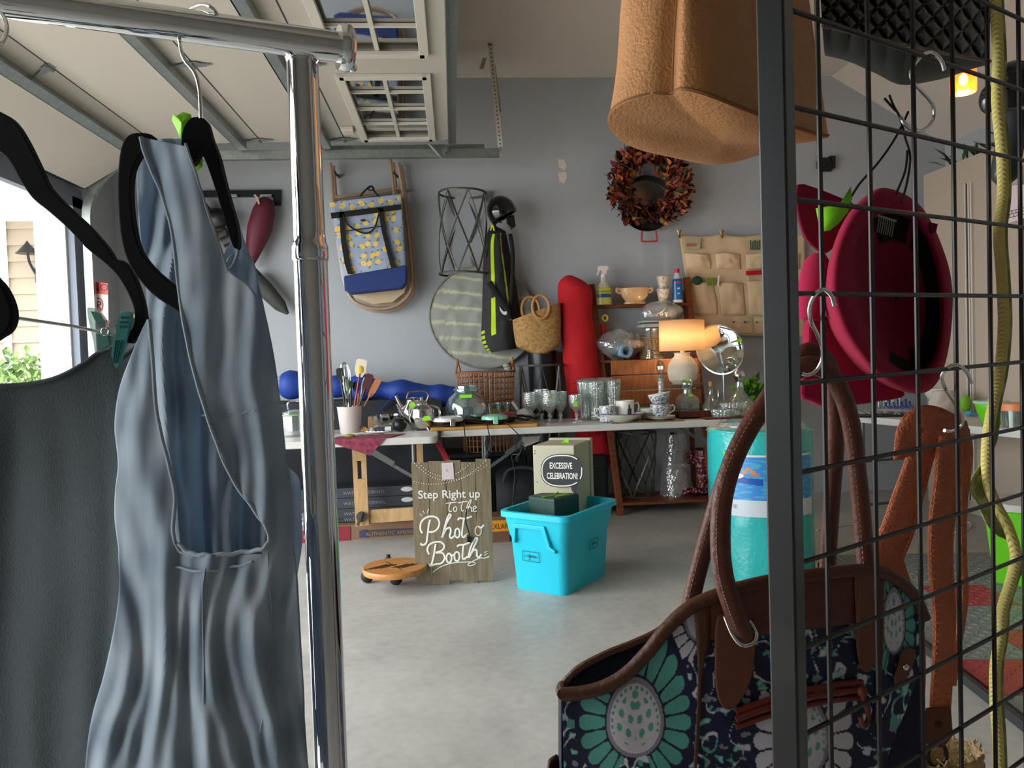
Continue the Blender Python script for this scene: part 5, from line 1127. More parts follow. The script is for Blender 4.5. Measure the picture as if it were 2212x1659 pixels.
# under the left table
t = thing('long_carton', 'long cardboard carton with a red end lying on the floor under the white table', 'carton', (-.8, 5.2, 0))
c0, c1 = PZ(610, 1176, 0), PZ(905, 1158, 0); zc = .105
b = B(); cm = '#8a6a50'
b.color(cm); b.prism([c0, c1, c1+V((0, .35, 0)), c0+V((0, .35, 0))], (0, 0, zc)); b.build('body', VC(.8), t, smooth=False)
fn_ = (c1-c0).normalized(); ff = V((fn_.y, -fn_.x, 0))
def cf(px, py): return PP(px, py, c0+ff*.003, ff)
b = B('#8e2732'); b.prism([cf(612, 1141), cf(757, 1137), cf(757, 1170), cf(612, 1175)], ff*.002); b.color('#c9a070'); b.text('G', cf(655, 1168)+ff*.003, fn_, (0, 0, 1), .075, .001); b.build('red_end', VC(.6), t, smooth=False)
b = B('#4a4448'); b.prism([cf(776, 1146), cf(912, 1139), cf(912, 1153), cf(776, 1161)], ff*.002); b.color('#a08468'); b.text('AUTHENTIC AMERICAN CRAFTS', cf(790, 1158)+ff*.003, fn_, (0, 0, 1), .036, .001)
b.color('#3a4068'); b.prism([cf(783, 1144), cf(793, 1144), cf(790, 1153), cf(796, 1161), cf(778, 1161), cf(784, 1153)], ff*.004); b.build('printing', VC(.6), t, smooth=False)
vy = [1146, 1119, 1097, 1074, 1052]; Yv = 5.3
for i in range(4):
    z0_, z1_ = P(800, vy[i], Yv).z, P(800, vy[i+1], Yv).z
    if i == 0: z0_ = .107
    t = thing('flooring_box', 'dark grey box of flooring under the white table, '+['lowest', 'second', 'third', 'topmost'][i]+' of the stack', 'box', (-.8, Yv+.1, z0_))
    xa_ = P(625, 1100, Yv).x; xb_ = P(893, 1100, Yv).x
    b = B('#3a3d43'); b.bb((xa_, Yv, z0_+.002), (xb_, Yv+.22, z1_)); bo_ = b.build('body', VC(.5), t, smooth=False, bevel=.003)
    b = B('#8b8d92'); zz = z0_+(z1_-z0_)*.35; n_ = V((0, -.002, 0)); X = lambda px: P(px, 1090, Yv).x
    b.text('WATERPROOF', (X(742), Yv-.002, zz), (1, 0, 0), (0, 0, 1), .032, .0); b.text('VINYL', (X(806), Yv-.002, zz), (1, 0, 0), (0, 0, 1), .032, .0); b.color('#cfd0d0')
    b.ball((X(880), Yv, zz+.02), .035, 12, (1.2, .06, .5)); b.build('printing', VC(.5), bo_, smooth=False)
b = B('#9a9ca0'); b.grid(lambda u, v: P(655, 1128, 5.12)+V((.06*sin(pi*v)*cos(2*pi*u), .05*sin(pi*v)*sin(2*pi*u), .055*cos(pi*v)+.012*noise.noise(V((u*9, v*9, 0))))), 18, 12, cu=True)
tag(b.build('crumpled_bag', wrapm), 'small crumpled clear plastic bag on the red end of the long carton', 'bag')
# wooden easel frame with slot and wing knob
Ye = 5.08; em = woodm('easel_wood', '#b58d5c', '#c8a374', .6, (6, 1, 1), 7)
t = thing('wooden_easel', 'pale wooden folding frame with a hand slot standing under the white table', 'easel', (P(780, 1135, Ye).x, Ye, P(780, 1136, Ye).z))
b = B(); A = [P(760, 968, Ye), P(790, 966, Ye), P(797, 1134, Ye), P(768, 1138, Ye)]
s0, s1 = P(776, 1003, Ye), P(778, 1024, Ye); ov = [s0+V((.030*cos(a)*.42, 0, .03*sin(a)+.0)) for a in [pi*k/6 for k in range(7)]]+[s1+V((.030*cos(a)*.42, 0, .03*sin(a))) for a in [pi+pi*k/6 for k in range(7)]]
b.prism([A[0], A[1], A[1].lerp(A[2], .17), A[0].lerp(A[3], .17)], (0, .02, 0)); b.prism([A[0].lerp(A[3], .40), A[1].lerp(A[2], .40), A[2], A[3]], (0, .02, 0))
b.prism([A[0].lerp(A[3], .17), V((s0.x-.013, Ye, A[0].lerp(A[3], .17).z)), V((s0.x-.013, Ye, A[0].lerp(A[3], .40).z)), A[0].lerp(A[3], .40)], (0, .02, 0)); b.prism([V((s0.x+.013, Ye, A[0].lerp(A[3], .17).z)), A[1].lerp(A[2], .17), A[1].lerp(A[2], .40), V((s0.x+.013, Ye, A[0].lerp(A[3], .40).z))], (0, .02, 0))
b.build('upright', em, t, smooth=False)
b = B(); b.prism([P(796, 1102, Ye+.02), P(893, 1096, Ye+.02), P(893, 1124, Ye+.02), P(796, 1131, Ye+.02)], (0, .02, 0)); b.build('lower_rail', em, t, smooth=False)
b = B(); b.prism([P(899, 950, Ye+.03), P(913, 950, Ye+.03), P(915, 1030, Ye+.03), P(901, 1030, Ye+.03)], (0, .02, 0)); b.build('upright', em, t, smooth=False)
b = B('#54524c'); q = P(781, 1116, Ye-.02); b.lathe(q, [(.035, 0), (.035, .01), (0, .012)], 18, axis=(0, -1, 0)); b.box(q+V((-.01, -.02, -.01)), (.02, .02, .09), Matrix.Rotation(.3, 3, 'Y')); b.build('wing_knob', VC(.4, .6), t)
# red brace
b = B('#8f1f26'); b.prism([P(936, 950, 4.98), P(948, 950, 4.98), P(976, 1000, 4.75), P(964, 1004, 4.75)], (0, .02, 0)); b.prism([P(964, 1004, 4.75), P(976, 1000, 4.75), V((P(985, 1200, 4.4).x+.02, 4.3, 0)), V((P(985, 1200, 4.4).x, 4.3, 0))], (0, .02, 0))
tag(b.build('red_prop', VC(.4), smooth=False), 'red painted prop behind the photo booth sign under the table joint', 'prop')

# ================================================================== PHOTO BOOTH SIGN
so_ = PZ(985, 1262, 0); sn = V((0, -1, .16)).normalized(); su = V((0, .16, 1)).normalized()
sgt = thing('photo_booth_sign', 'greyish brown wooden sign reading Step Right up to the Photo Booth', 'sign', so_)
def sp_(px, py, d=0): return PP(px, py, so_+sn*d, sn)
pm = woodm('weathered_board', '#6c5f48', '#877a60', .7, (9, 1, .8), 7)
edges = [(888, 897, 998, 1256), (925, 932, 995, 1263), (962, 972, 993, 1263), (995, 1001, 995, 1256), (1027, 1033, 992, 1263), (1060, 1067, 993, 1255)]
tops = [998, 994, 998, 991, 992]; bots = [1256, 1263, 1254, 1263, 1255]
tops = [999, 996, 994, 998, 991]
for i in range(5):
    a_, c_ = edges[i], edges[i+1]; b = B()
    b.prism([sp_(a_[0]+.5, tops[i]), sp_(c_[0]-.5, tops[i]), sp_(c_[1]-.5, bots[i]), sp_(a_[1]+.5, bots[i])], -sn*.012); b.build('board', pm, sgt, smooth=False, bevel=.001)
b = B(); b.bb(sp_(900, 1030, -.03), sp_(1060, 1050, -.013)); b.build('batten', pm, sgt, smooth=False)
ink = mat('white_paint_lettering', '#e8e4da', .6)
def cr2(x, y): return (600+x/4.254, 920+y/4.254)
def stroke(b, pts, r=.0032, n=5):
    q = [sp_(*cr2(*p_), .0015) for p_ in pts]; b.tube(crv(q, n) if len(q) > 2 else q, (r, .0012), 6, flat=tuple(sn))
def ell(cx, cy, rx, ry, a0=0): return [(cx+rx*cos(a0+2*pi*k/12), cy+ry*sin(a0+2*pi*k/12)) for k in range(13)]
ST = [[(1318, 1075), (1322, 1092), (1345, 1092), (1368, 1070), (1378, 1000), (1388, 920), (1402, 862)], [(1330, 985), (1312, 950), (1318, 890), (1360, 845), (1420, 832), (1470, 850), (1487, 900), (1465, 950), (1420, 975), (1372, 968)],
      [(1512, 1028), (1530, 960), (1560, 880), (1592, 825), (1575, 815), (1555, 860), (1528, 960), (1514, 1028)], [(1516, 1015), (1545, 955), (1580, 935), (1592, 965), (1582, 1015), (1600, 1030), (1635, 1000)], ell(1652, 985, 22, 42),
      [(1712, 855), (1700, 930), (1694, 1000), (1706, 1024), (1735, 1010)], [(1658, 868), (1670, 848), (1720, 852), (1785, 832)], [(1715, 1015), (1750, 985)], ell(1843, 965, 28, 42), [(1845, 925), (1870, 935), (1895, 910)],
      [(1452, 1085), (1440, 1160), (1425, 1240), (1408, 1278), (1392, 1268)], [(1392, 1180), (1376, 1140), (1392, 1095), (1440, 1070), (1500, 1068), (1532, 1105), (1510, 1145), (1455, 1165), (1515, 1168), (1535, 1215), (1505, 1262), (1450, 1272), (1400, 1290), (1395, 1270)],
      ell(1575, 1215, 24, 42), ell(1648, 1200, 24, 42), [(1590, 1180), (1610, 1190), (1632, 1170)], [(1708, 1100), (1700, 1170), (1700, 1215), (1718, 1222), (1745, 1200)], [(1650, 1112), (1665, 1095), (1710, 1092), (1765, 1072)],
      [(1752, 1215), (1770, 1130), (1800, 1060), (1828, 1028), (1832, 1050), (1800, 1120), (1762, 1210)], [(1775, 1180), (1805, 1140), (1830, 1145), (1832, 1190), (1850, 1208), (1872, 1180)],
      [(1425, 1345), (1500, 1295), (1600, 1262), (1700, 1252), (1800, 1252), (1815, 1268), (1775, 1285), (1747, 1275), (1790, 1245), (1860, 1215), (1900, 1215), (1945, 1200)], [(1898, 1165), (1930, 1150)], [(1898, 1190), (1928, 1172)],
      [(1305, 805), (1330, 828)], [(1338, 780), (1350, 808)], [(1387, 765), (1372, 805)],
      [(1592, 700), (1575, 750), (1580, 785), (1600, 782)], [(1545, 712), (1600, 706), (1645, 700)], ell(1632, 765, 16, 22), [(1705, 690), (1688, 745), (1694, 782), (1712, 775)], [(1655, 708), (1700, 700), (1745, 692)],
      [(1728, 788), (1750, 715), (1775, 678), (1775, 700), (1738, 785), (1762, 745), (1780, 752), (1780, 785), (1795, 780)], [(1798, 765), (1825, 752), (1815, 735), (1796, 755), (1805, 788), (1832, 780)]]
wide = {0, 1, 11, 12}
b = B()
for i, s_ in enumerate(ST): stroke(b, s_, .0050 if i < 19 and i != 8 and i not in (20, 21) else .0026)
q0, q1 = sp_(*cr2(1288, 668), .002), sp_(*cr2(1930, 655), .002); rgt = (q1-q0).normalized()
b.text('Step Right up', q0, rgt, su, .062, .0, sx=(q1-q0).length/(.062*6.05), bold=.012)
b.build('lettering', ink, sgt, smooth=False)
b = B(); nd = 0
for a_, m_, c_, n in (((1300, 345), (1530, 585), (1770, 345), 22), ((1258, 343), (1570, 675), (1912, 320), 30), ((1255, 512), (1560, 600), (1922, 362), 28)):
    for k_ in range(n+1):
        u = k_/n; x = a_[0]*(1-u)**2+2*m_[0]*u*(1-u)+c_[0]*u*u; y = a_[1]*(1-u)**2+2*m_[1]*u*(1-u)+c_[1]*u*u; b.ball(sp_(*cr2(x, y), .002), .0029, 6)
o = b.build('string_light_dots', ink, sgt); o['kind'] = 'stuff'
b = B('#cdbfc0'); tagp = [cr2(*x) for x in ((1505, 342), (1610, 335), (1622, 490), (1512, 497))]; b.prism([sp_(*x, .004) for x in tagp], sn*.0012); b.color('#8a8388'); b.tube([sp_(*cr2(1540, 405), .006), sp_(*cr2(1560, 405), .006), sp_(*cr2(1552, 420), .006)], .001, 5); b.build('price_card', VC(.7), sgt, smooth=False)
# ---- round plant caddy on castors
c = PZ(853, 1222, .115); t = thing('plant_caddy', 'round slatted wooden plant caddy on black castors beside the sign', 'caddy', (c.x, c.y, 0)); R_ = .168
cw = woodm('caddy_wood', '#a86a34', '#c58a4c', .45, (1, 8, 1), 8)
b = B(); b.lathe((c.x, c.y, .085), [(0, 0), (R_, 0), (R_+.003, .008), (R_+.003, .026), (R_, .03), (R_*.93, .03), (0, .03)], 56); b.build('top', cw, t)
b = B('#4a2c14')
for i in range(4): x = -.10+.022*i; b.box((c.x+x, c.y-.01+.0*i, .1155), (.009, .14-.012*i, .002), Matrix.Rotation(-.9, 3, 'Z'))
for i in range(4): x = .03+.022*i; b.box((c.x+x, c.y-.01, .1155), (.009, .10+.012*i, .002), Matrix.Rotation(-.9, 3, 'Z'))
b.box((c.x-.005, c.y, .1155), (.006, .2, .002), Matrix.Rotation(.5, 3, 'Z'))
b.build('slat_gap', VC(.8), t, smooth=False)
for px, py in ((794, 1259), (856, 1264), (905, 1228), (840, 1230)):
    q = PZ(px, py, 0); b = B(); b.ball((q.x, q.y, .036), .036, 16, (1, .8, 1)); b.cyl((q.x, q.y, .05), (q.x, q.y, .086), .012); b.build('castor', mat('rubber_black', '#1c1d1f', .7), t)

# ================================================================== AQUA TOTE AND ITS CONTENTS
A_, B_, C_ = PZ(1112, 1270, 0), PZ(1222, 1289, 0), PZ(1332, 1243, 0)
e1 = (A_-B_); w1 = e1.length; e1.normalize(); e2 = V((-e1.y, e1.x, 0)); e2 = e2 if e2.dot(C_-B_) > 0 else -e2; w2 = (C_-B_).dot(e2)
ctr = B_+e1*w1/2+e2*w2/2; HB = .415
aq = mat('aqua_plastic', '#1fb6cc', .35, bump=.1)
t = thing('storage_tote', 'open aqua blue plastic storage tote standing on the floor in front of the middle table', 'tote', ctr)
def rrect(hx, hy, r, z, n=6):
    o = []
    for sx, sy, a0_ in ((1, 1, 0), (-1, 1, 90), (-1, -1, 180), (1, -1, 270)):
        for k_ in range(n+1): a = math.radians(a0_+k_*90/n); o.append(ctr+e1*(sx*(hx-r)+r*cos(a))+e2*(sy*(hy-r)+r*sin(a))+V((0, 0, z)))
    return o
b = B(); rings = []
for f_, z_ in ((1.0, .0), (1.02, .015), (1.12, .27), (1.16, .285), (1.26, HB-.03), (1.27, HB-.03)): rings.append(rrect(w1/2*f_, w2/2*(1+(f_-1)*.7), .045, z_))
for f_, z_ in ((1.38, HB-.03), (1.38, HB-.002), (1.36, HB), (1.24, HB), (1.10, .28), (.98, .02)): rings.append(rrect(w1/2*f_, w2/2*(1+(f_-1)*.7), .055, z_))
n = len(rings[0]); vs = [p_ for r_ in rings for p_ in r_]; fs = [(i*n+k_, i*n+(k_+1) % n, (i+1)*n+(k_+1) % n, (i+1)*n+k_) for i in range(len(rings)-1) for k_ in range(n)]
b.add(vs, fs+[tuple(range(n)), tuple((len(rings)-1)*n+k_ for k_ in range(n))]); b.build('body', aq, t)
# grip hood on the short (near left) side: a shelf-like bulge
def bs(u, z, out): return ctr-e2*(w2/2*(1+.14*z/HB)+out)+e1*(-u*w1/2)+V((0, 0, z))
b = B(); vs = []
prof_ = [(-.85, .335), (-.80, .355), (.45, .355), (.62, .25), (.80, .235), (.80, .22), (.5, .235), (.33, .33), (-.68, .33), (-.76, .25), (-.85, .25)]
b.prism([bs(u, z, .022) for u, z in prof_], e2*.04); b.build('grip', aq, t, smooth=False, bevel=.004)
teal = mat('teal_ink', '#0f5f6e', .5)
def face2(u, z, out=.004): return bs(u, z, out)
def face1(u, z, out=.004): return ctr-e1*(w1/2*(1+.26*z/HB)+out)+e2*(u*w2/2)+V((0, 0, z))
for fc, u0, u1, z0_, z1_ in ((lambda u, z: bs(u, z, .006), -.55, .1, .16, .21), (lambda u, z: face1(u, z, .006), -.05, .35, .19, .24)):
    b = B(); q = [fc(u0, z0_), fc(u1, z0_), fc(u1, z1_), fc(u0, z1_)]; b.tube(q, .0018, 5, closed=True); rg = (q[1]-q[0]); 
    def hw(x, y): return q[0]+(q[1]-q[0])*x+(q[3]-q[0])*y
    for sx_ in ([(.08, .5), (.2, .45)], [(.42, .6), (.34, .66), (.3, .5), (.38, .42), (.42, .62), (.4, .2), (.32, .12)], [(.46, .45), (.5, .6), (.52, .42), (.56, .6), (.6, .5)], [(.6, .5), (.66, .62), (.64, .42), (.74, .42)], [(.74, .45), (.79, .62), (.76, .4), (.83, .45), (.93, .5)]):
        b.tube(crv([hw(*x) for x in sx_], 4) if len(sx_) > 2 else [hw(*x) for x in sx_], .0015, 5)
    b.build('label_mark', teal, t)
t = thing('lid_box', 'tall cream metal box standing in the aqua tote with the speech bubble sign', 'box', ctr)
bx = P(1215, 1060, 4.12); th = .0
X0, X1, X2 = P(1152, 1010, 4.10), P(1241, 1010, 4.02), P(1279, 1010, 4.30)
u1 = (X1-X0); u1.z = 0; u2 = (X2-X1); u2.z = 0; zt1 = P(1200, 962, 4.06).z; base = V((X0.x, X0.y, .03))
b = B(); b.prism([base, base+u1, base+u1+u2*.86, base+u2*.86], (0, 0, zt1-.03)); cmx = mat('cream_metal', '#b9b49a', .5); b.build('body', cmx, t, smooth=False, bevel=.003)
b = B(); b.prism([base+u2*.87-u1*.03, base+u1*1.03+u2*.87, base+u1*1.03+u2, base+u2-u1*.03], (0, 0, zt1-.02)); b.build('back_rim', cmx, t, smooth=False, bevel=.003)
b = B('#3b382f'); n1 = V((u1.y, -u1.x, 0)).normalized()
for s_, z_ in ((.05, -.03), (.05, -.045), (.08, -.2)): b.ball(V((X0.x, X0.y, zt1+z_))+u1*s_+n1*.001, .003, 6)
b.build('rivet', VC(.5), t); WL[t.name]
gt_ = B('#8ee01e'); q = base+u1*.5+u2*.35; q.z = zt1; gt_.prism([q, q+V((.05, 0, .0)), q+V((.045, 0, .03)), q+V((.02, .01, .01))], (0, .0015, 0)); gt_.build('price_sticker', greentag, t, smooth=False)
# speech bubble
n1 = V((u1.y, -u1.x, 0)).normalized(); r1 = u1.normalized(); bc = PP(1215, 1018, X0+n1*.02, n1); kk = bc.y/F
t = thing('speech_bubble_sign', 'black speech bubble sign reading EXCESSIVE CELEBRATION! in the aqua tote', 'sign', bc+V((0, 0, -.12)))
def bub(px, py, d=0): return PP(px, py, X0+n1*(.02+d), n1)
def bell(rx, ry, n=40):
    o = []
    for i in range(n):
        a = 2*pi*i/n; s_, c_ = sin(a), cos(a); o.append((1214+rx*math.copysign(abs(c_)**.8, c_), 1017-ry*math.copysign(abs(s_)**.8, s_)))
    return o
b = B(); b.prism([bub(*q_) for q_ in bell(46, 36)], -n1*.005); b.prism([bub(1232, 1048), bub(1248, 1045), bub(1243, 1068), bub(1236, 1062)], -n1*.005); cb_ = b.build('board', mat('chalkboard', '#2a2b2e', .5), t, smooth=False)
b = B(); bo = bell(43, 33); b.tube(crv([bub(*q_, .001) for q_ in bo[5:37:2]], 3), (.003, .001), 6, flat=tuple(n1)); b.tube(crv([bub(*q_, .001) for q_ in (bo[37], bo[39], bo[1])], 3), (.003, .001), 6, flat=tuple(n1)); b.build('outline', ink, cb_)
b = B(); q0 = bub(1187, 1012, .001); b.text('EXCESSIVE', q0, r1, (0, 0, 1), .046, 0, sx=.58, bold=.02); q0 = bub(1181, 1034, .001); b.text('CELEBRATION!', q0, r1, (0, 0, 1), .046, 0, sx=.55, bold=.02); b.build('lettering', ink, cb_, smooth=False)
b = B('#b9a888'); b.bar(bub(1238, 1060, -.004), V((bub(1238, 1060).x+.01, bub(1238, 1060, 0).y, .03)), .008, .004); b.build('stick', VC(.7), t)
# dark green pouch
pc = P(1196, 1088, 3.95); t = thing('green_pouch', 'dark green fabric pouch with lime stickers lying on top in the aqua tote', 'pouch', pc+V((0, 0, -.06)))
b = B(); q = [P(1140, 1070, 4.05), P(1197, 1078, 3.86), P(1252, 1066, 4.0), P(1205, 1056, 4.16)]; 
b.prism([V((x.x, x.y, x.z)) for x in q], (0, 0, -.11)); b.build('body', mat('dark_green_nylon', '#1d3a33', .5, bump=.4, bscale=10), t, smooth=False, bevel=.012, seg=3)
b = B('#7fae2a'); b.tube([P(1172, 1074, 3.93), P(1196, 1070, 3.95), P(1206, 1063, 3.98)], .004, 6); b.tube([P(1200, 1073, 3.93), P(1226, 1067, 3.95)], .005, 6); b.build('sticker', VC(.6), t)

# ================================================================== UNDER THE MIDDLE TABLE
# iron lattice baskets under the table, rain boots and bag on the ladder's low shelf
Z3 = SHZ[2]
bmr = mat('rubber_boot', '#5a1524', .22, coat=.4)
def bootcol(u, v):
    for i in range(12):
        h = noise.noise(V((i*3.1, 0, 7)))
    g = noise.noise(V((u*9, v*13, 2))); g2 = noise.noise(V((u*15+30, v*20, 5)))
    return '#c9b0b0' if g > .33 else ('#b98a3a' if g2 > .36 else '#571223')
def boot(label, px, Y, tilt, Z0, lean=0, flip=1):
    o = V((P(px, 1075, Y).x, Y, Z0)); t = thing('rain_boot', label, 'boot', o, 'maroon rain boots'); 
    path = [V((0, 0, .035)), V((0, 0, .10)), V((0, 0, .2)), V((0, 0, .30)), V((0, 0, .36))]; rr = [.048, .05, .058, .068, .07]
    b = B()
    def f(u, v):
        x = v*4; i = min(int(x), 3); r_ = rr[i]+(rr[i+1]-rr[i])*(x-i); c_ = path[i].lerp(path[i+1], x-i); return o+c_+V((r_*cos(2*pi*u), r_*.9*sin(2*pi*u), 0))
    b.grid(f, 40, 40, cu=True, colf=lambda u, v: bootcol(u*3.2, v*2.2))
    def g(u, v):
        a = 2*pi*u; x = -.06+.25*v; hh = (.075*(1-v)+.05*v)*sqrt(max(0, 1-max(0, (v-.8)/.2)**2)); ww = .045*sqrt(max(0, 1-max(0, (v-.75)/.25)**2)); return o+V((-flip*x, ww*cos(a), .008+max(0, hh*(.5+.5*sin(a)))))
    b.grid(g, 30, 30, cu=True, colf=lambda u, v: bootcol(u*2+5, v*2)); b.build('body', VC(.25, coat=.4), t)
    b = B('#2a0c14'); b.prism([o+V((-flip*x, y, 0)) for x, y in ((-.065, -.04), (-.065, .04), (.12, .05), (.18, .03), (.19, 0), (.18, -.03), (.12, -.05))], (0, 0, .012)); b.build('sole', VC(.6), t, smooth=False)
    b = B('#1a1012'); b.tube([o+V((.07*cos(a), .063*sin(a), .36)) for a in [2*pi*i/30 for i in range(30)]], .004, 6, closed=True); b.build('rim', VC(.5), t)
    return t
t = boot('upright maroon rain boot with floral spots on the low shelf', 1522, 5.76, 0, Z3+.001, flip=1)
t = boot('maroon floral rain boot lying sideways above the upright boot', 1462, 5.80, 0, Z3+.001); t.rotation_euler = (0, pi/2+.12, 0); t.location = (P(1447, 985, 5.84).x, 5.86, P(1447, 985, 5.84).z)
t = thing('clear_bag', 'clear plastic bag of white things on the low ladder shelf', 'bag', (P(1462, 1070, 5.84).x, 5.84, Z3))
def cbg(u, v): r_ = (.13-.05*v)*(1+.15*noise.noise(V((cos(2*pi*u)*2, sin(2*pi*u)*2, v*4)))); return WL[t.name]+V((r_*cos(2*pi*u), r_*.8*sin(2*pi*u), .48*v))
b = B(); b.grid(cbg, 30, 24, cu=True); b.build('film', wrapm, t); b = B('#9b948c'); b.box(WL[t.name]+V((0, .0, .11)), (.15, .1, .2)); b.build('contents', VC(.7), t, smooth=False, bevel=.02)
latt('wire_basket', 'iron lattice wire basket standing on the low ladder shelf behind the table leg brace', V((P(1368, 1000, 5.86).x+.03, 5.88, Z3+.001)), .125, .5, nx=6, r2=.16)
latt('wire_basket', 'tall iron lattice basket on the ladder shelf beside the clear plastic bag', V((P(1412, 1000, 5.62).x, 5.52, Z3+.002)), .10, .42, nx=5, r2=.12) if False else None
# dark luggage and bins
b = B(); x_ = P(1350, 900, 5.9).x
t = thing('suitcase', 'black suitcase standing on the floor behind the cream box under the table', 'suitcase', (P(1235, 1000, 5.6).x, 5.7, 0))
xa_, xb_ = P(1200, 1000, 5.6).x, P(1318, 1000, 5.6).x; zt_ = P(1290, 985, 5.6).z; b = B(); b.bb((xa_+.10, 5.66, .03), (xb_, 5.80, zt_)); b.build('shell', mat('dark_nylon', '#14171a', .7), t, smooth=False, bevel=.03)
b = B('#24282b'); b.tube([(xb_-.25, 5.65, zt_-.12), (xb_-.02, 5.65, zt_-.12)], .006, 6); b.tube([(xb_-.17, 5.65, zt_-.15), (xb_-.17, 5.65, zt_-.35)], .004, 6); b.build('zip', VC(.4), t)
t = thing('duffel_bag', 'black duffel bag on the floor under the table joint behind the sign', 'bag', (P(1060, 1000, 5.3).x, 5.35, 0))
b = B(); x_ = WL[t.name].x+.2; b.grid(lambda u, v: V((x_+.17*(2*v-1), 5.38+.17*cos(2*pi*u)*(1-.3*abs(2*v-1)**4), .22+.22*sin(2*pi*u)*(1-.25*abs(2*v-1)**4)+.012*noise.noise(V((u*5, v*6, 1))))), 30, 30, cu=True)
b.add([], []); b.build('body', mat('dark_nylon'), t); b = B('#2c3033'); b.tube(crv([(x_-.12, 5.22, .35), (x_-.08, 5.2, .44), (x_+.08, 5.2, .44), (x_+.12, 5.22, .35)], 6), .012, 8); b.build('handle', VC(.6), t)
t = thing('yellow_carton', 'flat box with a yellow orange label between the sign and the aqua tote', 'carton', (P(1070, 1150, 4.9).x, 5.0, 0)); xa_, xb_ = P(1020, 1140, 4.95).x, P(1100, 1140, 4.95).x
b = B('#6b4a38'); b.bb((xa_, 4.95, 0), (xb_, 5.12, .17)); b.build('body', VC(.8), t, smooth=False); b = B('#d08a1c'); zz = P(1075, 1148, 4.95).z; z2 = P(1075, 1124, 4.95).z; b.bb((xa_, 4.945, zz), (xb_, 4.949, z2)); b.color('#5a3a10'); b.text('EXLARGE', (P(1059, 1143, 4.95).x, 4.943, zz+.018), (1, 0, 0), (0, 0, 1), .05, 0, sx=.8); b.build('label_strip', VC(.5), t, smooth=False)
# small white bracket shelf hanging behind the cords
b = B('#b8b0a6'); q = P(1145, 958, 5.2); b.prism([P(1128, 944, 5.3), P(1168, 941, 5.3), P(1165, 953, 5.25), P(1133, 966, 5.25), P(1130, 962, 5.25)], (0, .03, 0)); 
tag(b.build('white_holder', VC(.6), smooth=False, bevel=.003), 'small white plastic holder fixed under the front edge of the middle table', 'holder')

# ================================================================== BIG AQUA FOAM ROLL
fl = PZ(1692, 1262, 0); R_ = 114*3.95/F; fc = V((fl.x, fl.y+R_, 0)); zt_ = P(1650, 930, fl.y+.1).z
t = thing('foam_float_roll', 'big rolled aqua foam pool float in clear wrap standing on the floor behind the post', 'foam roll', fc)
b = B(); nse = lambda a, z: 1+.02*noise.noise(V((cos(a)*3, sin(a)*3, z*7)))
b.grid(lambda u, v: fc+V((R_*nse(2*pi*u, v)*cos(2*pi*u), R_*nse(2*pi*u, v)*sin(2*pi*u), zt_*v)), 90, 60, cu=True); b.lathe(fc+V((0, 0, zt_)), [(R_*1.0, 0), (R_*.8, .02), (0, .0)], 90); rl_ = b.build('roll', mat('aqua_foam', '#2fb3b0', .25, bump=.9, bscale=45, coat=.6), t)
b = B(); b.grid(lambda u, v: fc+V(((R_+.006)*(1-.25*v)*cos(2*pi*u), (R_+.006)*(1-.25*v)*sin(2*pi*u), zt_-.01+.045*v+.01*noise.noise(V((cos(2*pi*u)*6, sin(2*pi*u)*6, v*3))))), 80, 6, cu=True); b.build('plastic_wrap', wrapm, t)
def lab(u, v):                              # printed sleeve: u around, v up
    a = math.radians(-148+100*u); zz = P(1630, 1120, fl.y).z+v*(P(1630, 985, fl.y).z-P(1630, 1120, fl.y).z); return fc+V(((R_+.009)*cos(a), (R_+.009)*sin(a), zz))
def labc(u, v):
    if v < .27: return '#c9cfd6' if not (0.03 < u < .13 and .12 < v < .19 and int(u*130) % 2) else '#7d8088'
    if v > .965: return '#d8dce0'
    x, y = (u-.20)/.16, (v-.66)/.16
    if abs(y+.45+.15*x) < .33 and -.9 < x < 1.2 and y < .1: base = '#2456a8'
    else: base = '#3f8ad0' if noise.noise(V((u*8, v*26, 1))) > -.12 else '#4fa8c8'
    if ((x+.45)/.42)**2+((y-.0)/.28)**2 < 1: return '#dfe3e6'
    if abs(y-(.2+1.4*(x+.1))) < .22 and -.15 < x < .28: return '#c98b6c'
    if abs(y-(.75-1.0*(x-.25))) < .2 and .22 < x < .75: return '#c98b6c'
    if abs(y-.15) < .14 and .4 < x < 1.0: return '#b87a5c'
    if ((x+.95)/.2)**2+((y+.35)/.3)**2 < 1: return '#c9987c'
    return base
b = B(); b.grid(lab, 160, 110, colf=labc); b.build('printed_sleeve', VC(.25, coat=.5), rl_)
gtag(fc+V((-.80*R_, -.66*R_, zt_-.13)), (-.77, -.64, 0), t, .03, .05, rot=.3) if False else None
b = B('#7fc81e'); q = [fc+V(((R_+.01)*cos(math.radians(a)), (R_+.01)*sin(math.radians(a)), z)) for a, z in ((-152, zt_-.10), (-146, zt_-.11), (-143, zt_-.16), (-149, zt_-.165))]; b.prism(q, (-.001, -.002, 0)); b.build('price_sticker', VC(.6), t, smooth=False)

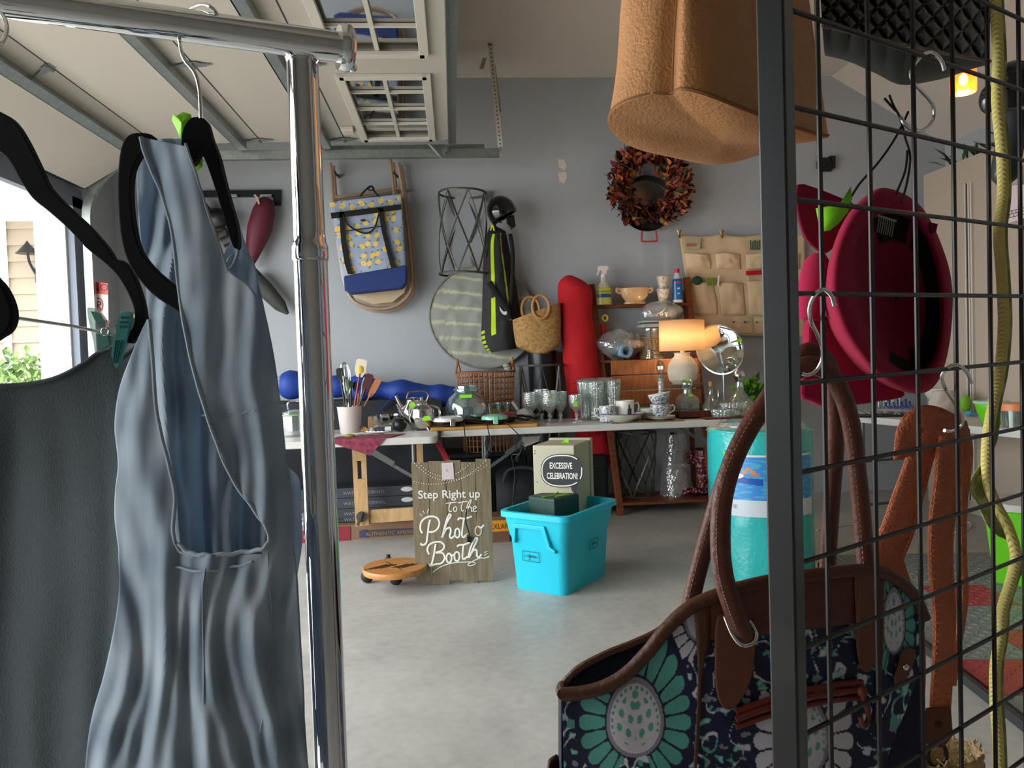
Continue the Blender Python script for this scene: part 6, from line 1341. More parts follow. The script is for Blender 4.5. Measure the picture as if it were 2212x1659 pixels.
# ================================================================== RIGHT TABLE AND SURROUNDINGS
def onR(px, py): return PZ(px, py, TT)
def simple(name, label, cat, p_, prof, m, group=None, n=32, sx=1, sy=1, **kw):
    b = B(); b.lathe(p_, prof, n, sx=sx, sy=sy, close=True); return tag(b.build(name, m, origin=p_, **kw), label, cat, group)
lime = mat('lime_plastic', '#62c010', .4)
q = onR(2142, 918); k = sc(q); simple('mixing_bowl', 'lime green plastic bowl with pale rim on the right table', 'bowl', q, [(r*k, z*k) for r, z in [(14, 0), (18, 2), (30, 34), (33, 48), (32, 52)]], lime)
b = B('#a8c8b0'); b.tube([q+V((33*k*cos(a), 33*k*sin(a), 52*k)) for a in [2*pi*i/36 for i in range(36)]], .009, 8, closed=True); b.lathe(q+V((0, 0, 52*k)), [(32*k, .0), (0, .012)], 30); tag(b.build('bowl_lid', VC(.4)), 'translucent pale green lid on the lime bowl', 'lid')
q = onR(2192, 926); k = sc(q); t = thing('food_container', 'clear round container with an orange lid at the right edge', 'container', q)
b = B(); b.lathe(q, [(r*k, z*k) for r, z in [(20, 0), (26, 3), (29, 42), (28, 42), (25, 5), (0, 4)]], 32); b.build('vessel', clear, t); b = B(); b.lathe(q+V((0, 0, 42*k)), [(31*k, 0), (31*k, .035), (28*k, .04), (0, .04)], 32, close=True); b.build('lid', mat('orange_lid', '#d8875a', .4), t)
b = B('#5a8a4a'); b.lathe(q+V((-.0, 0, .02)), [(.03, 0), (.045, .08), (0, .09)], 20); b.build('inner_cup', VC(.5), t)
q = onR(2100, 885)+V((0, .25, 0)); k = sc(q); simple('serving_bowl', 'large oval white dish at the back of the right table', 'dish', q, [(r*k, z*k) for r, z in [(30, 0), (34, 3), (52, 30), (56, 42), (55, 44)]], whitec, sy=.7)
b = B(); q = onR(2060, 893)
def bagf(u, v): r_ = .11*(1-.35*v)*(1+.2*noise.noise(V((cos(2*pi*u)*2, sin(2*pi*u)*2, v*3)))); return q+V((r_*cos(2*pi*u), .1+r_*.7*sin(2*pi*u), .15*v))
b.grid(bagf, 30, 14, cu=True); b.grid(lambda u, v: bagf(u, 1).lerp(q+V((0, .1, .15)), v), 30, 3, cu=True); tag(b.build('white_bag', mat('white_cloth', '#b9aea6', .8, bump=.5, bscale=20)), 'crumpled whitish bag on the right table beside the lime bowl', 'bag')
b = B('#6fae2a'); b.ball(q+V((.10, .02, .06)), .05, 12, (.8, .5, 1.2)); tag(b.build('lime_cloth', VC(.7)), 'lime green cloth beside the crumpled white bag', 'cloth')
for i, (px, h_) in enumerate(((1942, .09), (1958, .10), (1972, .09), (1925, .07))):
    q = onR(px, 884)+V((0, .18, 0)); simple('glass_cup', 'small clear glass among the group at the far end of the right table', 'glass', q, [(.022, 0), (.028, h_), (.026, h_), (.02, .005)], clear, 'small glasses on the right table', n=20)
b = B('#1b1c1e'); q0, q1 = onR(1868, 898), onR(2000, 903); b.box((q0+q1)/2+V((0, .06, .006)), (.42, .16, .012), Matrix.Rotation(-.25, 3, 'Z')); tray = tag(b.build('cutlery_tray', VC(.5), smooth=False, bevel=.003), 'flat dark tray of cutlery near the end of the right table', 'tray')
for i in range(12):
    q = q0.lerp(q1, i/11)+V((0, .035-.02*(i % 2), .022)); b = B(); b.tube([q+V((0, -.05, .0)), q+V((.03, .08, .006))], .0045, 6); b.ball(q+V((0, -.052, 0)), .009, 8); tag(b.build('cutlery_piece', steel), 'shiny steel cutlery handle in the dark tray on the right table', 'cutlery', 'cutlery in the dark tray')
b = B('#3f4f98'); q = onR(1945, 892)+V((0, .12, 0)); 
for i in range(7): b.tube(crv([q+V((i*.03-.08, 0, .03)), q+V((i*.03-.05, -.02, .07+.02*(i % 2))), q+V((i*.03-.02, .02, .04)), q+V((i*.03+.01, 0, .02))], 5), (.006, .0015), 6)
tag(b.build('blue_ribbon', VC(.5)), 'loose blue curling ribbon over the cutlery on the right table', 'ribbon')
b = B('#4a94b8'); q = onR(2108, 900); b.box(q+V((0, .02, .012)), (.09, .05, .024), Matrix.Rotation(.3, 3, 'Y')); tag(b.build('blue_packet', VC(.4), smooth=False, bevel=.005), 'small blue and white packet in front of the lime bowl', 'packet')
q = onR(2178, 880)+V((.1, .2, 0)); k = sc(q); t = thing('sauce_jar', 'dark red jar with a green lid behind the orange lidded container', 'jar', q); b = B(); b.lathe(q, [(r*k, z*k) for r, z in [(16, 0), (17, 3), (17, 76), (13, 84)]], 28, close=True); b.build('body', mat('dark_red_glass', '#5e1c14', .25), t); b = B(); b.lathe(q+V((0, 0, 84*k)), [(15*k, 0), (15*k, 18*k), (0, 18*k)], 24, close=True); b.build('lid', mat('sage_lid', '#6b8a5c', .5), t)
b = B(); q = onR(2204, 893); b.prism([q+V((-.03, 0, .02)), q+V((.08, 0, .02)), q+V((.06, 0, .20)), q+V((.02, 0, .20))], (0, .02, 0)); tag(b.build('white_card', mat('white_plastic'), smooth=False), 'folded white card standing at the right edge behind the container', 'card')
# lime storage tubs on the floor at the right
for i, (px, py, s_) in enumerate(((2200, 1275, 1.),)):
    q = PZ(px, py, 0)+V((.12, .1, 0)); t = thing('lime_tub', 'lime green plastic tub standing on the floor at the right edge', 'tub', q); b = B(); b.lathe(q, [(.0, 0), (.17, 0), (.22, .38), (.24, .385), (.24, .40), (.21, .40), (.16, .02), (0, .02)], 4); b.build('body', lime, t, smooth=False, bevel=.01)
    b = B('#b9b7b2'); b.lathe(q+V((0, 0, .385)), [(.2, 0), (.18, .03), (0, .05)], 12); b.build('contents', VC(.8), t)
# pendant lamp with amber glass
q = P(2081, 172, 3.6); k = q.y/F; t = thing('pendant_lamp', 'lit pendant lamp with amber glass shade seen through the wire grid', 'lamp', q)
b = B(); b.lathe(q+V((0, 0, -30*k)), [(24*k, 0), (26*k, 2*k), (26*k, 56*k), (8*k, 62*k), (8*k, 66*k)], 40); b.build('lamp_shade', glassm('amber_glass', '#ffd2a0', .10, opac=.22, ocol='#f0b070'), t, solid=.002)
b = B(); b.ball(q, 9*k, 20, (1, 1, 1.5)); b.build('bulb', mat('pendant_bulb', '#fff2c0', .3, emit='#ffd070', estr=25), t)
b = B(); b.cyl(q+V((0, 0, 34*k)), q+V((0, 0, 50*k)), 7*k); b.cyl(q+V((0, 0, 50*k)), V((q.x, q.y, ZC-.002 if q.x < XS else ZC-(q.x-XS)*.6)), .004, n=8); b.build('cord', blackp, t)
ld = bpy.data.lights.new('pendant_glow', 'POINT'); ld.energy = 2.5; ld.color = (1, .72, .42); ld.shadow_soft_size = .03; lo = bpy.data.objects.new('pendant_glow', ld); COL.objects.link(lo); lo.location = q+V((0, 0, -12*k))
# ================================================================== THE CHROME GARMENT RACK
rnd = random.Random(23)
rail_d = ray(4530, 640).normalized(); A0 = P(690, 96, .74); pole_c = P(664, 400, .745)
E_ = A0+rail_d*.022; S_ = A0-rail_d*1.25
rk = thing('garment_rack', 'chrome tube garment rack in the left foreground', 'garment rack', (pole_c.x, pole_c.y, 0))
b = B(); b.tube([S_, E_], .0140, 40); b.build('rail', chrome, rk)
b = B(); b.lathe(E_, [(0, -.004), (.020, -.004), (.022, 0), (.022, .005), (.019, .009), (0, .010)], 40, axis=rail_d); ec_ = b.build('end_cap', chrome, rk)
for o_ in (V((0, 0, .018)), V((.0, 0, -.022))): b = B(); b.ball(E_+rail_d*.009+o_*.8, .0045, 12); b.build('screw', chrome, ec_)
zr = (A0-rail_d*.02).z
for q, base_y in ((V((pole_c.x, pole_c.y, 0)), 0), (V((S_.x+.05, S_.y+.02, 0)), 0)):
    zt_ = zr-.004 if q.x > -.5 else S_.z-.01
    b = B(); b.lathe(q, [(.0160, .03), (.0160, 1.30)], 40); b.lathe(q, [(.0160, 1.30), (.0172, 1.302), (.0172, 1.314), (.0155, 1.318), (.0148, 1.33), (.0148, zt_)], 40); po_ = b.build('pole', chrome, rk)
    b = B(); b.lathe(q, [(.0148, zt_-.012), (.0165, zt_-.006), (.0172, zt_+.004), (.015, zt_+.012)], 32); b.build('weld_collar', chrome, po_)
    f2 = V((-rail_d.y, rail_d.x, 0)).normalized(); b = B(); b.tube([q-f2*.28+V((0, 0, .035)), q+f2*.28+V((0, 0, .035))], .014, 24); fo_ = b.build('foot', chrome, rk)
    for s_ in (-1, 1): b = B(); b.ball(q+f2*.26*s_+V((0, 0, .02)), .02, 14); b.build('castor', blackp, fo_)
wire = mat('bright_wire', '#e6e7e8', .12, 1.)
def px(pts, Y): return [P(x, y, Y if not callable(Y) else Y(x, y)) for x, y in pts]

# ---- hanger with the blue dress
vel = blackf
hd = thing('velvet_hanger', 'black velvet hanger holding the denim dress, hooked on the chrome rail', 'hanger', P(434, 250, .69))
b = B(); b.tube(crv([P(472, 44, .700), P(466, 26, .697), P(450, 12, .697), P(430, 10, .715), P(405, 25, .745), P(388, 60, .735), P(388, 96, .700), P(398, 128, .69), P(420, 156, .69), P(431, 195, .69), P(434, 256, .69)], 8), .0017, 10); b.build('hook', wire, hd)
def slab(name, pts, Y, th, m, parent, n=3, closed=True, bev=.002):
    q = crv([V((x, y, 0)) for x, y in pts], n, closed=True); b = B(); b.prism([P(a.x, a.y, Y) for a in q], (0, th, 0)); return b.build(name, m, parent, smooth=False, bevel=bev)
slab('arm', [(410, 256), (424, 252), (434, 252), (446, 262), (456, 296), (470, 332), (484, 388), (498, 440), (511, 487), (514, 530), (504, 534), (492, 500), (476, 445), (458, 388), (441, 342), (430, 330), (418, 350), (408, 352), (396, 334), (391, 308), (396, 276)], .69, .012, vel, hd, bev=.003)
slab('lower_bar', [(302, 286), (276, 292), (260, 322), (254, 380), (255, 450), (262, 520), (282, 578), (325, 632), (372, 665), (400, 680), (402, 640), (372, 614), (330, 577), (302, 538), (288, 484), (282, 420), (286, 368), (302, 336), (330, 312), (330, 292)], .675, .010, vel, hd, bev=.003)
# ---- denim dress
def dm():
    m = mat('washed_denim', '#6d7f92', .88, attr=True); nt = m.node_tree; N = nt.nodes; L = nt.links
    tc = N.new('ShaderNodeTexCoord'); mp = N.new('ShaderNodeMapping'); mp.inputs['Scale'].default_value = (260, 260, 14)
    n = N.new('ShaderNodeTexNoise'); n.inputs['Scale'].default_value = 1; n.inputs['Detail'].default_value = 3; L.new(tc.outputs['Object'], mp.inputs[0]); L.new(mp.outputs[0], n.inputs[0])
    bp = N.new('ShaderNodeBump'); bp.inputs['Strength'].default_value = .35; bp.inputs['Distance'].default_value = .0008; L.new(n.outputs['Fac'], bp.inputs['Height']); L.new(bp.outputs[0], N['Principled BSDF'].inputs['Normal'])
    tr = N.new('ShaderNodeBsdfTranslucent'); tr.inputs[0].default_value = (*lin('#a5bdd4'), 1); mx = N.new('ShaderNodeMixShader'); mx.inputs[0].default_value = .30
    L.new(N['Principled BSDF'].outputs[0], mx.inputs[1]); L.new(tr.outputs[0], mx.inputs[2]); L.new(mx.outputs[0], N['Material Output'].inputs[0])
    return m
den = dm()
def dcol(x, y):
    n = noise.noise(V((x*.045, y*.006, 2)))*.5+noise.noise(V((x*.013, y*.011, 7)))*.7
    t = max(0, min(1, .5+n)); a, c_ = lin('#8a98a6'), lin('#bdc8d0'); return tuple(a[i]+(c_[i]-a[i])*t for i in range(3))
dr = thing('denim_dress', 'sleeveless washed blue denim dress hanging on the chrome rack', 'dress', P(430, 1650, .70))
def patch(Lp, Rp, Yf, nu=60, nv=140, name='panel', th=.0016, parent=dr, m=None, colf=dcol):
    Lc, Rc = crv([V((x, y, 0)) for x, y in Lp], 8), crv([V((x, y, 0)) for x, y in Rp], 8)
    b = B(); vs = []; cs = []
    for j in range(nv+1):
        a, c_ = samp(Lc, j/nv), samp(Rc, j/nv)
        for i in range(nu+1):
            q = a.lerp(c_, i/nu); vs.append(P(q.x, q.y, Yf(i/nu, j/nv, q.x, q.y))); cs.append(lin(colf(q.x, q.y)))
    fs = [(j*(nu+1)+i, j*(nu+1)+i+1, (j+1)*(nu+1)+i+1, (j+1)*(nu+1)+i) for j in range(nv) for i in range(nu)]
    b.add(vs, fs, cs); return b.build(name, m or den, parent, solid=th)
def fold(x, y, amp=.006, f=.028, s=0.):
    w_ = noise.noise(V((x*.004, y*.0025, s)))*60
    return amp*(sin((x+w_-(y-900)*.05)*f*2*pi/2.2)+.5*sin((x+w_*1.6)*f*2*pi+s))+amp*.9*noise.noise(V((x*.03, y*.008, s+3)))
# inside of the back, seen through the armhole
patch([(300, 300), (296, 400), (305, 520), (318, 640), (330, 760), (345, 900), (365, 1020), (372, 1130), (385, 1240)], [(400, 300), (430, 420), (440, 560), (470, 760), (500, 920), (560, 1060), (600, 1120), (600, 1170), (585, 1240)],
      lambda u, v, x, y: .735+fold(x, y, .008, .022, 4)-.01*u, 50, 120, 'back_inside')
def SY(x, y): s_ = max(0, min(1, (x-185)/480)); return .722-.055*s_-.018*sin(pi*s_)+fold(x, y, .0026+.0022*max(0, min(1, (y-1200)/400)), .019, 2)
# back, outside, left of the armhole
patch([(318, 690), (300, 730), (280, 780), (262, 830), (252, 880), (249, 930), (256, 1000), (250, 1060), (249, 1120), (256, 1180), (256, 1200)], [(322, 690), (330, 780), (336, 870), (346, 930), (366, 1010), (378, 1070), (374, 1120), (374, 1150), (380, 1178), (392, 1192), (404, 1200)],
      lambda u, v, x, y: SY(x, y), 40, 110, 'back_panel')
# front, right of the armhole: strap widening down
patch([(304, 296), (316, 340), (350, 420), (372, 500), (384, 600), (396, 690), (414, 780), (436, 860), (466, 950), (500, 1030), (548, 1100), (576, 1140), (581, 1168), (570, 1192), (562, 1200)],
      [(402, 316), (420, 366), (438, 424), (462, 496), (484, 560), (500, 590), (540, 620), (572, 680), (590, 760), (604, 850), (613, 930), (620, 1000), (628, 1060), (634, 1140), (637, 1200)],
      lambda u, v, x, y: SY(x, y)-.022*max(0, 1-(y-290)/600), 60, 170, 'front_panel')
# far front with the V neck
patch([(514, 484), (506, 540), (492, 560), (488, 584), (505, 640), (520, 700)], [(517, 484), (532, 530), (552, 580), (560, 620), (576, 690), (588, 760)], lambda u, v, x, y: .725+fold(x, y, .003, .03, 9)-.0*u, 26, 50, 'far_front')
patch([(508, 484), (500, 520), (482, 556), (490, 586)], [(514, 486), (512, 530), (504, 560), (492, 588)], lambda u, v, x, y: .732, 8, 20, 'neck_facing')
# skirt
patch([(256, 1197), (258, 1240), (256, 1300), (243, 1380), (225, 1460), (202, 1540), (188, 1620), (183, 1700), (178, 1860)], [(637, 1197), (641, 1240), (646, 1310), (650, 1400), (656, 1500), (661, 1600), (668, 1680), (680, 1860)],
      lambda u, v, x, y: SY(x, y), 110, 120, 'skirt')
patch([(268, 1190), (266, 1300), (240, 1450), (205, 1600), (195, 1860)], [(630, 1190), (640, 1400), (655, 1600), (676, 1860)], lambda u, v, x, y: .74+.05*sin(pi*u)+fold(x, y, .008, .02, 12), 60, 60, 'skirt_back')
patch([(600, 985), (606, 1060), (612, 1140), (620, 1240)], [(608, 1000), (645, 1035), (651, 1110), (652, 1180), (640, 1250)], lambda u, v, x, y: .76+fold(x, y, .004, .03, 5), 20, 40, 'side_pocket')
trimm = mat('denim_seam', '#9aa6b0', .9)
def cord_(pts, Y, r, name='binding', parent=dr, m=trimm, n=8):
    q = crv([P(x, y, Y(x, y) if callable(Y) else Y) for x, y in pts], n); b = B(); b.tube([a+V((0, 0, .0006*sin(i*.9))) for i, a in enumerate(q)], r, 8); return b.build(name, m, parent)
cord_([(304, 296), (316, 340), (350, 420), (372, 500), (384, 600), (396, 690), (414, 780), (436, 860), (466, 950), (500, 1030), (548, 1100), (576, 1140), (581, 1168), (565, 1186), (530, 1192), (480, 1198), (440, 1199), (410, 1194), (385, 1175)], lambda x, y: SY(x, y)-.022*max(0, 1-(y-290)/600)-.001, .0019)
cord_([(322, 690), (330, 780), (336, 870), (346, 930), (366, 1010), (378, 1070), (375, 1120), (374, 1150), (382, 1180), (400, 1196), (430, 1200)], lambda x, y: SY(x, y)-.001, .0018)
cord_([(400, 310), (420, 366), (438, 424), (462, 496), (484, 560), (492, 588)], lambda x, y: SY(x, y)-.022*max(0, 1-(y-290)/600), .0012)
cord_([(514, 486), (516, 530), (508, 565), (490, 588)], .722, .0018)
cord_([(436, 898), (500, 896), (540, 888), (552, 888), (570, 878), (608, 870)], lambda x, y: SY(x, y)-.0012, .0008, 'waist_seam')
cord_([(380, 1225), (440, 1234), (500, 1225), (545, 1214)], lambda x, y: SY(x, y)-.001, .0012, 'waist_seam')
cord_([(444, 1228), (438, 1270), (438, 1340), (440, 1420), (440, 1520)], lambda x, y: SY(x, y)-.001, .0007, 'skirt_seam')
cord_([(578, 1195), (584, 1280), (588, 1360), (584, 1440), (566, 1560), (540, 1659)], lambda x, y: SY(x, y)-.001, .0007, 'skirt_seam')
b = B('#6b5a52'); q = crv([P(x, y, SY(x, y)-.003) for x, y in ((492, 592), (503, 630), (523, 676))], 8); b.tube(q, (.0032, .0012), 8, flat=(0, -1, 0)); b.build('placket', VC(.5), dr)
gt = thing('green_tag', 'crumpled lime green paper tag on the neck of the dress hanger', 'tag', P(395, 270, .71))
def leaf(pts, Y, parent, name='paper', amp=.004):
    c_ = sum((V((x, y, 0)) for x, y in pts), V())/len(pts); q = [P(x, y, Y+amp*noise.noise(V((x*.2, y*.2, 1)))*2) for x, y in pts]; ctr_ = P(c_.x, c_.y, Y-amp); b = B(); n = len(q)
    b.add(q+[ctr_], [(i, (i+1) % n, n) for i in range(n)]); return b.build(name, greentag, parent, solid=.0006)
leaf([(374, 246), (382, 250), (396, 242), (412, 247), (416, 260), (400, 290), (392, 306), (384, 284), (372, 260)], .71, gt)
gt2 = thing('green_tag', 'lime green paper tag tip showing below the neck of the dress hanger', 'tag', P(425, 350, .712))
leaf([(428, 328), (438, 340), (438, 360), (426, 369), (409, 368), (415, 350)], .71, gt2)

# ---- trouser hanger with clips and the black garment
hk = thing('velvet_hanger', 'black velvet hanger on the left with a clip bar carrying the black garment', 'hanger', P(110, 420, .74))
slab('arm', [(-60, 220), (0, 241), (30, 262), (56, 302), (83, 357), (106, 404), (152, 452), (190, 487), (231, 534), (247, 560), (262, 562), (282, 582), (302, 632), (313, 682), (309, 710), (282, 742), (268, 728), (286, 708), (290, 674), (277, 636), (252, 594), (222, 565), (184, 534), (149, 496), (104, 456), (70, 428), (45, 392), (24, 354), (0, 328), (-60, 300)], .74, .010, vel, hk, bev=.003)
slab('lobe', [(-60, 560), (-10, 600), (12, 628), (27, 668), (24, 704), (0, 728), (-60, 740)], .60, .010, vel, hk, bev=.003)
b = B(); b.tube([P(-80, 664, .68), P(30, 686, .70), P(155, 704, .73), P(240, 722, .745), P(300, 738, .75)], .0016, 10); b.build('clip_bar', wire, hk)
b = B(); b.tube(crv([P(-70, 60, .60), P(-40, 25, .62), P(0, 28, .63), P(14, 55, .62), P(10, 82, .61), P(-5, 98, .60), P(-50, 120, .60), P(-70, 160, .61), P(-75, 235, .73)], 8), .0017, 10); b.build('hook', wire, hk)
ck = thing('hanger_clip', 'clear and teal plastic clip gripping the black garment on the bar', 'clip', P(235, 740, .74))
cg = glassm('clear_plastic', '#d6e2de', .2, opac=.25, ocol='#b8c8c4')
slab('clip_jaw', [(186, 668), (206, 672), (222, 690), (228, 712), (240, 716), (250, 700), (262, 672), (284, 676), (276, 716), (262, 760), (246, 748), (228, 752), (205, 762), (200, 740)], .739, .010, cg, ck, bev=.001)
b = B('#4f9c98'); q = [(262, 674), (283, 677), (276, 715), (262, 770), (252, 796), (246, 790), (240, 765), (248, 728)]; b.prism([P(x, y, .733) for x, y in q], (0, .0045, 0))
b.color('#2f6e70')
for k_ in range(4): b.tube([P(250+6*k_, 735, .7325), P(244+3.6*k_, 784, .7325)], .0006, 5)
for k_ in range(4):
    for j_ in range(3): b.ball(P(262+5*k_-j_, 686+j_*10, .7325), .0011, 6)
b.build('grip', VC(.35), ck, smooth=False)
b = B('#5f8f86'); q = [(196, 672), (212, 676), (222, 694), (226, 712), (216, 706), (204, 690)]; b.prism([P(x, y, .733) for x, y in q], (0, .0045, 0)); q = [(208, 722), (232, 722), (236, 745), (222, 752), (212, 756)]; b.prism([P(x, y, .734) for x, y in q], (0, .0045, 0)); b.build('grip', VC(.35), ck, smooth=False)
b = B(); b.tube([P(228+8*cos(a), 716+8*sin(a), .731) for a in [2*pi*i/20 for i in range(20)]], .0012, 8, closed=True); b.build('spring', steel, ck)
bg_ = thing('black_garment', 'charcoal black knit garment clipped to the bar in the left foreground', 'garment', P(120, 1600, .68))
def gY(u, v, x, y): return .775+.035*cos(u*3.0)*min(1, v*3)+.005*noise.noise(V((x*.010, y*.004, 4)))+.0012*sin(x*.06+2*noise.noise(V((x*.01, y*.002, 1))))*min(1, v*4)
patch([(-260, 850), (-260, 1100), (-260, 1400), (-260, 1860)], [(310, 748), (330, 1000), (350, 1400), (370, 1860)], gY, 10, 20, 'inner', parent=bg_, m=mat('charcoal_knit', '#33393c', .9, bump=.25, bscale=400, attr=False), colf=lambda x, y: '#3a4144') if False else None
# top edge follows the sagging neckline
b = B(); nu, nv = 90, 90; vs = []
top = crv([V((x, y, 0)) for x, y in ((-260, 838), (-100, 842), (0, 832), (60, 828), (120, 815), (175, 788), (232, 750), (262, 768), (300, 745), (330, 740))], 10)
for j in range(nv+1):
    for i in range(nu+1):
        a = samp(top, i/nu); y = a.y+(1860-a.y)*(j/nv)**1.1; vs.append(P(a.x, y, gY(i/nu, j/nv, a.x, y)+.0))
b.add(vs, [(j*(nu+1)+i, j*(nu+1)+i+1, (j+1)*(nu+1)+i+1, (j+1)*(nu+1)+i) for j in range(nv) for i in range(nu)]); b.build('front', mat('charcoal_knit', '#4a5154', .95, bump=.3, bscale=500), bg_, solid=.0016)
b = B(); b.tube([samp(vs[:nu+1], i/60)+V((0, -.001, -.0008)) for i in range(61)], .0022, 8); b.build('neck_binding', mat('charcoal_knit'), bg_)

# ================================================================== THE BLACK WIRE GRID AND ITS POST
gd = ray(3540, 655).normalized(); gd = V((gd.x, gd.y, gd.z)); Yp = .625
pc = P(1690, 829, Yp); gh = V((gd.x, gd.y, 0)).normalized(); gn = V((gh.y, -gh.x, 0))
gp = thing('wire_grid', 'black wire grid display panel with square post in the right foreground', 'display grid', (pc.x, pc.y, 0))
pmat = mat('satin_black_metal', '#0b0c0d', .4, .0, coat=.2)
b = B(); rz_ = Matrix.Rotation(atan2(gh.y, gh.x)+.28, 3, 'Z'); b.box((pc.x, pc.y, 1.0), (.0235, .0235, 2.0), rz_); b.build('post', pmat, gp, smooth=False, bevel=.0018)
q = V((pc.x, pc.y, 0))+gh*1.02; b = B(); b.box((q.x, q.y, 1.0), (.024, .024, 2.0), rz_); b.build('post', pmat, gp, smooth=False, bevel=.0018)
for o_ in (V((pc.x, pc.y, 0)), q): b = B(); b.box(o_+V((0, 0, .01)), (.03, .5, .02), Matrix.Rotation(atan2(gh.y, gh.x), 3, 'Z')); b.build('foot', pmat, gp, smooth=False)
wm = mat('black_wire', '#262220', .35, .2)
ys = [-400, -185, 23, 231, 430, 634, 829, 1024, 1221, 1409, 1600, 1800, 2010]
for y in ys:
    a = P(1712, y-(4 if y < 634 else -4)*0, Yp+.008); b = B(); b.tube([a, a+gd*1.0], .0023, 8); b.build('horizontal_wire', wm, gp)
v0 = P(1780, 634, Yp+.03)
def gpt(pxx, y=634):                         # point of the grid plane seen at a pixel
    return PP(pxx, y, P(1712, 634, Yp+.008), gn)
for k_, (xa_, ya_) in enumerate(((1783, 634), (1890, 634), (1986, 634), (2070, 634), (2145, 634), (2212, 634), (2272, 634), (2326, 634), (2375, 634), (2420, 634), (2461, 634))):
    q = gpt(xa_)-gn*.003; b = B(); b.tube([(q.x, q.y, .1), (q.x, q.y, 1.95)], .0024, 8); b.build('vertical_wire', wm, gp)
def hook(label, pts, Yoff=0.0, r=.0019, yr=634):
    q0 = []
    for i, (x, y, dd) in enumerate(pts): q0.append(PP(x, y, P(1712, 634, Yp+.008)+gn*dd, gn))
    b = B(); b.tube(crv(q0, 8), r, 12); return tag(b.build('s_hook', wire, origin=q0[0]), label, 'hook', None)
c7 = lambda x, y: (1680+x/3.13, 350+y/3.13)
hook('chrome S hook on the grid holding the floral tote handles', [(*c7(382, 972), .012), (*c7(362, 905), .011), (*c7(312, 862), .006), (*c7(262, 888), .002), (*c7(228, 940), -.004), (*c7(213, 1010), -.008), (*c7(228, 1085), -.012), (*c7(268, 1165), -.016), (*c7(300, 1250), -.02), (*c7(300, 1335), -.024), (*c7(258, 1412), -.03), (*c7(205, 1440), -.034), (*c7(165, 1430), -.038)])
c6 = lambda x, y: (1680+x/4.147, y/4.147)
hook('chrome S hook at the top of the grid from which the maroon hat hangs', [(*c6(1492, 627), .010), (*c6(1462, 540), .010), (*c6(1380, 470), .006), (*c6(1290, 500), .002), (*c6(1210, 600), -.006), (*c6(1190, 665), -.008), (*c6(1222, 745), -.010), (*c6(1300, 830), -.012), (*c6(1380, 925), -.014), (*c6(1402, 1020), -.016), (*c6(1372, 1110), -.018), (*c6(1290, 1172), -.02), (*c6(1200, 1158), -.022), (*c6(1130, 1100), -.024), (*c6(1106, 1045), -.026)])
c5 = lambda x, y: (1800+x/5.37, 700+y/5.37)
hook('chrome S hook at the right of the grid holding the brown leather straps', [(*c5(1605, 682), .010), (*c5(1545, 550), .010), (*c5(1440, 475), .006), (*c5(1340, 500), .001), (*c5(1270, 570), -.005), (*c5(1258, 640), -.008), (*c5(1300, 750), -.011), (*c5(1380, 870), -.014), (*c5(1445, 980), -.018), (*c5(1490, 1070), -.02), (*c5(1492, 1160), -.024), (*c5(1440, 1212), -.028), (*c5(1360, 1245), -.03), (*c5(1290, 1235), -.032)])

# ================================================================== TAN BAG AT THE TOP
tanl = mat('tan_leather', '#bd8450', .5, nscale=60, namt=.06, bump=.55, bscale=320)
tbc = P(1562, 150, .80); tb = thing('tan_shoulder_bag', 'slouchy tan pebbled leather bag hanging at the top behind the black post', 'handbag', tbc+V((0, 0, -.1)))
def tbf(u, v):                              # closed loop u, v from above the frame down to the base
    a = 2*pi*u; cx_, cy_ = cos(a), sin(a); s_ = lambda t, e: math.copysign(abs(t)**e, t)
    x, y = s_(cx_, .55)*.134, s_(cy_, .55)*.062
    top_ = P(1540, -160, .80).z; z0_ = P(1540, 268, .80).z
    w_ = .80+.24*v**1.3; x *= w_; y *= .85+.3*v
    r1_ = Matrix.Rotation(math.radians(36), 3, 'Z') @ V((x, y, 0))
    z = top_+(z0_-top_)*v-.020*v**3*(1-abs(cx_)**2)
    # soft crease down the narrow end
    dd = math.exp(-((u-.5-.03)/.022)**2)*.012*(1-.1*v); r1_ *= 1-dd/.1
    dn = math.exp(-((u-.60-.05*v)/.05)**2)*.012*(1-v)
    r1_ *= 1-dn/.08
    n = .006*noise.noise(V((r1_.x*14, r1_.y*14, z*9)))
    q = V((tbc.x, tbc.y, 0)); return q+r1_*(1+n*8)+V((0, 0, z))
b = B(); b.grid(tbf, 140, 90, cu=True)
def tbb(u, v):
    p_ = tbf(u, 1); c_ = V((tbc.x, tbc.y, P(1540, 268, .80).z-.022)); q = p_.lerp(c_, v); q.z -= .012*sin(pi*min(1, v*1.0))*(1-v)*.6; return q
b.grid(tbb, 140, 14, cu=True); b.build('body', tanl, tb)
b = B(); b.tube([tbf(i/80, .985)+V((0, 0, -.001)) for i in range(80)], .0016, 6, closed=True); b.build('base_seam', mat('tan_dark_seam', '#8a5c36', .7), tb)
b = B(); b.tube([tbf(.532, v_)*1.0 for v_ in [i/30 for i in range(31)]], .0010, 6); b.build('side_seam', mat('tan_dark_seam'), tb)
hx = V((tbc.x, tbc.y, P(1540, -150, .8).z)); b = B(); b.tube(crv([hx+V((-.09, -.03, 0)), hx+V((-.06, -.02, .12)), hx+V((.06, .02, .12)), hx+V((.09, .03, 0))], 8), .007, 8); b.build('strap', tanl, tb)

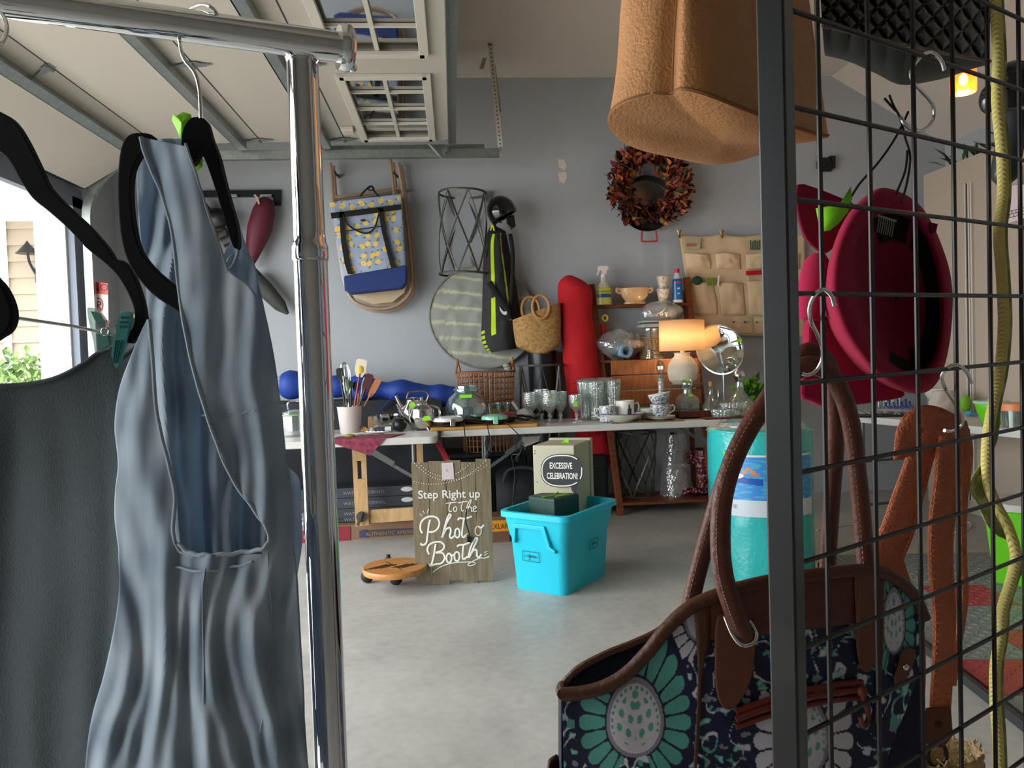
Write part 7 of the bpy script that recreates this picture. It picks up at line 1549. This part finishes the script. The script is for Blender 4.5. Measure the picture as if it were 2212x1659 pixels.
# ================================================================== BLACK QUILTED BAG
ql = mat('black_patent', '#16120f', .3, coat=.35)
qb_ = thing('quilted_bag', 'black quilted leather bag hanging behind the grid at the top right', 'handbag', P(1960, 150, .88))
def qf(u, v):
    tl, tr, br, bl = (1763, -160), (2142, -160), (2138, 130), (1776, 52); x = (tl[0]*(1-u)+tr[0]*u)*(1-v)+(bl[0]*(1-u)+br[0]*u)*v; y = (tl[1]*(1-u)+tr[1]*u)*(1-v)+(bl[1]*(1-u)+br[1]*u)*v
    a, c_ = (u*9+v*5.5), (u*9-v*5.5); d = min(abs((a % 1)-.5), abs((c_ % 1)-.5)); pu = .008*(1-math.exp(-(.5-max(abs((a % 1)-.5), abs((c_ % 1)-.5)))*7))
    return P(x, y+4*sin(pi*u), .86+.10*u-.02*sin(pi*u)-pu)
b = B(); b.grid(qf, 200, 110); b.build('quilted_front', ql, qb_)
b = B(); bot = [P(x, y, Y_) for x, y, Y_ in ((1782, 120, .95), (1830, 132, .965), (1890, 158, .985), (1945, 183, 1.0), (2010, 176, 1.015), (2070, 160, 1.03), (2138, 132, 1.035))]; bc_ = crv(bot, 6)
b.grid(lambda u, v: qf(u, 1).lerp(samp(bc_, u), v)+V((0, 0, -.006*sin(pi*v))), 60, 12); b.grid(lambda u, v: samp(bc_, u)+V((0, .02*v, .28*v)), 60, 6); b.build('base', mat('black_soft_leather', '#1c1a18', .5), qb_)
b = B(); b.tube([qf(i/40, 1)+V((0, -.001, -.002)) for i in range(41)], .0022, 6); b.build('piping', mat('grey_piping', '#6b5f54', .5), qb_)
hx = P(1950, -160, .92); b = B(); b.tube(crv([hx+V((-.08, 0, 0)), hx+V((-.05, 0, .12)), hx+V((.05, .02, .12)), hx+V((.08, .03, 0))], 8), .005, 8); b.build('strap', ql, qb_)

# ================================================================== MAROON HAT
felt = VC(.95, bump=.15, name='maroon_felt', bscale=500)
ht = thing('felt_hat', 'maroon felt hat with a bow hanging brim forward behind the wire grid', 'hat', P(1920, 640, .86))
O_ = [(1916, 406), (1868, 425), (1826, 472), (1796, 545), (1788, 625), (1800, 680), (1826, 735), (1884, 807), (1958, 848), (2015, 838), (2047, 765), (2058, 640), (2040, 545), (1990, 446)]
I_ = [(1915, 462), (1880, 478), (1856, 510), (1845, 560), (1848, 620), (1860, 675), (1878, 722), (1908, 768), (1955, 802), (1996, 800), (2024, 745), (2029, 640), (2010, 540), (1972, 478)]
Oc, Ic = crv([V((x, y, 0)) for x, y in O_], 6, closed=True), crv([V((x, y, 0)) for x, y in I_], 6, closed=True); nO = len(Oc)
def hcurve(c_, u): x = (u % 1)*nO; i = int(x) % nO; return c_[i].lerp(c_[(i+1) % nO], x-int(x))
def brimY(p): return .80+(p.x-1790)*.00035
def brim(u, v):                             # v 0 outer back -> 1 inner
    o, i_ = hcurve(Oc, u), hcurve(Ic, u); a = pi*v; m_ = (o+i_)/2; h_ = (o-i_)/2; q = m_+h_*cos(a)*1.0
    return P(q.x, q.y, brimY(q)+.03-.032*sin(a))
b = B('#9c183c'); b.grid(brim, nO, 20, cu=True); 
def inner(u, v):
    i_ = hcurve(Ic, u); c_ = V((1935, 640, 0)); q = i_.lerp(c_, min(.96, v)**1.2); return P(q.x, q.y, brimY(q)+.03+.055*sin(pi/2*v))
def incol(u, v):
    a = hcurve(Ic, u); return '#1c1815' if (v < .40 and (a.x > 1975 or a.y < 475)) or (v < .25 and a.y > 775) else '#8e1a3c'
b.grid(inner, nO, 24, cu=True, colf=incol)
K_ = [(q.x*.55+1800*.45-8, q.y*.74+655*.26+25, 0) for q in Oc]
def crown(u, v):
    o = hcurve(Oc, u); k_ = V((o.x*.62+1800*.38-14, o.y*.80+655*.20+22, 0)); q = o.lerp(k_, sin(v*pi/2)); Yc = brimY(o)+.03+.11*v
    if v > .8: t = (v-.8)/.2; q = q.lerp(V((1800, 670, 0)), t**2)
    return P(q.x, q.y, Yc)
b.grid(crown, nO, 24, cu=True); b.build('body', felt, ht)
b = B('#7a1230'); q = [(1722, 398), (1760, 404), (1812, 424), (1856, 446), (1850, 480), (1812, 520), (1786, 548), (1752, 528), (1734, 500), (1722, 450)]; c_ = crv([V((x, y, 0)) for x, y in q], 2, closed=True); b.prism([P(a.x, a.y, .90) for a in c_], (0, .006, 0)); b.build('bow_wing', felt, ht, bevel=.002, smooth=False)
b = B('#a81c44'); a_, c_ = P(1768, 548, .88), P(1748, 690, .885); b.tube([a_, a_.lerp(c_, .15), a_.lerp(c_, .6), c_], [.008, .016, .019, .012], 16); b.build('bow_roll', felt, ht)
b = B('#9c183c'); q = [(1730, 850), (1745, 760), (1752, 690), (1800, 690), (1860, 790), (1960, 850), (1900, 868), (1842, 876), (1790, 880), (1752, 866)]; c_ = crv([V((x, y, 0)) for x, y in q], 3, closed=True); b.prism([P(a.x, a.y, .895) for a in c_], (0, .02, 0)); b.build('lower_fold', felt, ht, bevel=.006, smooth=False)
b = B('#6d1029'); q = [(2010, 480), (2026, 484), (2022, 502), (2014, 504)]; b.prism([P(x, y, .87) for x, y in q], (0, .004, 0)); b.build('bow_tip', felt, ht, smooth=False)
b = B('#8a857c'); cp = [P(1900+i*4.5, 470+i*1.4, .832) for i in range(8)]; b.tube([P(1896, 466, .832), P(1936, 478, .832)], .0014, 6)
for c_ in cp: b.tube([c_, c_+V((-.001, .004, -.016))], .0006, 5)
b.build('comb', VC(.3), ht)
b = B('#0d0d0e')
for pts in (((1921, 205), (1930, 228), (1944, 255), (1956, 300), (1966, 340), (1958, 400), (1945, 440)), ((1962, 241), (1945, 278), (1920, 320), (1890, 360), (1856, 398), (1830, 440)), ((1960, 325), (1955, 370), (1935, 420)), ((1910, 212), (1935, 240))): b.tube(crv([P(x, y, .83) for x, y in pts], 6), .0013, 6)
b.build('hanging_cord', VC(.5), ht)
gt3 = thing('green_tag', 'lime green paper tag tucked in the maroon hat', 'tag', P(1800, 460, .80)); leaf([(1762, 450), (1790, 446), (1820, 440), (1838, 402), (1840, 430), (1832, 458), (1812, 482), (1792, 498), (1774, 500), (1768, 480)], .79, gt3)

# ================================================================== FLORAL TOTE
brn = mat('brown_leather', '#5e3226', .42, nscale=50, namt=.1, bump=.35, bscale=180)
brn2 = mat('brown_leather_trim', '#55301f', .45, nscale=40, namt=.12, bump=.3, bscale=150)
tt = thing('floral_tote', 'navy and aqua floral tote bag with brown leather trim in the right foreground', 'tote bag', P(1600, 1655, .80))
Tm = crv([V((x, y, 0)) for x, y in ((1214, 1492), (1262, 1488), (1310, 1474), (1355, 1446), (1400, 1400), (1440, 1350), (1490, 1305), (1560, 1274), (1660, 1248), (1760, 1234), (1870, 1224), (1930, 1240), (1972, 1276), (1997, 1330))], 8)
Bm = crv([V((x, 1860, 0)) for x in (1224, 1300, 1400, 1500, 1600, 1700, 1800, 1850)], 8)
Rm_ = crv([V((x, y, 0)) for x, y in ((1997, 1330), (1990, 1400), (1966, 1480), (1930, 1580), (1902, 1659), (1870, 1760), (1850, 1860))], 8)
def tpx(u, v):
    a, c_ = samp(Tm, u), samp(Bm, u); q = a.lerp(c_, v)
    if u > .6: r_ = samp(Rm_, v); k_ = ((u-.6)/.4)**2; q.x += (r_.x-(Tm[-1].x+(Bm[-1].x-Tm[-1].x)*v))*k_
    return q
def tY(x, y): return .80-.035*sin(pi*max(0, min(1, (x-1214)/760)))-.018*max(0, min(1, (y-1300)/300))
NAVY, TEAL, TEAL2, LAV, WHT = '#1a2040', '#5cab9f', '#98d6ca', '#96909f', '#dcd6e0'
def mandala(x, y, cx_, cy_, rx, ry, petal, drop):
    dx, dy = (x-cx_)/rx, (y-cy_)/ry; r = hypot(dx, dy*(1+.12*dy)); a = atan2(dx, -dy)
    if r < 1: 
        if r > .88: return LAV
        if drop:
            m_ = abs(dx); e_ = noise.noise(V((m_*5, dy*4.2, 3)))
            if .76 < r < .84 and int((a+9)*9) % 2: return TEAL if dy < .3 else WHT
            if r < .68 and (abs(sin(m_*9-dy*2)*cos(dy*8+m_*4)) > .62): return TEAL
            if hypot(dx, dy+.72) < .11: return TEAL
        return WHT
    if r < 2.1:
        n = 22; t = (a/(2*pi)*n) % 1; f_ = abs(t-.5)*2; lim = 1.95 if int(a/(2*pi)*n) % 1 == 0 else 1.8
        edge = .86-.30*max(0, (r-1.75)/.35)**1.0
        if abs(a) > 2.7: return None
        if 1.06 < r < lim-.35*f_**3 and f_ < edge-.25*max(0, (1.25-r)/.25): return petal if f_ < edge-.12 else (petal if petal == WHT else TEAL)
        return NAVY
    return None
def tcol(x, y):
    if x > 1905 and y < 1470:
        c_ = mandala(x, y, 1930, 1350, 24, 70, TEAL, True)
        if c_: return c_
    if x < 1525:
        c_ = mandala(x, y, 1372, 1560, 62, 84, TEAL, True)
        if c_: return c_
        c_ = mandala(x, y, 1532, 1340, 55, 60, WHT, False)
        if c_: return c_
    elif y > 1490+.0*(x):
        if 1590 < x < 1880:
            c_ = mandala(x, y, 1735, 1600, 55, 90, WHT, True)
            if c_: return c_
    w1_ = noise.noise(V((x*.022+.6*noise.noise(V((y*.02, x*.02, 1))), y*.013, 3))); w2_ = noise.noise(V((x*.035, y*.04, 9)))+.35*noise.noise(V((x*.1, y*.1, 2)))
    if abs(w1_) < .035: return WHT if w2_ > -.1 else TEAL
    if w2_ > .42: return WHT if w1_ > 0 else TEAL2
    if w2_ > .30: return TEAL
    if w2_ < -.50: return LAV
    return NAVY
b = B(); nu, nv = 330, 230; vs = []; cs = []
for j in range(nv+1):
    for i in range(nu+1):
        q = tpx(i/nu, j/nv); vs.append(P(q.x, q.y, tY(q.x, q.y)+.004*noise.noise(V((q.x*.01, q.y*.01, 5))))); cs.append(lin(tcol(q.x, q.y)))
b.add(vs, [(j*(nu+1)+i, j*(nu+1)+i+1, (j+1)*(nu+1)+i+1, (j+1)*(nu+1)+i) for j in range(nv) for i in range(nu)], cs); b.build('front_panel', VC(.6, bump=.12, name='printed_canvas', bscale=300), tt, solid=.0012)
# back panel, gusset and lining
bkT = crv([V((x, y, 0)) for x, y in ((1214, 1476), (1250, 1440), (1310, 1408), (1370, 1384), (1420, 1360), (1500, 1310), (1660, 1262), (1800, 1250), (1900, 1262), (1990, 1330))], 8)
lin_ = mat('dark_lining', '#1c1520', .8)
b = B(); b.grid(lambda u, v: (lambda a: P(a.x, a.y+(1860-a.y)*v, .90))(samp(bkT, u)), 60, 10); b.build('back_panel', mat('navy_canvas', '#151a33', .7), tt, solid=.0015)
b = B(); b.grid(lambda u, v: (P(1214, 1492+(1860-1492)*v, tY(1214, 1500))).lerp(P(1216, 1478+(1860-1478)*v, .90), u)+V((-.004*sin(pi*u), 0, 0)), 10, 20); b.build('gusset', mat('navy_canvas'), tt, solid=.0015)
b = B(); b.grid(lambda u, v: (P(samp(Rm_, v).x, samp(Rm_, v).y, tY(1990, 1400))).lerp(P(samp(Rm_, v).x-10, samp(Rm_, v).y, .90), u), 8, 20); b.build('gusset', mat('navy_canvas'), tt, solid=.0015)
def onT_(x, y, d=.003): return P(x, y, tY(x, y)-d)
b = B(); b.tube([onT_(q.x, q.y+6, .001) for q in Tm], (.0045, .0095), 10, flat=(0, -1, 0)) if False else b.tube([onT_(q.x, q.y+8, .002) for q in Tm], .0072, 10); b.build('rim_binding', brn2, tt)
b = B(); b.tube([P(q.x, q.y+4, .898) for q in bkT], .0045, 8); b.tube(crv([onT_(1214, 1500, 0), P(1210, 1490, .85), P(1214, 1480, .9)], 6), .0055, 8); b.build('back_binding', brn2, tt)
def tpoly(name, pts, d, th, m, n=3, sm=False, bev=.0015):
    q = crv([V((x, y, 0)) for x, y in pts], n, closed=True) if n > 1 else [V((x, y, 0)) for x, y in pts]; b = B(); b.prism([onT_(a.x, a.y, d) for a in q], (0, th, 0)); return b.build(name, m, tt, smooth=False, bevel=bev)
def tstrip(name, Lp, Rp, d, m, n=20, k_=6):
    a_, c_ = crv([V((x, y, 0)) for x, y in Lp], 6), crv([V((x, y, 0)) for x, y in Rp], 6); b = B(); b.grid(lambda u, v: (lambda q: onT_(q.x, q.y, d))(samp(a_, u).lerp(samp(c_, u), v)), n*2, k_); return b.build(name, m, tt, solid=.002)
tstrip('leather_yoke', [(1520, 1290), (1600, 1268), (1700, 1250), (1800, 1240), (1900, 1236)], [(1522, 1382), (1600, 1378), (1700, 1366), (1800, 1352), (1902, 1338)], .003, brn)
tstrip('side_strip', [(1498, 1308), (1504, 1380), (1508, 1460), (1504, 1560), (1496, 1700)], [(1534, 1300), (1534, 1380), (1518, 1450), (1512, 1560), (1502, 1700)], .0035, brn2, 20, 3)
tstrip('side_strip', [(1893, 1250), (1898, 1340), (1898, 1420), (1890, 1560)], [(1908, 1250), (1908, 1340), (1905, 1420), (1896, 1560)], .0035, brn2, 20, 3)
ltm = mat('tan_brown_leather', '#6e4030', .5, bump=.2, bscale=200)
tpoly('handle_tab', [(1552, 1330), (1600, 1336), (1634, 1350), (1632, 1405), (1626, 1460), (1604, 1510), (1580, 1534), (1560, 1526), (1548, 1490), (1545, 1420)], .008, .003, ltm)
tpoly('handle_tab', [(1850, 1232), (1886, 1228), (1896, 1290), (1898, 1360), (1894, 1420), (1880, 1450), (1862, 1446), (1852, 1400), (1850, 1320)], .008, .003, ltm)
tpoly('side_tab', [(1952, 1404), (1980, 1404), (1968, 1450), (1950, 1478), (1932, 1474), (1940, 1440)], .006, .003, ltm, n=2)
b = B(); b.ball(onT_(1958, 1442, .008), .0035, 12, (1, .4, 1)); b.build('rivet', steel, tt)
for y0_, d in ((1488, .006), (1504, .008), (1520, .006)):
    b = B(); b.tube(crv([onT_(1590, y0_+50, d), onT_(1650, y0_+28, d), onT_(1720, y0_+8, d+.002), onT_(1800, y0_-8, d+.002), onT_(1862, y0_-14, d)], 8), .0034, 8); b.build('pocket_gather', mat('rust_leather', '#6e2c20', .45), tt)
b = B(); b.tube(crv([onT_(1860, 1492, .014), onT_(1868, 1520, .016), onT_(1876, 1548, .014), onT_(1866, 1570, .014), onT_(1858, 1548, .014)], 6), .0026, 8); b.ball(onT_(1862, 1494, .013), .006, 12); b.build('zip_pull', mat('rust_leather'), tt)
b = B(); b.tube(crv([onT_(1566, 1332, .012), onT_(1580, 1366, .018), onT_(1600, 1392, .022), onT_(1624, 1390, .022), onT_(1633, 1370, .018), onT_(1618, 1342, .012)], 6), .0026, 10); b.build('ring', steel, tt)
def handle_(pts, name='handle', w0=.0105, w1=.0085):
    q = crv([P(x, y, Y_) for x, y, Y_ in pts], 10); b = B(); b.tube(q, (w0, w1), 16, flat=(0, -1, 0)); ho_ = b.build(name, brn, tt)
    b = B('#b08a72')
    for i in range(4, len(q)-4): 
        t_ = (q[i+1]-q[i]); 
        b.tube([q[i]+V((-w0*.62, -w1*.84, 0)), q[i]+V((-w0*.62, -w1*.84, 0))+t_*.55], .0005, 4)
    b.build('stitching', VC(.7), ho_)
handle_([(1606, 1372, .745), (1582, 1310, .742), (1562, 1240, .745), (1556, 1160, .75), (1562, 1070, .755), (1590, 980, .76), (1640, 890, .765), (1700, 815, .77), (1752, 790, .77), (1800, 815, .775), (1835, 900, .78), (1852, 1020, .785), (1864, 1140, .79), (1872, 1240, .79)])
handle_([(1488, 1318, .89), (1512, 1220, .88), (1540, 1120, .86), (1572, 1020, .84), (1616, 930, .82), (1668, 850, .80), (1720, 780, .80), (1752, 760, .80), (1790, 790, .81), (1806, 880, .82), (1804, 980, .84), (1796, 1090, .86), (1786, 1250, .89)])
b = B('#3a1a18'); q = [P(1206, 1636, .82), P(1186, 1650, .81), P(1180, 1700, .81), P(1216, 1760, .82), P(1222, 1680, .82)]; b.prism(q, (0, .012, 0)); b.build('side_tassel', VC(.7), tt, smooth=False, bevel=.003)

# ================================================================== BROWN STRAPS AND STRAW BAG
rust = mat('rust_pebbled_leather', '#b4603a', .5, nscale=60, namt=.1, bump=1., bscale=260)
sb_ = thing('straw_shoulder_bag', 'straw bag on wide rust brown leather straps hanging behind the grid', 'handbag', P(2000, 1650, .95))
def ribbon(name, pts, wd, th=.0022, m=rust, tw=None, stitch=True):
    q = crv([P(x, y, Y_) for x, y, Y_ in pts], 8); b = B(); n = len(q); vs = []
    wv = crv([V((a, 0, 0)) for a in wd], max(1, (n-1)//(len(wd)-1))) if isinstance(wd, (list, tuple)) else None
    for i in range(n):
        t_ = (q[min(i+1, n-1)]-q[max(i-1, 0)]).normalized(); sd = t_.cross(V((0, -1, 0)) if tw is None else V(tw)).normalized(); w_ = (samp(wv, i/(n-1)).x if wv else wd)/2
        nn = sd.cross(t_).normalized()
        for k_ in range(5): s_ = (k_-2)/2; vs.append(q[i]+sd*w_*s_+nn*(.0018*(1-s_*s_)))
    fs = [(i*5+k_, i*5+k_+1, (i+1)*5+k_+1, (i+1)*5+k_) for i in range(n-1) for k_ in range(4)]; b.add(vs, fs); o = b.build(name, m, sb_, solid=th)
    if stitch:
        b = B('#c9835a'); 
        for s_ in (0, 4):
            for i in range(n-1): a_ = vs[i*5+s_].lerp(vs[i*5+2], .16); c_ = vs[(i+1)*5+s_].lerp(vs[(i+1)*5+2], .16); b.tube([a_+V((0, -.0016, 0)), a_.lerp(c_, .6)+V((0, -.0016, 0))], .0005, 4)
        b.build('stitching', VC(.6), o)
    return o
ribbon('strap', [(2062, 930, .865), (2030, 918, .86), (1998, 960, .87), (1968, 1050, .90), (1940, 1140, .92), (1915, 1210, .93), (1935, 1270, .94), (1968, 1350, .95), (1975, 1480, .95), (1962, 1560, .95)], [.030, .034, .036, .042, .046, .046, .034, .030, .030])
ribbon('strap', [(2064, 915, .862), (2052, 960, .862), (2046, 1040, .88), (2034, 1130, .90), (2032, 1220, .92), (2040, 1330, .935), (2036, 1440, .945), (2028, 1560, .95)], [.024, .034, .036, .034, .032, .030, .030])
ribbon('strap', [(2072, 918, .868), (2086, 980, .885), (2080, 1080, .91), (2080, 1200, .93), (2082, 1300, .94), (2062, 1420, .95), (2054, 1480, .95)], [.020, .018, .010, .010, .012, .014], stitch=False)
ribbon('strap_loop', [(1955, 985, .872), (1962, 935, .855), (1985, 905, .85), (2020, 906, .85), (2056, 925, .855), (2078, 950, .865)], .030, stitch=False)
for x in (1962, 2030):
    b = B(); q = [P(x-28, 1530, .942), P(x+26, 1530, .942), P(x+30, 1590, .942), P(x+8, 1618, .942), P(x-34, 1606, .942)]; b.prism(q, (0, .004, 0)); se_ = b.build('strap_end', mat('dark_rust_leather', '#5a2a1a', .5), sb_, smooth=False, bevel=.002)
    b = B(); b.ball(P(x, 1566, .941), .0045, 12, (1, .4, 1)); b.build('rivet', mat('dark_bronze', '#3a302a', .35, .8), se_)
    b = B(); b.tube([P(x-6+20*cos(a), 1630+26*sin(a), .945) for a in [2*pi*i/24 for i in range(24)]], .003, 8, closed=True); b.build('ring', mat('dark_bronze'), sb_)
sc_ = P(2002, 1640, .98)
def strawf(u, v): r_ = (.058+.02*v)*(1+.06*sin(v*60)*.5+.05*noise.noise(V((u*40, v*20, 1)))); return V((sc_.x+r_*1.25*cos(2*pi*u), sc_.y+r_*.7*sin(2*pi*u), P(2005, 1622, .98).z-.16*v))
b = B(); b.grid(strawf, 120, 50, cu=True); b.build('straw_body', mat('pale_straw', '#b59a6c', .8, nscale=120, namt=.3, bump=1., bscale=200), sb_, solid=.003)
b = B('#b9a074'); 
for k_ in range(60): a = 2*pi*rnd.random(); q = strawf(a/(2*pi), 0); b.tube([q, q+V((rnd.gauss(0, .004), rnd.gauss(0, .004), .004+.006*rnd.random()))], .0012, 4)
o = b.build('straw_fringe', VC(.8), sb_); o['kind'] = 'stuff'
# ================================================================== YELLOW AND GREEN STRAP
ys_ = thing('piped_strap', 'green fabric strap with twisted yellow piping hanging at the right edge', 'strap', P(2160, 1650, .90))
yp = [(2146, -120), (2150, 0), (2156, 120), (2154, 220), (2164, 330), (2166, 420), (2158, 500), (2164, 600), (2168, 700), (2160, 800), (2144, 880), (2132, 960), (2134, 1040), (2152, 1090), (2178, 1140), (2194, 1200), (2182, 1260), (2164, 1320), (2160, 1380), (2150, 1440), (2150, 1520), (2156, 1600), (2158, 1700), (2158, 1860)]
yq = crv([P(x, y, .90) for x, y in yp], 12)
b = B(); n = len(yq); vs = []
nr = 12
for i, c_ in enumerate(yq):
    t_ = (yq[min(i+1, n-1)]-yq[max(i-1, 0)]).normalized(); sd = t_.cross(V((0, -1, 0))).normalized(); nn = sd.cross(t_)
    for k_ in range(nr): a = 2*pi*k_/nr; r_ = .0064; vs.append(c_+sd*cos(a)*r_+nn*sin(a)*r_)
b.add(vs, [(i*nr+k_, i*nr+(k_+1) % nr, (i+1)*nr+(k_+1) % nr, (i+1)*nr+k_) for i in range(n-1) for k_ in range(nr)])
ym = mat('yellow_cord', '#eadb84', .7); nt = ym.node_tree; wv = nt.nodes.new('ShaderNodeTexWave'); wv.inputs['Scale'].default_value = 110; wv.bands_direction = 'DIAGONAL'; tc = nt.nodes.new('ShaderNodeTexCoord'); nt.links.new(tc.outputs['Object'], wv.inputs[0])
bp = nt.nodes.new('ShaderNodeBump'); bp.inputs['Strength'].default_value = .8; bp.inputs['Distance'].default_value = .002; nt.links.new(wv.outputs['Fac'], bp.inputs['Height']); nt.links.new(bp.outputs[0], nt.nodes['Principled BSDF'].inputs['Normal'])
b.build('piping', ym, ys_)
off = [18 if y < 1000 or y > 1150 else -26 for x, y in yp]; of = crv([V((o_, 0, 0)) for o_ in off], 12)
b = B(); b.grid(lambda u, v: samp(yq, v)+V((of[min(len(of)-1, int(v*(len(of)-1)))].x*.00054*u*1.5, .004+.003*sin(pi*u), 0)), 6, 260, colf=lambda u, v: '#8d9a58' if noise.noise(V((u*3, v*40, 1))) > -.1 else '#c4c488'); b.build('band', VC(.8), ys_, solid=.0015)
# ================================================================== BLACK CLAMP ON A STAND AT THE RIGHT EDGE
Yc = 1.25; ck2 = thing('clamp_stand', 'black clamp head with a tapered grip on a stand at the right edge', 'clamp', V((P(2260, 829, Yc).x, Yc, 0)))
b = B(); q = P(2262, 829, Yc); b.cyl((q.x, q.y, .0), (q.x, q.y, 1.9), .012, n=16); b.lathe((q.x, q.y, 0), [(.15, 0), (.15, .012), (.02, .02)], 30, close=True); b.build('stand', blackp, ck2)
b = B(); b.ball(P(2192, 172, Yc), .032, 20, (1.1, .9, 1.0)); b.cyl(P(2180, 200, Yc), P(2182, 240, Yc), .026, n=20); b.cyl(P(2192, 175, Yc), V((q.x, q.y, P(2192, 175, Yc).z)), .012, n=12); b.build('head', gloss, ck2)
b = B(); b.tube([P(2194, 245, Yc), P(2184, 300, Yc), P(2172, 360, Yc), P(2168, 385, Yc), P(2166, 398, Yc)], [.020, .022, .022, .02, .010], 16); b.build('grip', mat('dark_rubber', '#2c2f31', .35), ck2)
b = B(); b.ball(P(2134, 215, Yc), .016, 16, (.8, 1, 1.5)); b.cyl(P(2134, 215, Yc), P(2180, 215, Yc), .006, n=10); b.build('knob', gloss, ck2)
